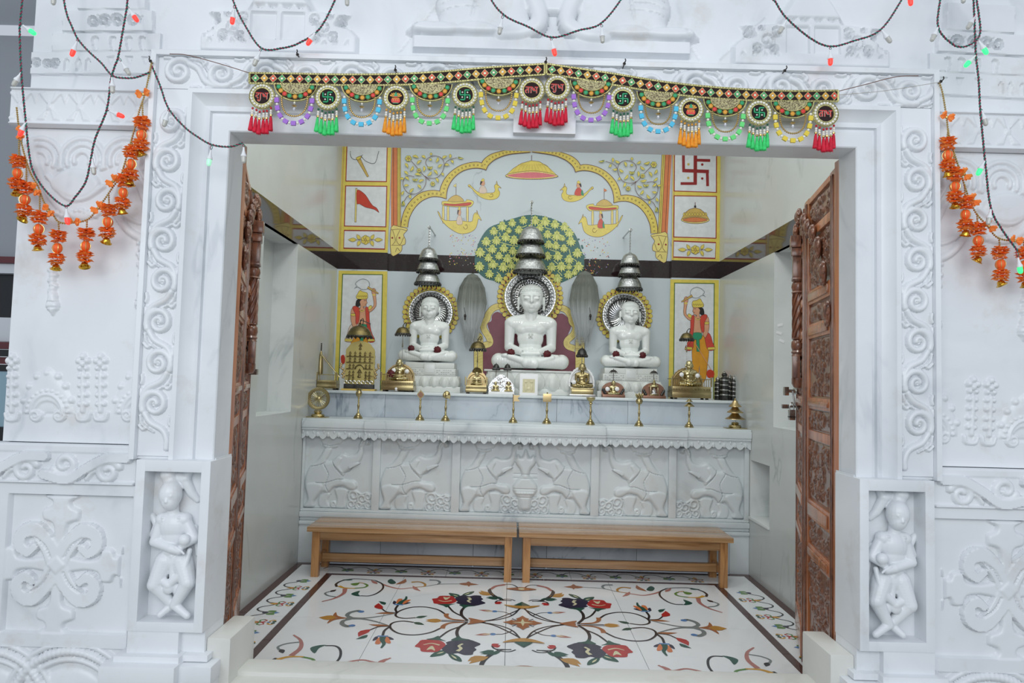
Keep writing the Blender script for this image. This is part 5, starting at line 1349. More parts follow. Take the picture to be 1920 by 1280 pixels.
# seated brass figure with scalloped plate (left)
def brass_group(name, label, px, Y, k, plate_r, plate_m, w, d, h, rail, umb, plate_h=1.0):
    c = at_shelf(px, Y); t = thing(name, label, 'statue', c, 0, 'small seated brass figures'); throne(t, w, d, h, 'brass', rail)
    brass_idol(t, k, (0, -.0, h)); backplate(t, plate_r, (0, d*.82, h+.02), plate_m, h=plate_h)
    if umb:
        uz, ur, uh, ux = umb; small_umbrella(t, (ux, d*.6, h+.0), uz, ur, uh)
        mb = MB()
        for i in range(5): mb.ball((ux, d*.6, uz-.10+i*.012), .006-.0006*i, 'brass_dark', 8, 6)
        mb.build('finial', t)
    return t
brass_group('seated_figure', 'seated brass figure with a large scalloped plate and tall umbrella, left of the shelf', 747, 5.42, .00105, .112, 'gold_satin', .125, .075, .085, .05, (.455, .060, .055, .012))
brass_group('seated_figure', 'small seated brass figure on a railed throne under a dark umbrella, left of the centre', 893, 5.41, .00066, .078, 'gold_satin', .082, .06, .065, .05, (.350, .064, .060, 0), 1.25)
brass_group('seated_figure', 'large seated brass figure with round plate and umbrella, right end of the shelf', 1292, 5.43, .00125, .125, 'gold_satin', .150, .085, .10, .06, (.475, .055, .050, -.01))
# fan-shaped crown behind the small left figure
t = bpy.data.objects['seated_figure.001']
mb = MB()
for i in range(9): a = math.pi*(i+.5)/9; mb.tube([(.0, .03, .165), (.038*math.cos(a), .03, .165+.04*math.sin(a))], [.004, .007], 'brass_dark', 6)
mb.build('fan_crown', t)
# brass figure before a white lace plate, small silver umbrella
c = at_shelf(1091, 5.41); t = thing('seated_figure', 'seated brass figure before a white lace plate, right of the centre', 'statue', c, 0, 'small seated brass figures')
mb = MB(); mb.box(-.10, .10, -.06, .06, .0, .018, 'steel', .003); mb.box(-.085, .085, -.05, .05, .018, .055, 'brass', .005); mb.box(-.09, .09, -.052, .052, .055, .066, 'brass', .003); mb.build('base', t)
brass_idol(t, .00118, (0, -.005, .066), IDOL_GOLD); backplate(t, .100, (0, .05, .105), 'white_enamel', 14, 1.25)
MB().box(-.088, .088, .046, .054, .0, .11, 'white_enamel', .003).build('plate_foot', t)
mb = MB()
for i in range(40): a = math.pi*i/39; mb.ball((.088*math.cos(a), .044, .105+.11*math.sin(a)), .0035, 'silver', 5, 4)
mb.build('lace_dots', t)
small_umbrella(t, (0, .05, .10), .325, .042, .052, 'silver_dark', 'iron', True, False)
# pair of tiny figures on silver plate, twin umbrellas
c = at_shelf(940, 5.40); t = thing('silver_shrine', 'small silver-foil shrine with two tiny brass figures and twin umbrellas', 'shrine', c)
rl = Relief(-.10, .10, 0, .16, .004)
out = cr([(-.095, .0), (-.1, .06), (-.07, .11), (-.02, .15), (.0, .155), (.03, .14), (.075, .10), (.1, .05), (.095, 0)], 4)
rnd = random.Random(8)
mb = MB(); mb.prism(out, -.004, .02, 'silver_bright')
for i in range(90):
    x, z = rnd.uniform(-.085, .085), rnd.uniform(.01, .14)
    if abs(x) < .09-max(0, z-.06)*.85: mb.ball((x, -.004, z), (rnd.uniform(.006, .012), .004, rnd.uniform(.006, .012)), 'silver_bright', 6, 4)
mb.build('foil_plate', t)
MB().box(-.10, .10, -.04, .0, 0, .022, 'white_enamel', .005).build('base', t)
for i, x in enumerate((-.045, .055)): 
    inst('figure', IDOL_BRASS, t, (x, -.02, .022), (0, 0, 0), .00048); small_umbrella(t, (x-.012*i, .012, .06), .205+.0*i, .026, .032, 'silver_dark', 'silver_dark', True, False)
mb = MB()
for i in range(7): a = math.pi*(i+.5)/7; mb.tube([(.055, -.008, .075), (.055+.022*math.cos(a), -.008, .078+.024*math.sin(a))], [.003, .005], 'copper', 6)
mb.build('fan_crown', t)
# two little copper-backed figures
def copper_group(label, px, kind):
    c = at_shelf(px, 5.40); t = thing('copper_shrine', label, 'shrine', c)
    pts = [(-.088, 0), (-.09, .05)]+[(.088*math.cos(a), .055+.065*math.sin(a)) for a in np.linspace(math.pi, 0, 20)]+[(.09, .05), (.088, 0)]
    MB().prism(pts, .02, .03, 'copper').build('back_plate', t, smooth=20); MB().box(-.088, .088, -.03, .03, 0, .022, 'copper', .004).build('base', t)
    for s in (-1, 1):
        mb = MB()
        for k in range(3): mb.ball((s*(.062+.008*k), 0, .03+.014*k), (.010, .008, .014), 'silver_dark', 8, 6)
        mb.build('side_ornament', t)
    if kind == 0: inst('figure', IDOL_BRASS, t, (0, -.005, .02), (0, 0, 0), .00068)
    else:
        mb = MB(); mb.box(-.034, .034, -.025, .02, .022, .03, 'brass', .002)
        for s in (-1, 1): mb.box(s*.028-.004, s*.028+.004, -.024, -.016, .03, .085, 'brass_bright', .001)
        mb.box(-.036, .036, -.028, .02, .085, .092, 'brass', .002); mb.lathe([(.036, .092), (.028, .105), (.012, .11), (.016, .122), (.008, .13), (.010, .138), (0, .15)], 'brass_bright', (0, -.004, 0), 16); mb.build('pavilion', t)
        mb = MB(); inst('figure', idol_in('silver_bright'), t, (0, -.006, .03), (0, 0, 0), .00034)
    mb = MB(); mb.tube([(.0, .012, .11), (.0, .012, .205)], .0022, 'iron', 6); mb.lathe([(0, .226), (.004, .214), (.016, .212), (.028, .200), (.030, .197), (0, .205)], 'iron', (0, .012, 0), 16)
    for i in range(6): mb.ball((.028*math.cos(i*1.05), .012+.028*math.sin(i*1.05), .192), .004, 'iron', 6, 4)
    mb.build('umbrella', t)
    return t
copper_group('small brass figure with copper plate and tiny umbrella, below the right idol', 1150, 0)
copper_group('tiny brass pavilion with copper plate and umbrella, right of the lotus vase', 1226, 1)
# white blossoms laid on the brass figures
for lab, px, py, Y in (('white blossom by the left hand of the brass figure below the left idol', 738, 694, 5.365), ('white blossom by the right hand of the brass figure below the left idol', 763, 696, 5.365), ('white blossom by the left hand of the large right brass figure', 1278, 702, 5.35), ('white blossom by the right hand of the large right brass figure', 1308, 704, 5.35),
                       ('white blossom on the left of the little copper-backed figure', 1139, 729, 5.35), ('white blossom on the right of the little copper-backed figure', 1157, 729, 5.35), ('white blossom beside the brass figure with the lace plate', 1076, 716, 5.36), ('white blossom fallen on the shelf edge left of the left idol', 743, 728.5, 5.352)):
    flower('blossom', lab, px, py, Y, BLOSSOM, 'white blossoms', .9)
# cluster of steel pots
pot_prof = [(0, 0), (.030, 0), (.032, .004), (.032, .155), (.026, .163), (.016, .168), (.020, .176), (.022, .186), (.014, .196), (.006, .200), (.006, .206), (0, .21)]
pm = MB(); pm.lathe(pot_prof, 'silver_dark', (0, 0, 0), 24)
for z in (.035, .07, .105, .14): pm.lathe([(.032, z), (.0345, z+.003), (.0345, z+.006), (.032, z+.009)], 'steel', (0, 0, 0), 24)
POT = pm.build('pot', mesh_only=True)
for i, (px, Y, k, lab) in enumerate(((1346, 5.47, .9, 'ribbed steel pot, leftmost of the four at the right end of the shelf'), (1358, 5.41, 1.08, 'tallest ribbed steel pot, second of the four at the right end'), (1368, 5.50, .98, 'ribbed steel pot, third of the four, half hidden at the back'), (1376, 5.43, .95, 'ribbed steel pot, rightmost of the four by the right wall'))):
    c = at_shelf(px, Y); t = thing('ribbed_pot', lab, 'pot', c, 0, 'ribbed steel pots'); o = inst('jar', POT, t, (0, 0, 0), (0, 0, 0), (k*.95, k*.95, k))
    MB().lathe([(.0, .168*k), (.017, .168*k), (.021, .18*k), (.02, .188*k), (.01, .198*k), (.005, .206*k), (0, .212*k)], 'steel', (0, 0, 0), 20).build('lid', t)

# ---- row of brass emblems on stands along the ledge
def stand(name, label, px, cat, top, topz=.155, Y=5.16, k=1.):
    c = Vector((onY(px, 790, Y).x, Y, ZL)); t = thing(name, label, cat, c, 0, 'brass emblems on turned stands along the ledge')
    mb = MB(); mb.lathe([(0, 0), (.034, 0), (.034, .006), (.029, .010), (.027, .020), (.018, .026), (.015, .036), (.008, .042)], 'brass', (0, 0, 0), 24); mb.build('foot', t)
    mb = MB(); mb.lathe([(.008, .042), (.009, .046), (.006, .05), (.009, .056), (.006, .062), (.007, .08), (.010, .095), (.007, .108), (.005, .12), (.008, .125), (.005, .13), (.008, .137), (.005, .142), (.008, .149), (.006, .158)], 'brass', (0, 0, 0), 16); mb.build('stem', t)
    top(t, .158); return t
def top_pot(t, z): MB().lathe([(.006, 0), (.014, .003), (.020, .014), (.024, .026), (.022, .036), (.017, .044), (.017, .052), (.026, .058), (.027, .062), (.022, .064), (.0, .06)], 'brass', (0, 0, z), 20).build('vessel', t)
def top_leaf(t, z):
    pts = cr([(0, 0), (.016, .012), (.026, .03), (.018, .046), (.004, .06), (0, .072), (-.004, .06), (-.018, .046), (-.026, .03), (-.016, .012)], 4, True)
    MB().prism([(a, z+b) for a, b in pts], -.003, .003, 'brass').build('leaf_emblem', t, smooth=20); MB().prism([(a*.78, z+.008+b*.72) for a, b in pts], -.0045, -.002, 'copper').build('leaf_face', t, smooth=20)
def top_shell(t, z):
    mb = MB(); mb.ball((.004, 0, z+.034), (.026, .016, .030), 'brass', 14, 10); mb.prism([(.0, z+.02), (.03, z+.0), (.034, z+.035), (.012, z+.03)], -.016, .004, 'brass'); mb.ball((-.012, -.012, z+.03), (.012, .01, .02), 'brass', 10, 8); mb.build('shell_emblem', t)
def top_flag(t, z):
    MB().prism([(-.004, z), (-.004, z+.045), (.048, z+.045), (.03, z+.022), (.048, z)], -.002, .002, 'gold_satin').build('flag_emblem', t, smooth=0); MB().tube([(-.004, 0, z-.002), (-.004, 0, z+.052)], .003, 'brass', 8).build('flag_rod', t)
def top_square(t, z):
    MB().box(-.031, .031, -.003, .003, z+.002, z+.062, 'gold_satin', .001).build('square_emblem', t); MB().ball((0, 0, z+.068), .006, 'brass', 8, 6).build('knob', t)
def top_bowl(t, z): MB().lathe([(.005, -.004), (.014, .002), (.012, .008), (.008, .012), (.012, .018), (.030, .034), (.034, .048), (.033, .05), (.028, .04), (0, .03)], 'brass', (0, 0, z-.006), 22).build('bowl', t)
def top_lotus(t, z):
    MB().lathe([(.006, 0), (.018, .006), (.026, .02), (.024, .034), (.016, .044), (.018, .05), (.024, .054)], 'brass', (0, 0, z), 20).build('vase', t)
    mb = MB()
    for i in range(7): a = 2*math.pi*i/7; mb.tube([(.012*math.cos(a), .012*math.sin(a), z+.05), (.022*math.cos(a), .022*math.sin(a), z+.066), (.03*math.cos(a), .03*math.sin(a), z+.082)], [.008, .008, .001], 'brass', 6)
    mb.tube([(0, 0, z+.05), (0, 0, z+.09)], [.012, .002], 'brass', 8); mb.build('lotus_crown', t)
def top_tiers(t, z):
    mb = MB(); mb.lathe([(0, .058), (.006, .05), (.012, .046), (.022, .034), (.026, .03), (.004, .03)], 'brass', (0, 0, z), 20); mb.lathe([(.008, .03), (.014, .022), (.034, .006), (.040, .0), (.004, .002)], 'brass', (0, 0, z-.004), 20); mb.build('tiered_emblem', t)
stand('vessel_stand', 'brass stand with a small vessel, first stand right of the wheel', 671, 'brass stand', top_pot)
stand('leaf_stand', 'brass stand topped by a pointed leaf with copper face', 787, 'brass stand', top_leaf)
stand('shell_stand', 'brass stand topped by a rounded shell', 835, 'brass stand', top_shell)
stand('flag_stand', 'brass stand topped by a swallow-tailed flag', 962, 'brass stand', top_flag)
stand('square_stand', 'brass stand topped by a plain square plate', 1025, 'brass stand', top_square)
stand('bowl_stand', 'brass stand topped by an open bowl', 1107, 'brass stand', top_bowl)
stand('lotus_stand', 'brass stand topped by a vase with lotus petals', 1198, 'brass stand', top_lotus)
stand('tier_stand', 'brass stand topped by two small tiers before the large right figure', 1292, 'brass stand', top_tiers)
# wheel on a base
c = Vector((onY(596, 779, 5.17).x, 5.17, ZL)); t = thing('wheel_stand', 'brass spoked wheel on a round base at the left end of the ledge', 'wheel', c)
MB().box(-.075, .075, -.045, .045, 0, .006, 'brass', .002).lathe([(0, .006), (.046, .006), (.05, .014), (.044, .024), (.024, .028), (.026, .034), (.030, .038), (.030, .048), (.024, .052), (.0, .052)], 'brass', (0, 0, 0), 28).build('base', t)
zc = .138; mb = MB(); mb.lathe([(.080, -.006), (.084, -.009), (.074, -.010), (.060, -.007), (.058, 0), (.060, .007), (.084, .008), (.084, -.006)], 'brass', (0, 0, zc), 40, 'y'); mb.build('rim', t)
for i in range(24):
    a = 2*math.pi*i/24; MB().tube([(.012*math.cos(a), 0, zc+.012*math.sin(a)), (.060*math.cos(a), 0, zc+.060*math.sin(a))], [.0028, .0042], 'brass_bright', 6).build('spoke', t)
MB().lathe([(0, -.012), (.008, -.011), (.015, -.006), (.015, .006), (0, .008)], 'brass', (0, 0, zc), 20, 'y').build('hub', t); MB().tube([(0, 0, .05), (0, 0, .062)], .006, 'steel', 8).build('neck', t)
# triple umbrella on a base
c = Vector((onY(1378, 802, 5.17).x, 5.17, ZL)); t = thing('triple_umbrella_stand', 'brass three-tiered umbrella on a base at the right end of the ledge', 'brass stand', c)
MB().box(-.075, .075, -.045, .045, 0, .006, 'brass', .002).lathe([(0, .006), (.044, .006), (.046, .016), (.040, .026), (.024, .03), (.028, .036), (.024, .046), (0, .048)], 'brass', (0, 0, 0), 28).build('base', t)
MB().tube([(0, 0, .045), (0, 0, .2)], .005, 'steel', 8).build('pole', t)
for r, z in ((.072, .068), (.060, .116), (.046, .160)): MB().lathe([(r, 0), (r*.98, .005), (r*.62, .020), (r*.42, .034), (r*.34, .045), (0, .046), (0, .02), (r*.9, .001)], 'gold_satin', (0, 0, z), 30).build('tier', t)
MB().lathe([(.010, 0), (.006, .006), (.008, .012), (0, .022)], 'brass', (0, 0, .204), 12).build('finial', t)
# ================================================================== WALL PAINTING
YPIL = YB-.025
def AC(p): return (640+p[0]/5.82, 280+p[1]/5.82)
def BC(p): return (1000+p[0]/5.333, 280+p[1]/5.333)
def TC(p): return (880+p[0]/8.348, 390+p[1]/8.348)
def HC(p): return (870+p[0]/5.12, 490+p[1]/5.12)
def onW(conv, Y): 
    def f(p): q = conv(p); v = onY(q[0], q[1], Y); return np.array([v.x, v.z])
    return f
_l = onW(AC, YM)((1145, 540)); _r = onW(BC, YM)((805, 535))
WMX = (_l[0]+_r[0])/2; WDZ = _r[1]-_l[1]
PXM = YM/FPX            # metres per picture pixel on the back wall
class WP(Paint):
    def __init__(s, f, mir=None): super().__init__(.00012); s.f0 = f; s.mir = mir
    def c(s, p):
        q = s.f0(p); return (q[0], q[1]) if s.mir is None else (2*s.mir-q[0], q[1])
    def F(s, pts, m, n=4, smooth=True, line=None, lw=.0035):
        q = cr([s.c(p) for p in pts], n, True) if smooth else [s.c(p) for p in pts]
        s.fill(q, m)
        if line: s.stroke(q, lw, line, True)
        return s
    def S(s, pts, w, m, n=5):
        q = cr([s.c(p) for p in pts], n) if len(pts) > 2 else [s.c(p) for p in pts]
        if isinstance(w, tuple): w = [w[0]+(w[1]-w[0])*i/(len(q)-1) for i in range(len(q))]
        return s.stroke(q, w, m)
    def Lf(s, a, b, w, m='p_yellow', ml='p_green', bend=0.): return s.leaf(s.c(a), s.c(b), w, m, ml, .0022, bend)
    def D(s, p, r, m, n=12, line=None):
        c_ = s.c(p); s.disc(c_, r, m, n)
        if line: s.ring(c_, r, .0025, line, n)
        return s

# --- cusped arch, column and vine scroll: left and right
OUT = [(650, 842), (660, 760), (690, 665), (740, 582), (820, 503), (900, 462), (1000, 446), (1076, 456)]
OUT2 = [(1076, 456), (1090, 400), (1130, 320), (1200, 242), (1300, 178), (1400, 147), (1490, 140), (1532, 152)]
OUT3 = [(1532, 152), (1560, 110), (1620, 65), (1700, 35), (1850, 5), (2065, -12)]
IN1 = [(725, 852), (735, 780), (760, 710), (800, 642), (860, 578), (930, 537), (1000, 517), (1080, 521), (1147, 542)]
IN2 = [(1147, 542), (1150, 480), (1172, 400), (1222, 320), (1300, 252), (1390, 216), (1480, 206), (1550, 216), (1580, 229)]
IN3 = [(1580, 229), (1602, 180), (1660, 125), (1740, 85), (1850, 55), (2065, 35)]
def arch_side(mir):
    P = WP(onW(AC, YM), mir)
    o = [np.array(q) for q in cr(OUT, 4)[:-1]+cr(OUT2, 4)[:-1]+cr(OUT3, 4)]; i_ = [np.array(q) for q in cr(IN1, 4)[:-1]+cr(IN2, 4)[:-1]+cr(IN3, 4)]
    def res(L, n):
        d = [0]
        for a, b in zip(L, L[1:]): d.append(d[-1]+np.hypot(*(b-a)))
        return [np.array([np.interp(t*d[-1], d, [p[k] for p in L]) for k in (0, 1)]) for t in np.linspace(0, 1, n)]
    # column shaft and capital
    P.F([(543, -60), (612, -60), (612, 842), (543, 842)], 'p_orange', smooth=False); P.F([(613, -60), (648, -60), (648, 842), (613, 842)], 'p_yellow', smooth=False)
    for x in (570, 612, 630, 648): P.S([(x, -60), (x, 842)], .004, 'p_line')
    P.F([(543, 850), (640, 845), (722, 868), (700, 905), (680, 935), (700, 985), (695, 1035), (665, 1048), (660, 1100), (625, 1135), (543, 1146)], 'p_yellow_pale', 3, True, 'p_line', .004)
    for q in ([(543, 878), (640, 870), (715, 888)], [(543, 1045), (665, 1048)], [(560, 880), (590, 990), (560, 1040)], [(640, 880), (600, 980), (640, 1040), (680, 960)], [(590, 1120), (610, 1075), (640, 1110)]): P.S(q, .0035, 'p_line')
    for x in (557, 635): P.D((x, 965), .008, 'p_darkred')
    # arch band
    n = 46
    for A_, B_ in ((OUT, IN1), (OUT2, IN2), (OUT3, IN3)):
        a = res([np.array(q) for q in cr(A_, 5)], 24); b = res([np.array(q) for q in cr(B_, 5)], 24)
        P.k += 1; k0 = P.k
        for j in range(23): P.items.append(([P.c(a[j]), P.c(a[j+1]), P.c(b[j+1]), P.c(b[j])], 'p_yellow', k0))
        P.stroke([P.c(p) for p in a], .0055, 'p_line'); P.stroke([P.c(p) for p in b], .0055, 'p_line')
        P.stroke([P.c(p+(q-p)*.22) for p, q in zip(a, b)], .003, 'p_gold'); P.stroke([P.c(p+(q-p)*.8) for p, q in zip(a, b)], .003, 'p_gold')
        for t in np.linspace(.04, .96, 14):
            j = t*23; j0 = min(int(j), 22); f = j-j0; pa = a[j0]*(1-f)+a[j0+1]*f; pb = b[j0]*(1-f)+b[j0+1]*f; P.disc(P.c((pa+pb)/2), .0075, 'p_line', 8); P.disc(P.c((pa+pb)/2), .0045, 'p_yellow', 6)
    # vine
    L = .004
    P.S([(925, 300), (922, 380), (880, 450), (800, 492), (720, 470), (676, 392), (690, 325), (740, 292), (800, 305)], L, 'p_line'); P.S([(905, 293), (960, 318), (1050, 310), (1108, 240), (1124, 160), (1090, 97), (1020, 76), (950, 100), (922, 150), (945, 195)], L, 'p_line')
    P.S([(765, 130), (830, 205), (905, 293), (970, 345)], L, 'p_line'); P.S([(1120, 190), (1160, 130), (1260, 96)], L, 'p_line'); P.S([(770, 492), (720, 520), (686, 575)], L, 'p_line')
    for c_, r in (((735, 105), 36), ((850, 235), 26), ((1000, 382), 27)):
        for k in range(6): a = k*math.pi/3; P.D((c_[0]+r*.55*math.cos(a), c_[1]+r*.55*math.sin(a)), r*.42*PXM/5.82, 'p_yellow', 8, 'p_green')
        P.D(c_, r*.28*PXM/5.82, 'p_gold', 8, 'p_line')
    for c_, w, h in (((970, 215), 45, 45), ((810, 345), 50, 40), ((1292, 97), 40, 28), ((680, 598), 26, 50)):
        for k in (-1, -.5, 0, .5, 1): P.Lf((c_[0]-(12 if h < 30 else 0), c_[1]+(h if h > w else h*.5)*(-.6 if c_[1] > 500 else .6)), (c_[0]+k*w*.7+(20 if h < 30 else 0), c_[1]+(h*.55 if c_[1] > 500 else -h*.5)*(1 if h >= 40 else 0)+k*h*.4*(h < 30)), .013)
    for a, b in (((780, 82), (850, 105)), ((700, 160), (730, 215)), ((830, 170), (885, 130)), ((790, 190), (750, 250)), ((805, 280), (880, 295)), ((905, 190), (900, 255)), ((880, 80), (925, 110)), ((985, 45), (975, 78)), ((960, 120), (995, 130)), ((1060, 95), (1035, 155)), ((1105, 110), (1160, 85)), ((1060, 210), (1110, 175)), ((1130, 180), (1185, 185)), ((1190, 60), (1185, 110)), ((1200, 130), (1225, 165)), ((990, 250), (940, 300)), ((1010, 235), (1055, 290)), ((1095, 268), (1120, 300)), ((1035, 320), (1060, 375)), ((690, 250), (735, 290)), ((650, 330), (690, 335)), ((700, 310), (745, 350)), ((850, 365), (910, 345)), ((690, 410), (745, 405)), ((835, 395), (875, 445)), ((755, 485), (800, 435)), ((665, 510), (695, 465)), ((765, 545), (755, 500))):
        P.Lf(a, b, .022, bend=.12)
    return P
for s_ in (None, WMX):
    pt = arch_side(s_); dz = 0 if s_ is None else WDZ
    pt.build('painted_arch', (lambda dz: lambda u, v, h: (u, YM-.0008-h, v+dz))(dz), wb)


# --- umbrella at the top
P = WP(onW(BC, YM))
P.F([(-280, 262), (-200, 190), (-120, 140), (-20, 112), (60, 122), (140, 170), (246, 268)], 'p_yellow', 4, False, 'p_line'); P.F([(-282, 262), (-180, 232), (-20, 215), (120, 228), (248, 265), (150, 292), (-20, 300), (-190, 290)], 'p_yellow_pale', 4, True, 'p_line'); P.F([(-262, 262), (-160, 240), (-20, 228), (110, 238), (226, 264), (130, 280), (-20, 288), (-170, 280)], 'p_pink', 4)
for k in range(34): x = -270+k*15.6; P.D((x, 268+30*math.sqrt(max(0, 1-((x+15)/268)**2))), .004, 'p_line', 6)
for k in range(11): x = -200+k*38; P.S([(x, 232-.0004*(x+15)**2+10), (x*.75-4, 180-.0006*(x+15)**2), (x*.5-8, 150)], .0022, 'p_gold')
P.S([(-17, 112), (-17, 60)], .004, 'p_line')
P.build('painted_umbrella', wallfn(YM), wb)

# --- swan boats
def swan(P, x0, y0, w, h, f):
    """f flips; unit coords u right (0..1), v down (0..1)"""
    U = lambda u, v: (x0+(u if f > 0 else 1-u)*w, y0+v*h)
    return U
HULL = [(0, .42), (.06, .36), (.14, .48), (.30, .66), (.55, .70), (.76, .68), (.80, .55), (.78, .42), (.81, .33), (.87, .32), (.91, .38), (.99, .50), (.91, .46), (.90, .56), (.94, .66), (.93, .80), (.86, .93), (.70, 1.), (.52, .97), (.34, .86), (.20, .68), (.10, .50)]
def boat(conv, box, f, canopy, who, name):
    P = WP(onW(conv, YM)); x0, y0, x1, y1 = box; w, h = x1-x0, y1-y0
    U = lambda u, v: (x0+(u if f > 0 else 1-u)*w, y0+v*h)
    FF = lambda pts, m, **k: P.F([U(*p) for p in pts], m, 3, True, k.get('line', 'p_line'), k.get('lw', .0028))
    if canopy:
        hull = [(u, .40+(v-.36)*.60/.64*.93) for u, v in HULL]; hull[0] = (0, .56); hull[1] = (.05, .60)
        hull = [(0, .55), (.05, .60), (.10, .70), (.24, .74), (.5, .74), (.76, .76), (.80, .70), (.82, .62), (.87, .58), (.93, .62), (1., .74), (.93, .70), (.91, .78), (.86, .90), (.72, .98), (.52, 1.), (.34, .93), (.18, .82), (.06, .68)]
        for x in (.13, .24, .68): FF([(x-.02, .46), (x+.02, .46), (x+.02, .76), (x-.02, .76)], 'p_yellow_pale')
        FF(hull, 'p_yellow'); FF([(.90, .60), (.89, .53), (.92, .60)], 'p_yellow')
        FF([(.10, .38), (.16, .35), (.62, .36), (.66, .32), (.82, .36), (.76, .46), (.66, .46), (.45, .47), (.14, .44)], 'p_yellow'); FF([(.16, .40), (.40, .41), (.70, .38), (.77, .39), (.70, .44), (.40, .45), (.17, .43)], 'p_red')
        FF([(.25, .36), (.30, .28), (.42, .23), (.54, .28), (.58, .36)], 'p_gold'); P.S([U(.42, .24), U(.42, 0)], .0035, 'p_line'); FF([(.42, .01), (.36, .05), (.42, .07)], 'p_orange' if f < 0 else 'p_yellow_pale', lw=.001)
        px, py, s = .50, .62, .07
    else:
        hull = HULL; FF(hull, 'p_yellow'); FF([(.84, .32), (.85, .18), (.87, .32)], 'p_yellow'); P.D(U(.03, .38), .010, 'p_yellow', 10, 'p_line'); px, py, s = .44, .36, .12
    P.D(U(.88, .37 if not canopy else .61), .003, 'p_line', 6)
    k = (.55 if canopy else 1.0)
    FF([(px-s*.9, py+.34*k), (px-s*.7, py+.10*k), (px, py), (px+s*.7, py+.12*k), (px+s*.9, py+.34*k)], 'p_scarf' if who else 'p_cream', lw=.0016); FF([(px-s*.5, py-.02), (px-s*.4, py-.16*k), (px+s*.2, py-.20*k), (px+s*.5, py-.08*k), (px+s*.2, py+.02)], 'p_skin', lw=.0014); FF([(px-s*.7, py), (px-s*.6, py-.16*k), (px, py-.22*k), (px-s*.3, py-.08*k)], 'p_black', lw=.001); FF([(px-s*.5, py-.17*k), (px-.0, py-.30*k), (px+s*.4, py-.19*k)], 'p_yellow', lw=.0014)
    if who: FF([(px-s*1.3, py+.36*k), (px-s*.9, py+.1*k), (px-s*.6, py+.3*k)], 'p_emerald', lw=.001)
    for i in range(7): P.D(U(.36+.06*i, (.78 if not canopy else .85)+.03*math.sin(i*2)), .0032, 'p_gold', 6)
    P.S([U(*q) for q in ((.66, .78), (.72, .74), (.74, .82), (.68, .88), (.62, .84))], .0025, 'p_line') if not canopy else P.S([U(*q) for q in ((.62, .84), (.66, .82), (.68, .88), (.63, .91), (.58, .86))], .0025, 'p_line')
    P.build(name, wallfn(YM), wb)
boat(AC, (1385, 300, 1750, 550), 1, False, False, 'painted_swan_boat'); boat(AC, (1050, 372, 1530, 920), 1, True, False, 'painted_swan_boat')
boat(BC, (262, 298, 600, 525), -1, False, True, 'painted_swan_boat'); boat(BC, (450, 388, 895, 875), -1, True, True, 'painted_swan_boat')
# falling petals under the lower boats
P = WP(onW(AC, YM)); Q = WP(onW(BC, YM)); rnd = random.Random(11)
for i in range(90):
    P.D((rnd.uniform(1180, 1470), rnd.uniform(925, 1270)), rnd.uniform(.0025, .006), rnd.choice(['p_yellow', 'p_pink', 'p_violet', 'p_grey', 'p_yellow', 'p_white']), 6); Q.D((rnd.uniform(490, 760), rnd.uniform(880, 1250)), rnd.uniform(.0025, .006), rnd.choice(['p_yellow', 'p_red', 'p_teal', 'p_orange', 'p_yellow', 'p_white', 'p_violet']), 6)
P.step = Q.step = .00001
P.build('painted_petals', wallfn(YM), wb); Q.build('painted_petals', wallfn(YM), wb)

# --- tree behind the central idol
P = WP(onW(TC, YM))
P.F([(950, 105), (700, 160), (480, 235), (300, 315), (175, 480), (105, 680), (85, 860), (135, 1000), (250, 1100), (380, 1140), (500, 1190), (960, 1350), (1400, 1185), (1600, 1095), (1775, 985), (1795, 800), (1742, 620), (1650, 400), (1500, 262), (1250, 150)], 'p_teal', 4)
rnd = random.Random(21)
for i in range(60):
    a = rnd.uniform(0, 2*math.pi); c_ = (950+840*math.cos(a), 760-640*math.sin(a) if math.sin(a) > 0 else 760-380*math.sin(a)); P.D(c_, .010, 'p_teal', 7)
for a, b in (((500, 540), (760, 600)), ((250, 620), (330, 720)), ((430, 1000), (480, 1040)), ((620, 960), (560, 1040)), ((1280, 470), (1360, 540)), ((1260, 650), (1400, 680)), ((1320, 820), (1390, 880)), ((1560, 640), (1570, 780)), ((1640, 800), (1680, 840)), ((1380, 980), (1450, 1060)), ((900, 270), (760, 300)), ((1180, 300), (1280, 330)), ((470, 380), (470, 450)), ((690, 640), (700, 790)), ((290, 870), (300, 950)), ((440, 860), (430, 900))): P.S([a, ((a[0]+b[0])/2+14, (a[1]+b[1])/2+10), b], .006, 'p_leaf')
CL = [(670, 240), (845, 200), (1030, 200), (1185, 215), (1340, 260), (1490, 300), (1565, 395), (515, 290), (385, 370), (265, 530), (425, 515), (570, 460), (775, 350), (1100, 320), (1225, 420), (1370, 440), (1460, 490), (1590, 530), (1240, 580), (1355, 600), (1480, 640), (1690, 710), (1385, 760), (1225, 760), (1560, 810), (1290, 930), (1440, 920), (1710, 920), (1550, 1050), (1645, 1020), (1560, 930), (1380, 1110), (700, 510), (360, 650), (540, 640), (680, 680), (170, 700), (300, 790), (465, 760), (600, 800), (160, 920), (370, 890), (530, 930), (660, 910), (315, 1040), (460, 1110), (620, 370), (740, 790), (960, 330), (900, 420)]
for (x, y) in CL:
    y -= 38; k = rnd.uniform(.85, 1.08)*(.65 if (x, y+38) in ((1560, 930), (620, 370), (1645, 1020), (1460, 490)) else 1)
    for j, a in enumerate((-2.5, -.64, -1.57, 2.95, .19, 2.5, .64, 2.1, 1.04, 1.57)):
        Lg = 108*k*(.46 if a < 0 else .8+.24*math.sin(a))
        P.leaf(P.c((x, y)), P.c((x+Lg*math.cos(a)*.95, y+Lg*math.sin(a)+(10 if a > 0 else 0))), .0225*k, ('p_leaf', 'p_leafdark')[(j//2) % 2], 'p_leafline', .0014, bend=-.14*math.cos(a))
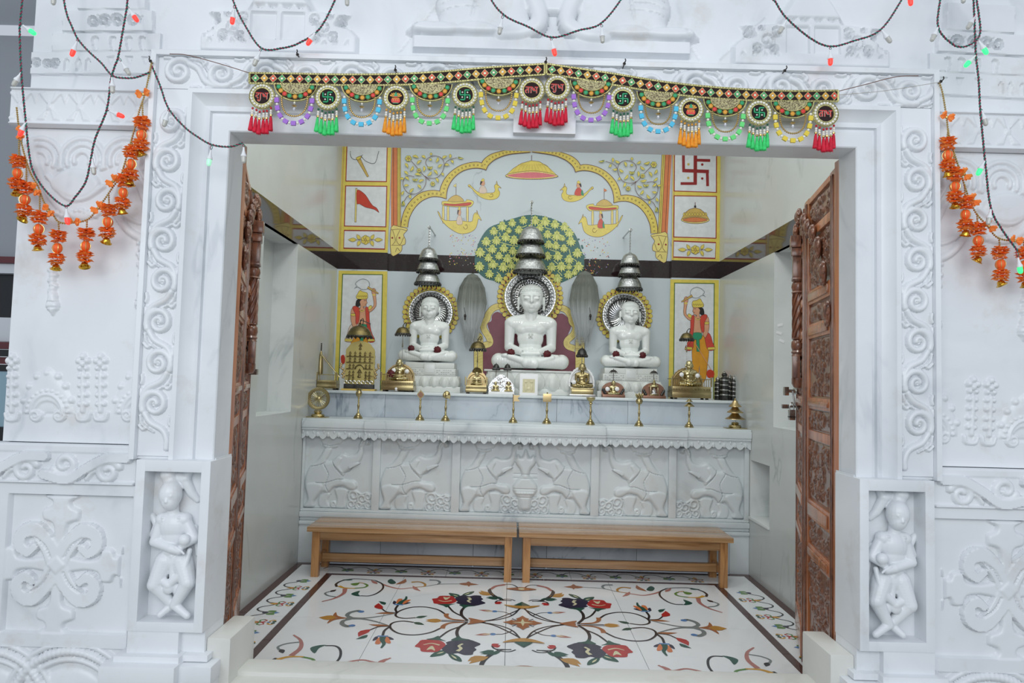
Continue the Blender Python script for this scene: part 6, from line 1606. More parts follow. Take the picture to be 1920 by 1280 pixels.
P.step = .00001
P.build('painted_tree', wallfn(YM), wb)

# --- throne back and flame rings painted round the halos
P = WP(onW(HC, YM))
P.F([(170, 1110), (178, 850), (235, 825), (280, 765), (250, 685), (225, 600), (262, 570), (270, 515), (320, 482), (400, 500), (640, 420), (880, 500), (945, 500), (1000, 545), (1012, 600), (1030, 620), (1000, 700), (965, 770), (1010, 850), (1065, 870), (1070, 1110)], 'p_maroon', 3)
P.step = .00008
for mid in ([(400, 440), (330, 432), (275, 455), (235, 505), (222, 550), (188, 600), (195, 655), (240, 730), (248, 785), (185, 808)], [(850, 430), (930, 445), (985, 470), (1025, 530), (1035, 580), (1072, 630), (1050, 700), (990, 760), (995, 810), (1065, 838)]):
    P.S(mid, .058, 'p_line'); P.S(mid, .052, 'p_yellow_pale'); 
    q = cr(mid, 4)
    for i in range(1, len(q)-1, 2): P.ring(P.c(q[i]), .008, .0022, 'p_gold', 8)
for x0 in (95, 1068):
    P.F([(x0, 1120), (x0, 745), (x0+88, 745), (x0+88, 1120)], 'p_yellow_pale', 1, False, 'p_line', .003); P.F([(x0+12, 745), (x0+15, 705), (x0+45, 680), (x0+78, 705), (x0+82, 745)], 'p_yellow', 3, True, 'p_line', .003)
    for k in range(6): P.S([(x0+5, 900+k*30), (x0+82, 870+k*30)], .0022, 'p_gold')
    for y in (745, 765, 835, 850): P.S([(x0, y), (x0+88, y)], .0025, 'p_line')
    for k in range(8): a = k*math.pi/4; P.S([(x0+44, 800), (x0+44+20*math.cos(a), 800+20*math.sin(a))], .002, 'p_line')
P.build('painted_throne', wallfn(YM), wb)
def flame_ring(px, py, r0, r1, n, m='p_yellow'):
    P = Paint(.00008); c = onY(px, py, YM); c = (c.x, c.z); P.disc(c, r0+.012, m, 48); P.ring(c, r0+.010, .004, 'p_line', 48)
    for i in range(n):
        a = 2*math.pi*i/n; rm = (r0+r1)/2
        P.stroke([(c[0]+(r0+.004)*math.cos(a+.05), c[1]+(r0+.004)*math.sin(a+.05)), (c[0]+rm*math.cos(a+.03), c[1]+rm*math.sin(a+.03))], .020, m)
        P.disc((c[0]+(r1-.014)*math.cos(a), c[1]+(r1-.014)*math.sin(a)), .0200, m, 10); P.ring((c[0]+(r1-.014)*math.cos(a), c[1]+(r1-.014)*math.sin(a)), .0200, .002, 'p_line', 10)
        b = a+math.pi/n; P.leaf((c[0]+(r0+.014)*math.cos(b), c[1]+(r0+.014)*math.sin(b)), (c[0]+(r1-.012)*math.cos(b), c[1]+(r1-.012)*math.sin(b)), .012, 'p_darkred')
    P.build('painted_flame_ring', lambda u, v, h: (u, YM-.0035-h, v), wb)
flame_ring(994, 557, .226, .278, 40); flame_ring(808, 586, .190, .238, 34); flame_ring(1170, 591, .190, .238, 34)

# --- pilaster paintings
def pil(P0, name): P0.build(name, wallfn(YPIL), wb)
for side in (0, 1):
    x0, x1 = (WL+.001, XP0-.001) if side == 0 else (XP1+.001, WR-.001)
    f = onW(AC if side == 0 else BC, YPIL); P = WP(f); Q = lambda pts: [tuple(f(p)) for p in pts]
    z0 = 2.4035; P.fill([(x0, z0), (x1, z0), (x1, 3.45), (x0, 3.45)], 'p_yellow'); P.stroke([(x0+.012, z0), (x0+.012, 3.45)], .012, 'p_gold')
    R3 = ([(62, -60), (502, -60), (492, 352), (50, 345)], [(48, 398), (497, 403), (486, 845), (34, 836)], [(32, 884), (482, 890), (474, 1088), (26, 1078)]) if side == 0 else ([(1412, -60), (1832, -60), (1830, 430), (1408, 416)], [(1408, 464), (1830, 470), (1826, 888), (1404, 876)], [(1404, 916), (1824, 932), (1818, 1090), (1400, 1076)])
    for r in R3:
        q = Q(r); P.fill(q, 'p_white'); P.stroke(q, .012, 'p_red', True); P.stroke(q, .005, 'p_line', True)
    if side == 0:
        P.S([(100, 20), (102, 70), (125, 105), (165, 112), (205, 80), (235, 60)], .004, 'p_black'); P.F([(105, 20), (108, 70), (130, 98), (165, 105), (200, 75), (180, 20)], 'p_white', 3); P.S([(215, 72), (270, 130), (365, 150), (410, 20)], .004, 'p_black')
        P.S([(185, 100), (292, 300)], (.034, .018), 'p_line'); P.S([(186, 102), (291, 298)], (.028, .013), 'p_gold'); P.F([(160, 95), (205, 75), (220, 85), (185, 118)], 'p_yellow', 3, True, 'p_line')
        P.S([(165, 425), (155, 795)], .016, 'p_line'); P.S([(165, 430), (155, 790)], .011, 'p_yellow_pale'); P.F([(172, 445), (240, 475), (280, 520), (310, 570), (345, 615), (385, 640), (412, 690), (370, 660), (320, 645), (260, 630), (200, 595), (170, 588)], 'p_red', 3, True, 'p_line', .003)
        cx, cy, k = 265, 988, 1.
    else:
        sw = .030   # auspicious cross with four dots, as painted
        for pts in ([(1620, 60), (1618, 350)], [(1490, 212), (1755, 222)]): P.S(pts, sw, 'p_darkred')
        for pts in ([(1610, 108), (1768, 112)], [(1632, 342), (1472, 342)], [(1502, 226), (1500, 60)], [(1738, 210), (1742, 368)]): P.S(pts, .024, 'p_darkred')
        for c_, m in (((1550, 150), 'p_gold'), ((1688, 152), 'p_darkred'), ((1548, 286), 'p_gold'), ((1688, 292), 'p_darkred')): P.D(c_, .011, m, 10)
        P.F([(1475, 705), (1510, 640), (1560, 600), (1616, 585), (1670, 600), (1725, 645), (1760, 705)], 'p_gold', 3, False, 'p_line'); P.F([(1475, 705), (1540, 680), (1616, 672), (1700, 682), (1760, 708), (1700, 735), (1616, 742), (1530, 732)], 'p_yellow_pale', 3, True, 'p_line'); P.F([(1492, 705), (1550, 686), (1616, 680), (1690, 688), (1742, 706), (1690, 722), (1616, 728), (1540, 722)], 'p_orange', 3, True, 'p_line')
        for k in range(9): P.Lf((1500+k*29, 668-.0012*(1500+k*29-1616)**2*.2), (1510+k*26, 628), .014, 'p_yellow', 'p_line')
        P.S([(1616, 585), (1616, 530)], .005, 'p_line'); P.D((1616, 572), .010, 'p_black', 8)
        cx, cy, k = 1617, 1005, .92
    for j in range(6): a = j*math.pi/3+.5; P.D((cx+26*k*math.cos(a), cy+26*k*math.sin(a)), .020*k, 'p_yellow', 10, 'p_line')
    P.D((cx, cy), .011, 'p_gold', 10, 'p_line')
    for sx in (-1, 1):
        P.Lf((cx+sx*100*k, cy), (cx+sx*190*k, cy-2), .034*k, 'p_yellow', 'p_line'); P.Lf((cx+sx*60*k, cy-5), (cx+sx*95*k, cy-60*k), .030*k, 'p_yellow', 'p_line'); P.Lf((cx+sx*60*k, cy+8), (cx+sx*88*k, cy+70*k), .030*k, 'p_yellow', 'p_line'); P.S([(cx+sx*45*k, cy), (cx+sx*105*k, cy)], .003, 'p_line')
    pil(P, 'painted_panels')
    # attendant figure in the lower panel (traced on the left one, mirrored on the right)
    if side == 0: conv = lambda p: (630+p[0]/5.336, 500+p[1]/5.336)
    else: conv = lambda p: (1250+(572-p[0])/5.336*1.0, 510+(p[1]+30)/5.336)
    f = onW(conv, YPIL); P = WP(f)
    o = [(28, 38), (515, 45), (492, 1240), (-20, 1240)] if side == 0 else [(50, 48), (535, 42), (555, 1240), (62, 1240)]
    i_ = [(62, 70), (470, 75), (448, 1240), (18, 1240)] if side == 0 else [(92, 80), (498, 75), (510, 1240), (100, 1240)]
    P.F(o, 'p_yellow', 1, False); P.F(i_, 'p_green', 1, False)
    def ins(r, d): c_ = np.mean(np.array(r), 0); return [tuple(c_+(np.array(q)-c_)*(1-d)) for q in r]
    P.F([(a+(9 if a < 250 else -9), b+(9 if b < 600 else 0)) for a, b in i_], 'p_white', 1, False)
    ln = dict(line='p_line', lw=.0028)
    P.F([(165, 620), (150, 760), (165, 900), (185, 1050), (235, 1060), (245, 900), (260, 1060), (320, 1050), (315, 900), (320, 760), (300, 620)], 'p_dhoti', 3, True, **ln)
    P.F([(140, 590), (110, 680), (88, 742), (160, 748), (190, 640), (200, 560)], 'p_cream' if side == 0 else 'p_scarf', 3, True, **ln); P.F([(92, 718), (160, 722), (162, 748), (86, 744)], 'p_yellow', 1, False, **ln)
    P.F([(300, 560), (340, 640), (392, 742), (318, 748), (300, 640)], 'p_scarf', 3, True, **ln); P.F([(318, 720), (378, 716), (392, 742), (318, 748)], 'p_yellow', 1, False, **ln)
    P.F([(225, 415), (305, 415), (322, 500), (305, 590), (228, 592), (222, 500)], 'p_skin', 3, True, **ln)
    P.F([(225, 580), (310, 580), (305, 640), (230, 640)], 'p_emerald', 3, True, **ln); P.F([(246, 640), (278, 640), (272, 765), (240, 765)], 'p_emerald', 1, False, **ln)
    P.F([(155, 425), (190, 420), (202, 480), (215, 570), (190, 625), (165, 590), (148, 520)], 'p_skin', 3, True, **ln); P.F([(150, 470), (192, 470), (190, 492), (152, 490)], 'p_yellow', 2, True, **ln)
    P.F([(165, 408), (205, 392), (236, 425), (236, 500), (222, 565), (198, 565), (196, 480)], 'p_scarf', 3, True, **ln)
    P.F([(298, 402), (332, 425), (335, 520), (352, 640), (385, 725), (345, 690), (312, 600), (300, 500)], 'p_scarf', 3, True, **ln)
    P.F([(325, 430), (378, 388), (368, 290), (358, 245), (372, 215), (398, 232), (400, 300), (402, 392), (345, 452)], 'p_skin', 3, True, **ln); P.F([(322, 405), (352, 385), (362, 410), (332, 432)], 'p_yellow', 2, True, **ln); P.F([(365, 275), (398, 275), (398, 288), (366, 288)], 'p_yellow', 1, False)
    P.F([(242, 318), (302, 312), (308, 345), (314, 362), (304, 372), (302, 392), (272, 402), (285, 432), (240, 432), (248, 395), (236, 360)], 'p_skin', 3, True, **ln)
    P.F([(212, 330), (250, 312), (262, 322), (240, 350), (246, 380), (222, 402), (198, 390), (200, 355)], 'p_black', 3)
    P.F([(203, 300), (218, 270), (240, 236), (268, 250), (312, 262), (318, 300), (304, 322), (220, 322)], 'p_yellow', 3, True, **ln)
    for k in range(5): P.S([(215+k*20, 305), (222+k*20, 288), (232+k*20, 305)], .0022, 'p_line')
    P.S([(282, 338), (300, 336)], .004, 'p_black'); P.S([(290, 375), (304, 374)], .003, 'p_darkred'); P.S([(235, 430), (262, 448), (285, 428)], .006, 'p_yellow')
    P.S([(185, 218), (212, 196), (196, 170), (228, 136), (275, 122), (322, 142), (338, 182), (312, 222), (262, 228), (228, 206), (196, 202)], .0035, 'p_grey'); P.S([(318, 205), (426, 268)], (.02, .010), 'p_line'); P.S([(319, 206), (424, 267)], (.015, .006), 'p_gold')
    if side == 1: P.S([(290, 680), (120, 960)], .005, 'p_skin'); P.F([(105, 960), (150, 945), (175, 975), (165, 1020), (120, 1030), (98, 1000)], 'p_red', 3)
    else: P.F([(50, 900), (75, 880), (92, 910), (88, 960), (60, 970)], 'p_red', 3)
    pil(P, 'painted_attendant')
# ================================================================== DANCERS CARVED IN THE JAMB NICHES
def dancer_mesh():
    Yd = 2.618; S_ = Yd/FPX; b = []
    def W(px, py, dy=0.): v = onY(px, py, Yd); return (v.x, Yd+dy, v.z)
    G_ = 1.2
    def Lm(a, c, r0, r1): b.append(('l', a, c, r0*S_*G_, r1*S_*G_))
    def B(a, *r): b.append(('b', a, tuple(q*S_*G_ for q in (r if len(r) > 1 else (r[0],)*3))))
    B(W(323, 925, -.012), 17, 17, 22); B(W(324, 938, -.018), 13, 14, 14); B(W(317, 890, .0), 13, 12, 11); Lm(W(321, 903), W(318, 893), 12, 11)
    Lm(W(323, 926, -.046), W(324, 936, -.050), 2.2, 3.0); Lm(W(316, 927, -.046), W(332, 926, -.046), 2., 2.)
    Lm(W(324, 945), W(325, 962), 9, 9)
    # the lock of hair sweeping out to the upper right
    Lm(W(335, 893, .01), W(345, 897, .01), 8, 9); Lm(W(345, 897, .01), W(352, 884, .015), 8, 6); Lm(W(345, 900, .01), W(356, 925, .015), 8, 7); Lm(W(356, 925, .015), W(366, 938, .02), 7, 5)
    # trunk
    B(W(326, 985), 23, 15, 22); B(W(326, 1005), 19, 13, 20); B(W(326, 1030), 18, 13, 16); B(W(325, 1052), 24, 14, 17); Lm(W(306, 973), W(346, 973), 11, 11)
    # arms
    Lm(W(305, 974), W(293, 1014, -.01), 9, 8); Lm(W(293, 1014, -.01), W(330, 1024, -.035), 8, 6.5); Lm(W(347, 974), W(365, 1008, -.005), 9, 8); Lm(W(365, 1008, -.005), W(352, 1016, -.03), 8, 7); B(W(354, 1008, -.035), 9, 8, 9); Lm(W(330, 1024, -.035), W(345, 1028, -.038), 7, 6)
    for k in range(4): Lm(W(340+k*3, 1020+k*2, -.045), W(350+k*2, 1026+k*2, -.047), 2.2, 1.8)
    # legs crossed at the ankles
    Lm(W(310, 1052), W(297, 1092, -.022), 16, 12); Lm(W(297, 1092, -.022), W(326, 1132, -.01), 11.5, 7); Lm(W(326, 1132, -.01), W(308, 1147, -.03), 6.5, 5)
    Lm(W(342, 1052), W(357, 1088, -.022), 16, 12); Lm(W(357, 1088, -.022), W(334, 1130, -.025), 11.5, 7.5); Lm(W(334, 1130, -.025), W(360, 1147, -.038), 7, 5.5)
    # skirt folds, sash and flying scarves
    Lm(W(300, 1078, -.02), W(324, 1092, -.03), 5, 7); Lm(W(324, 1092, -.03), W(352, 1066, -.03), 6, 5); Lm(W(352, 1066, -.03), W(358, 1030, -.01), 5, 4); B(W(323, 1098, -.03), 8, 6, 9); Lm(W(328, 1040, -.02), W(330, 1085, -.02), 5, 6); Lm(W(332, 1095, -.015), W(337, 1112, -.012), 7, 6)
    Lm(W(282, 968, .015), W(292, 985, .012), 5, 6); Lm(W(292, 985, .012), W(283, 1003, .012), 6, 5); Lm(W(283, 1003, .012), W(300, 1022, .012), 5, 4)
    Lm(W(303, 1030, .012), W(288, 1070, .015), 5, 5); Lm(W(288, 1070, .015), W(281, 1100, .015), 5, 4); Lm(W(362, 990, .015), W(368, 1040, .015), 5, 4)
    # necklace and belt
    for k in range(9): a = math.pi*(k/8); B(W(326-15*math.cos(a), 968+14*math.sin(a), -.024), 2.2)
    for k in range(8): B(W(306+k*5.6, 1046+2*math.sin(k), -.026), 2.6)
    return blob(b, .0026, 2, 'dancer_body')
DAN = dancer_mesh(); DAN.materials.append(M['facade_marble'])
o = inst('carved_dancer', DAN, fb1); o['label'] = 'carved dancer with crossed legs in the left niche'
DAN2 = DAN.copy(); DAN2.transform(Matrix.Translation((2*CX, 0, 0)) @ Matrix.Diagonal((-1, 1, 1, 1))); DAN2.flip_normals()
o = inst('carved_dancer', DAN2, fb2); o['label'] = 'carved dancer with crossed legs in the right niche'

# ================================================================== TORAN (two door hangings)
YT = 2.553; SP = YT/FPX
def PT(px, py, dy=0.): v = onY(px, py, YT); return Vector((v.x, YT+dy, v.z))
# ---- shared pieces (local coordinates: x right, z up, front at -y)
def diamond_mesh(m):
    mb = MB(); r = 7.9*SP; k = .88; q = 2.5*SP
    mb.prism([(0, r*1.08), (r, 0), (0, -r*1.08), (-r, 0)], -.0015, .001, 't_gold'); mb.prism([(0, r*k), (r*k*.95, 0), (0, -r*k), (-r*k*.95, 0)], -.003, .0, m)
    mb.prism([(-q, -q), (q, -q), (q, q), (-q, q)], -.0036, 0, 't_gold'); mb.lathe([(0, -.0052), (q*.6, -.0048), (q*.78, -.0036), (q*.8, 0)], 't_mirror', (0, 0, 0), 10, 'y')
    return mb.build('diamond', mesh_only=True, smooth=20)
DIA = [diamond_mesh(m) for m in ('t_green', 't_amber', 't_red')]
RM = 25*SP
def medal_mesh():
    mb = MB(); mb.lathe([(0, -.004), (RM*.62, -.004), (RM*.62, -.0045)], 't_velvet', (0, 0, 0), 32, 'y'); mb.lathe([(RM*.60, -.004), (RM*.62, -.0075), (RM*.68, -.0075), (RM*.70, -.005), (RM*.93, -.005), (RM*.95, -.0075), (RM, -.006), (RM, .001), (0, .001)], 't_gold', (0, 0, 0), 40, 'y')
    for i in range(44):
        a = 2*math.pi*i/44; mb.ball((RM*.955*math.cos(a), -.0068, RM*.955*math.sin(a)), (.0016, .001, .0016), 't_velvet', 4, 3)
    return mb.build('medallion', mesh_only=True)
MEDAL = medal_mesh()
mb = MB(); mb.ball((0, 0, 0), 2.75*SP, 't_pearl', 8, 6); PEARL = mb.build('pearl', mesh_only=True)
def em_strokes(mb, strokes, m, r, k, outline=True):
    for st in strokes:
        pts = cr(st, 4) if len(st) > 2 else st
        if outline: mb.tube([(a*k, -.0052, b*k) for a, b in pts], r*1.45, 't_pearl', 6)
        mb.tube([(a*k, -.0072, b*k) for a, b in pts], r, m, 6)
BHA = [[(.12, .48), (.14, .20), (.26, .06), (.40, .08), (.38, .22), (.26, .20), (.20, .05), (.30, -.06), (.72, -.04)], [(.74, .48), (.74, -.5)], [(.42, .46), (.98, .46)]]
SHUBH = [[(-.95, .40), (-.80, .50), (-.62, .44), (-.58, .26), (-.72, .14), (-.90, .10), (-.92, -.06), (-.74, -.14), (-.56, -.34)], [(-.26, .48), (-.26, -.42)], [(-.62, .47), (-.02, .47)], [(-.26, -.40), (-.32, -.66), (-.50, -.76), (-.62, -.62), (-.52, -.50)]]+BHA
LABH = [[(-.52, .0), (-.62, .16), (-.78, .12), (-.80, -.06), (-.92, .0), (-.98, -.16), (-.90, -.34), (-.72, -.42)], [(-.50, .47), (-.50, -.48)], [(-.12, .47), (-.12, -.48)], [(-.98, .47), (.04, .47)]]+BHA
def emblem_mesh(kind):
    mb = MB(); R6 = RM*.58
    if kind == 'shubh': em_strokes(mb, SHUBH, 't_red', .0016, R6*.86)
    elif kind == 'labh': em_strokes(mb, LABH, 't_red', .0016, R6*.86)
    elif kind == 'cross':
        for st in ([(0, .62), (0, -.62)], [(-.62, 0), (.62, 0)], [(0, .62), (.56, .62)], [(0, -.62), (-.56, -.62)], [(-.62, 0), (-.62, .56)], [(.62, 0), (.62, -.56)]):
            mb.tube([(a*R6*1.05, -.0062, b*R6*1.05) for a, b in st], .0030, 't_green', 6)
        for a in (-1, 1):
            for b in (-1, 1): mb.ball((a*R6*.33, -.007, b*R6*.33), .0034, 't_pearl', 8, 6)
    else:
        K = R6
        mb.prism([(K*a, K*b) for a, b in cr([(-.45, -.15), (.45, -.15), (.58, -.4), (.42, -.68), (-.42, -.68), (-.58, -.4)], 3, True)], -.007, -.004, 't_red')
        for x in (-.3, 0, .3): mb.prism([(K*(x-.1), K*-.25), (K*(x+.1), K*-.25), (K*x, K*-.5)], -.008, -.004, 't_amber')
        mb.box(-K*.5, K*.5, -.0078, -.004, -K*.16, -K*.06, 't_amber'); mb.box(-K*.36, K*.36, -.0074, -.004, -K*.78, -K*.69, 't_green')
        for s in (-1, 1):
            for a0, l in ((.45, .8), (.8, .78), (1.15, .7)): mb.prism([(0, 0), (s*K*l*math.cos(a0-.13), K*(-.05+l*math.sin(a0-.13))), (s*K*l*1.1*math.cos(a0), K*(-.05+l*1.1*math.sin(a0))), (s*K*l*math.cos(a0+.13), K*(-.05+l*math.sin(a0+.13)))], -.0066, -.004, 't_amber')
        mb.prism([(K*a, K*b) for a, b in cr([(-.2, .1), (-.16, .45), (0, .72), (.16, .45), (.2, .1)], 3, True)], -.009, -.004, 't_green'); mb.box(-K*.2, K*.2, -.0095, -.004, K*.0, K*.12, 't_red')
    return mb.build('emblem', mesh_only=True)
EMB = {k: emblem_mesh(k) for k in ('shubh', 'labh', 'cross', 'pot')}
def tassel_mesh(ms, mbead):
    mb = MB(); s = SP
    mb.tube([(0, 0, 0), (0, 0, -24*s)], .0006, 't_gold', 4); mb.ball((0, 0, -4*s), 2.3*s, mbead, 7, 5)
    for z in (9.5, 14): mb.ball((0, 0, -z*s), 2.5*s, 'bead_white', 7, 5)
    mb.lathe([(1.2*s, -16.5*s), (2.9*s, -17*s), (2.9*s, -19.5*s), (1.4*s, -20*s)], 'bead_gold', (0, 0, 0), 8)
    mb.lathe([(1.2*s, -20*s), (2.6*s, -23*s), (3.6*s, -34*s), (4.4*s, -46*s), (3.2*s, -47.5*s), (0, -46*s)], ms, (0, 0, 0), 10)
    rnd = random.Random(3)
    for i in range(14): a = i*.45*math.pi; r = rnd.uniform(3.4, 4.9)*s; mb.tube([(1.5*s*math.cos(a), 1.5*s*math.sin(a), -21*s), (3*s*math.cos(a), 3*s*math.sin(a), -34*s), (r*math.cos(a), r*math.sin(a), -rnd.uniform(46, 50)*s)], .0007, ms, 3, False)
    return mb.build('tassel', mesh_only=True)
TAS = {'red': tassel_mesh('s_red', 'bead_red'), 'green': tassel_mesh('s_green', 'bead_green'), 'orange': tassel_mesh('s_orange', 't_amber')}
def half_mesh():
    mb = MB(); s = SP
    el = lambda rx, ry, n=22: [(rx*s*math.cos(a), -ry*s*math.sin(a)) for a in np.linspace(0, math.pi, n)]
    mb.prism(el(42, 34), -.001, .002, 't_gold'); mb.prism(el(39.5, 31), -.0022, .0, 't_velvet'); mb.prism(el(27, 19), -.0034, 0, 't_mesh')
    for rx, ry in ((41, 33), (27.5, 19.5)): mb.tube([(x, -.003, z) for x, z in el(rx, ry, 26)], .0018, 't_gold', 5)
    return mb.build('half_moon', mesh_only=True, smooth=20)
HALF = half_mesh()
def stone_mesh(m):
    mb = MB(); r = 4.3*SP; mb.lathe([(0, -.0055), (r*.7, -.005), (r*.95, -.003), (r, 0)], m, (0, 0, 0), 12, 'y'); mb.lathe([(r*.95, -.002), (r*1.05, -.0045), (r*1.2, -.002), (r*1.2, 0)], 't_gold', (0, 0, 0), 12, 'y'); return mb.build('stone', mesh_only=True)
STO = {k: stone_mesh(m) for k, m in (('G', 't_green'), ('A', 't_amber'), ('R', 't_red'))}
def block_mesh(m):
    mb = MB(); mb.box(-4.2*SP, 4.2*SP, -.004, .004, -4.6*SP, 4.6*SP, m, .0012); return mb.build('foam_block', mesh_only=True)
BLK = {k: block_mesh(m) for k, m in (('violet', 'b_violet'), ('cyan', 'b_cyan'), ('green', 'b_green'), ('yellow', 'b_yellow'))}
def swagpath(w, h, n): # U curve, evenly spaced
    L = [np.array(p) for p in _sw(w, h, 80)]; d = [0.]
    for a, b in zip(L, L[1:]): d.append(d[-1]+np.hypot(*(b-a)))
    return [tuple(float(np.interp(t*d[-1], d, [p[k] for p in L])) for k in (0, 1)) for t in np.linspace(0, 1, n)]
def _sw(w, h, n):
    return [(w*SP*math.sin(t)*1., -h*SP*(1-abs(t/(math.pi/2))**2.2)) for t in np.linspace(-math.pi/2, math.pi/2, n)]
mb = MB()
for x, z in swagpath(25, 38, 27): mb.ball((x, 0, z-26*SP), 2.0*SP, 'bead_gold', 7, 5)
GOLDSTR = mb.build('gold_beads', mesh_only=True)
mb = MB(); mb.tube([(0, 0, -34*SP), (0, 0, -46*SP)], .0006, 't_gold', 4); mb.ball((0, 0, -38*SP), 2*SP, 't_pearl', 7, 5); mb.lathe([(1*SP, 0), (5*SP, -1.5*SP), (3*SP, -3*SP), (1*SP, -4*SP)], 'bead_gold', (0, 0, -42*SP), 10); mb.lathe([(.5*SP, 0), (2.6*SP, -3*SP), (2.2*SP, -6*SP), (0, -8.5*SP)], 'crystal', (0, 0, -46*SP), 8)
DROP = mb.build('crystal_drop', mesh_only=True)
def toran(label, top, bot, dx0, n, cols, medals, halves):
    base = PT(*top[len(top)//2]); t = thing('toran', label, 'door hanging', base, 0, 'embroidered door hangings across the lintel')
    rel = lambda v: v-Vector(base)
    tp = [rel(PT(*p)) for p in cr(top, 6)]; bt = [rel(PT(*p)) for p in cr(bot, 6)]
    mb = MB(); poly = [(v.x, v.z) for v in tp]+[(v.x, v.z) for v in bt[::-1]]; mb.prism(poly, -.0005, .003, 't_velvet'); mb.build('band', t, smooth=0)
    mb = MB()
    for L in (tp, bt):
        mb.tube([(v.x, -.001, v.z) for v in L], .0042, 't_gold', 6)
    for a, b in ((tp[0], bt[0]), (tp[-1], bt[-1])): mb.tube([(a.x, -.001, a.z), (b.x, -.001, b.z)], .0042, 't_gold', 6)
    mb.build('gold_braid', t)
    mb = MB()
    for L in (tp, bt):
        d = 0; prev = None
        for v in L:
            if prev is not None:
                k = max(1, int((v-prev).length/(.0088)))
                for j in range(k): q = prev.lerp(v, j/k); mb.ball((q.x, -.0048, q.z), (.0018, .0008, .0018), 't_velvet', 4, 3)
            prev = v
    mb.build('braid_stitches', t, kind='stuff')
    ti = lambda x, L: float(np.interp(x, [p[0] for p in cr(L, 6)], [p[1] for p in cr(L, 6)]))
    for i in range(n):
        x = dx0+i*16.53; y = (ti(x, top)+ti(x, bot))/2; v = rel(PT(x, y)); sl = (ti(x+5, top)-ti(x-5, top))/10
        inst('diamond', DIA[i % 3], t, (v.x, -.0006, v.z), (0, math.atan(sl), 0))
    for (x, y, em, col) in medals:
        v = rel(PT(x, y)); m = inst('medallion', MEDAL, t, (v.x, -.004, v.z))
        for i in range(22): a = 2*math.pi*i/22; inst('pearl', PEARL, m, (RM*.81*math.cos(a), -.0068, RM*.81*math.sin(a)))
        inst('emblem', EMB[em], m, (0, 0, 0))
        if col != 'none':
            for j in range(6):
                u = -17+j*6.8; dz = -math.sqrt(max(0, 24.5**2-u*u)); inst('tassel', TAS[col], m, (u*SP, -.003+.003*(j % 2), (dz+(.0 if j % 2 else -2))*SP), (0, -.0035*u, .3*j))
    seq = 'GARGAGRAG'
    for (x, y, col) in halves:
        v = rel(PT(x, y)); h = inst('half_moon', HALF, t, (v.x, -.001, v.z))
        for j, c in enumerate(seq):
            a = math.pi*(.085+.83*j/8); inst('stone', STO[c], h, (-33.2*SP*math.cos(a), -.0022, -25.3*SP*math.sin(a)))
        g = inst('bead_swag', GOLDSTR, t, (v.x, -.008, v.z)); inst('crystal_drop', DROP, g, (0, 0, 0))
        pts = swagpath(34, 52, 19)
        for j, (a, b) in enumerate(pts):
            b2 = b-26*SP
            if j % 2: 
                k0, k1 = pts[j-1], pts[j+1]; inst('foam_block', BLK[col], g, (a, -.001, b2), (0, -math.atan2(k1[1]-k0[1], k1[0]-k0[0])+math.pi/2, 0))
            else: inst('pearl', PEARL, g, (a, -.001, b2))
    return t
toran('left half of the embroidered door hanging with medallions and coloured tassels', [(468, 137), (560, 138.5), (650, 140), (742, 139), (820, 135), (900, 128), (960, 124), (1021, 120)], [(468, 156), (560, 158), (650, 160), (742, 159.5), (820, 156), (900, 149), (960, 144), (1021, 140)], 479.5, 33, None,
      [(493, 182, 'shubh', 'red'), (616, 184, 'cross', 'green'), (743, 185, 'pot', 'orange'), (872, 180, 'cross', 'green'), (997, 171, 'labh', 'red')], [(555, 158, 'violet'), (681, 160, 'cyan'), (808, 158, 'green'), (936, 148, 'yellow')])
toran('right half of the embroidered door hanging, sloping down from the centre', [(1025, 120), (1080, 128), (1160, 140), (1240, 153), (1330, 163), (1420, 169), (1500, 171), (1571, 170)], [(1025, 139), (1080, 147), (1160, 161), (1240, 174), (1330, 184), (1420, 189), (1500, 190), (1571, 190)], 1035, 33, None,
      [(1045, 166, 'shubh', 'red'), (1167, 187, 'cross', 'green'), (1294, 207, 'pot', 'orange'), (1422, 213, 'cross', 'green'), (1546, 215, 'labh', 'red')], [(1109, 152, 'violet'), (1234, 173, 'cyan'), (1359, 187, 'green'), (1485, 190, 'yellow')])
# cords that tie the hangings
def cord(label, pts, r, m, name='cord', Y=2.556):
    o = MB().tube([tuple(onY(x, y, Y)) for x, y in cr(pts, 8)], r, m, 6).build(name); tag(o, label, 'cord'); return o
cord('thin brown cord tying the left end of the door hanging', [(318, 101), (350, 103), (400, 116), (440, 128), (468, 137)], .0014, 'cord')
cord('thin brown cord tying the right end of the door hanging', [(1572, 171), (1620, 159), (1680, 144), (1722, 142)], .0014, 'cord')
cord('fine pale thread from the right end of the door hanging to the garland hook', [(1572, 178), (1660, 170), (1762, 154)], .0009, 'thread')
def nail(label, px, py):
    v = onY(px, py, 2.575); t = MB(); t.tube(cr([(0, .06, 0), (0, -.012, 0), (.003, -.02, .006), (.001, -.02, .013)], 4), .0022, 'iron', 6); t.lathe([(0, -.004), (.006, -.002), (.006, .0)], 'iron', (0, -.006, 0), 8, 'y'); o = t.build('hook'); o.location = v; tag(o, label, 'hook', 'iron hooks driven into the marble'); return o
for lab, x, y in (('iron hook at the top of the left orange garland', 284, 116), ('iron hook at the top of the right orange garland', 1762, 154), ('iron hook at the centre where the door hangings meet', 1023, 118), ('small iron hook above the first cross medallion', 559, 104), ('small iron hook above the pot medallion on the left', 742, 133), ('small iron hook above the right door hanging near the second cross medallion', 1470, 134), ('small iron nail above the right door hanging near the first half moon', 1170, 121)): nail(lab, x, y)

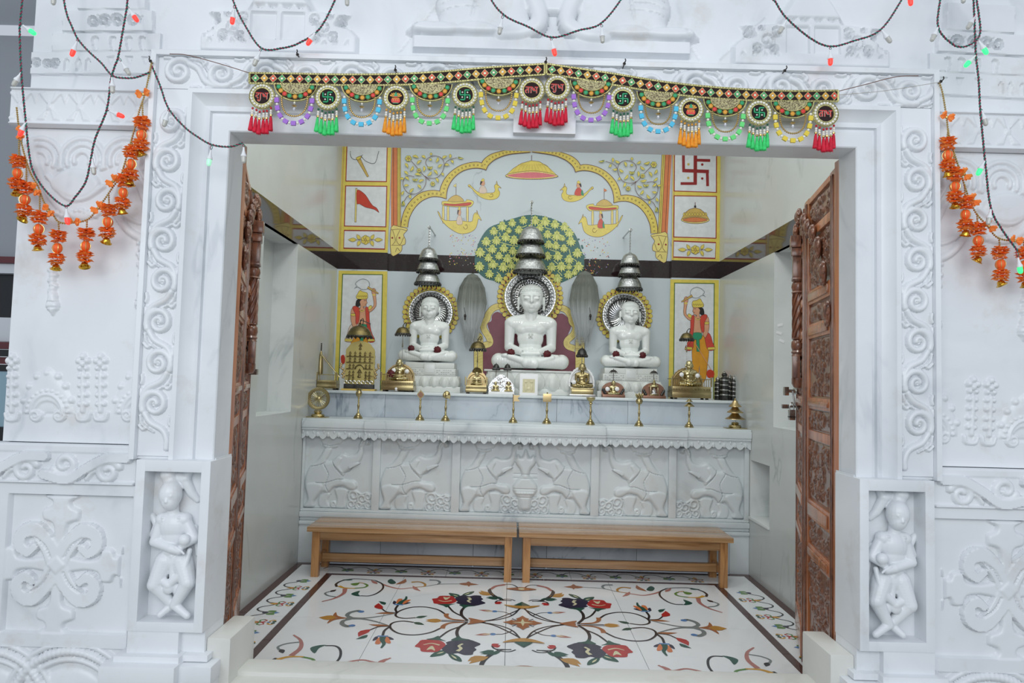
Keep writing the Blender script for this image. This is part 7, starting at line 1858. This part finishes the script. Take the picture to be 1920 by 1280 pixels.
# ================================================================== MARIGOLD GARLANDS
YG = 2.578; SG = YG/FPX
def bloom_mesh(r, layers, seed, tilt=.35):
    rnd = random.Random(seed); mb = MB()
    for (z, rr, n) in layers:
        for i in range(n):
            a = 2*math.pi*(i+rnd.uniform(-.2, .2))/n; L = r*rr*rnd.uniform(.85, 1.1); w = r*.36; up = rnd.uniform(-tilt, tilt*.7)
            c, s = math.cos(a), math.sin(a); dz = L*up
            P0 = (0, 0, z); P1 = (c*L*.6-s*w, s*L*.6+c*w, z+dz*.5+.002); P2 = (c*L, s*L, z+dz); P3 = (c*L*.6+s*w, s*L*.6-c*w, z+dz*.5+.002); Pm = (c*L*.62, s*L*.62, z+dz*.5-.004)
            mb.add([P0, P1, P2, P3, Pm], [(0, 1, 4), (1, 2, 4), (2, 3, 4), (3, 0, 4)], 'marigold')
            if i % 2 == 0: mb.ball((c*L*.55, s*L*.55, z-r*.16), (r*.10, r*.10, r*.05), 'petal_white', 5, 4)
        mb.ball((0, 0, z), (r*.4, r*.4, r*.12), 'marigold', 8, 6)
    return mb.build('marigold_bloom', mesh_only=True, smooth=0)
BLOOM = bloom_mesh(16.5*SG, ((8*SG, .9, 12), (3*SG, 1., 13), (-3*SG, 1., 13), (-9*SG, .85, 11)), 1); BLOOM2 = bloom_mesh(16*SG, ((8*SG, .85, 11), (2*SG, 1., 13), (-4*SG, 1., 13), (-9*SG, .85, 10)), 2)
mb = MB()
rnd = random.Random(9)
for s in (-1, 1):
    for i in range(6):
        a = s*(.2+.0)+rnd.uniform(-.75, .75)+(math.pi if s < 0 else 0); L = 15*SG*rnd.uniform(.8, 1.05); w = 4*SG; c_, s_ = math.cos(a), math.sin(a); y = rnd.uniform(-.012, .004)
        mb.add([(0, 0, 0), (c_*L*.75-s_*w, y, s_*L*.75+c_*w), (c_*L, y*1.2, s_*L), (c_*L*.75+s_*w, y, s_*L*.75-c_*w), (c_*L*.7, y-.004, s_*L*.7)], [(0, 1, 4), (1, 2, 4), (2, 3, 4), (3, 0, 4)], 'marigold')
mb.ball((0, 0, 0), 3*SG, 'bead_gold', 8, 6); BOW = mb.build('petal_bow', mesh_only=True, smooth=0)
mb = MB(); mb.ball((0, 0, 0), (8.8*SG, 8.8*SG, 9.6*SG), 'marigold_ball', 16, 12)
for i in range(6):
    a = 2*math.pi*i/6+.35; mb.tube([(9*SG*math.cos(q)*math.cos(a), 9*SG*math.cos(q)*math.sin(a), 9.8*SG*math.sin(q)) for q in np.linspace(-1.4, 1.4, 8)], .0014, 'gota', 5)
GBALL = mb.build('striped_ball', mesh_only=True)
mb = MB(); mb.lathe([(0, 5*SG), (3*SG, 4.6*SG), (5.5*SG, 2.5*SG), (6.8*SG, -1*SG), (7.5*SG, -3*SG), (10*SG, -4.6*SG), (10*SG, -5.4*SG), (7*SG, -4*SG), (5*SG, 0), (0, 2*SG)], 'bell_gold', (0, 0, 0), 16); mb.ball((0, 0, -3*SG), 2*SG, 'bell_gold', 8, 6); BELL = mb.build('bell', mesh_only=True)
def beads(pts, r, name, parent, m='bead_gold', step=4.3):
    L = [Vector(p) for p in pts]; mb = MB(); acc = 0.; st = step*SG; nxt = 0.
    for a, b in zip(L, L[1:]):
        d = (b-a).length
        while nxt <= acc+d: q = a.lerp(b, (nxt-acc)/d) if d > 0 else a; mb.ball(tuple(q), r, m, 6, 5); nxt += st
        acc += d
    return mb.build(name, parent)
def garland(label, path, balls, bows, hook):
    base = onY(*hook, YG); t = thing('marigold_garland', label, 'garland', base, 0, 'orange marigold garlands beside the doorway'); rel = lambda x, y, dy=0.: onY(x, y, YG)-base+Vector((0, dy, 0))
    cp = cr(path, 8); beads([rel(*p) for p in cp], 2.1*SG, 'bead_string', t)
    A = np.array(cp)
    rnd = random.Random(5)
    for (x, y) in balls:
        # hang point: on the string above the ball
        d = np.abs(A[:, 0]-x)+.15*np.abs(A[:, 1]-(y-45)); j = int(np.argmin(d)); sx, sy = A[j]
        sy = min(sy, y-34)
        p = empty('pendant', rel(x, y, -.004-.004*rnd.random()), rnd.uniform(0, 3), t)
        inst('striped_ball', GBALL, p, (0, 0, 0)); inst('upper_bloom', BLOOM, p, (0, 0, 24*SG), (rnd.uniform(-.1, .1), 0, rnd.random())); inst('lower_bloom', BLOOM2, p, (0, 0, -19*SG), (0, rnd.uniform(-.1, .1), rnd.random())); inst('bell', BELL, p, (0, 0, -35*SG), (rnd.uniform(-.5, .5), rnd.uniform(-.4, .4), 0))
        q = rel(x, y); beads([rel(sx, sy), q+Vector((0, -.004, 30*SG))], 2.0*SG, 'pendant_beads', t)
    for (x, y, a) in bows: inst('petal_bow', BOW, t, rel(x, y, -.006), (0, a, 0))
    return t
garland('orange marigold garland looped on the left of the doorway', [(284, 118), (272, 175), (262, 205), (250, 250), (237, 295), (226, 330), (212, 350), (195, 375), (178, 398), (163, 412), (140, 417), (112, 417), (98, 400), (82, 378), (72, 350), (60, 330), (52, 310), (42, 275), (36, 245), (31, 200)],
        [(267, 254), (248, 309), (232, 362), (204, 417), (162, 462), (110, 466), (74, 430), (49, 375), (35, 326)], [(270, 178, -.3), (214, 341, -.9), (186, 391, -.9), (140, 417, .1), (92, 396, .9), (68, 356, 1.1), (39, 250, 1.5)], (284, 116))
garland('orange marigold garland looped on the right of the doorway', [(1762, 156), (1768, 178), (1775, 222), (1779, 252), (1790, 290), (1800, 320), (1810, 352), (1820, 380), (1832, 402), (1850, 422), (1870, 445), (1900, 451), (1940, 447), (1968, 425), (1990, 385), (2004, 330), (2012, 270), (2018, 205)],
        [(1775, 292), (1788, 351), (1809, 403), (1832, 452), (1874, 496), (1919, 498), (1962, 470), (1988, 425), (2003, 370)], [(1773, 221, .3), (1806, 328, .9), (1822, 376, .9), (1852, 425, .8), (1901, 452, .2)], (1762, 154))

# ================================================================== STRING LIGHTS
YL = 2.525; SL = YL/FPX
STATE = {'r': 'bulb_red', 'g': 'bulb_green', 'p': 'bulb_pale', 'o': 'bulb_off'}
def bulb_part(t, rel, a, e, st):
    A_, E_ = rel(*a), rel(*e); d = E_-A_; L = d.length; d = d/L if L > 0 else Vector((0, 0, -1))
    rot = d.to_track_quat('Z', 'Y').to_euler(); n = 30*SL
    s0 = E_-d*n if L > n else A_
    g = empty('bulb', s0, 0, t); g.rotation_euler = rot
    MB().lathe([(0, 0), (1.6*SL, .0), (2.2*SL, 6*SL), (3.6*SL, 12*SL), (5.2*SL, 15*SL), (5.4*SL, 18*SL), (4.6*SL, 18.5*SL), (0, 18*SL)], 'bulb_cap', (0, 0, 0), 12).build('socket', g)
    MB().lathe([(4.4*SL, 17*SL), (4.6*SL, 24*SL), (3.8*SL, 29*SL), (1.6*SL, 31*SL), (0, 31.2*SL)], STATE[st], (0, 0, 0), 12).build('lamp', g)
    if L > n*.9:
        mb = MB(); mb.tube(cr([tuple(A_), tuple(A_.lerp(s0, .5)+Vector((.004, 0, 0))), tuple(s0)], 5), .0012, 'wire_green', 5); mb.tube(cr([tuple(A_), tuple(A_.lerp(s0, .5)-Vector((.004, 0, 0))), tuple(s0)], 5), .0012, 'wire_red', 5); mb.build('lead', t)
def light_string(label, path, bulbs, YL=2.525):
    def up(a, b):   # the wire runs on upwards past the picture's edge
        return [] if a[1] >= 0 else [(a[0]+(a[0]-b[0])*1.2, a[1]-90)]
    path = up(path[0], path[1])+list(path)+up(path[-1], path[-2])
    cp = cr(path, 10); base = onY(*cp[len(cp)//2], YL); t = thing('string_lights', label, 'string lights', base, 0, 'twisted green and red light strings'); rel = lambda x, y: onY(x, y, YL)-base
    P3 = [rel(*p) for p in cp]; D = [0.]
    for a, b in zip(P3, P3[1:]): D.append(D[-1]+(b-a).length)
    n = max(20, int(D[-1]/.0028)); Q = []
    for i in range(n+1):
        s = D[-1]*i/n; Q.append((s, Vector([float(np.interp(s, D, [p[k] for p in P3])) for k in range(3)])))
    for ph, m in ((0., 'wire_green'), (math.pi, 'wire_red')):
        pts = []
        for i, (s, q) in enumerate(Q):
            tg = (Q[min(i+1, n)][1]-Q[max(i-1, 0)][1]).normalized(); nn = Vector((tg.z, 0, -tg.x)); a = 2*math.pi*s/.022+ph
            pts.append(q+nn*(.0021*math.cos(a))+Vector((0, .0021*math.sin(a), 0)))
        MB().tube(pts, .0022, m, 5).build('wire', t)
    for a, e, st in bulbs: bulb_part(t, rel, a, e, st)
    return t
light_string('string of small bulbs looping over the left garland', [(43, -15), (38, 42), (37, 60), (40, 135), (48, 225), (55, 290), (64, 325), (90, 362), (123, 386), (142, 368), (160, 342), (168, 312), (178, 262), (200, 206), (208, 150), (215, 125), (222, 105), (230, 60), (238, 12), (239, -15)],
    [((38, 44), (66, 64), 'g'), ((40, 136), (25, 160), 'o'), ((49, 228), (40, 247), 'r'), ((124, 386), (127, 420), 'r'), ((200, 206), (232, 219), 'r'), ((173, 298), (176, 324), 'o'), ((237, 10), (258, 40), 'r'), ((222, 107), (243, 140), 'o')])
light_string('string of small bulbs sagging to the left garland hook', [(118, -15), (125, 25), (135, 50), (146, 73), (165, 95), (190, 118), (210, 141), (230, 146), (255, 145), (280, 136)], [((146, 73), (134, 105), 'r'), ((210, 142), (211, 174), 'o'), ((103, -20), (100, 5), 'o')], 2.495)
light_string('string of small bulbs sagging from the left hook to the doorway corner', [(285, 124), (300, 160), (316, 203), (345, 237), (370, 256), (397, 271), (430, 275), (455, 268)], [((317, 205), (307, 237), 'o'), ((397, 272), (391, 310), 'p'), ((457, 270), (457, 305), 'o')])
light_string('string of small bulbs sagging above the left end of the door hanging', [(435, -15), (440, 8), (458, 45), (490, 90), (530, 90), (562, 80), (600, 53), (633, -10)], [((440, 8), (435, 45), 'r'), ((490, 91), (476, 123), 'o'), ((592, 60), (584, 72), 'r'), ((650, -18), (651, 6), 'o')])
light_string('string of small bulbs sagging above the middle of the doorway', [(915, -12), (945, 28), (990, 50), (1035, 70), (1085, 57), (1128, 43), (1172, -12)], [((943, 28), (936, 64), 'o'), ((1033, 71), (1041, 104), 'r'), ((1128, 45), (1130, 80), 'o')])
light_string('string of small bulbs sagging above the right end of the door hanging', [(1447, -12), (1455, 5), (1475, 34), (1520, 72), (1557, 87), (1600, 77), (1652, 55), (1698, -12)], [((1476, 35), (1461, 62), 'o'), ((1557, 88), (1557, 122), 'r'), ((1653, 56), (1669, 78), 'o'), ((1704, -22), (1708, 10), 'r')])
light_string('short string of small bulbs at the upper right looping back up', [(1764, -12), (1759, 50), (1785, 82), (1806, 88), (1828, 78), (1838, 60), (1835, 25), (1830, -12)], [((1759, 51), (1747, 76), 'o'), ((1808, -25), (1806, 5), 'o'), ((1835, 76), (1850, 100), 'g')], 2.495)
light_string('long string of small bulbs falling beside the right garland', [(1825, -12), (1828, 60), (1830, 105), (1835, 150), (1838, 205), (1843, 260), (1848, 310), (1858, 390), (1880, 432), (1908, 470)], [((1829, 30), (1820, 44), 'o'), ((1829, 104), (1810, 124), 'g'), ((1840, 205), (1849, 235), 'o'), ((1846, 302), (1837, 320), 'g'), ((1858, 392), (1853, 418), 'o'), ((1906, 468), (1914, 512), 'g')])
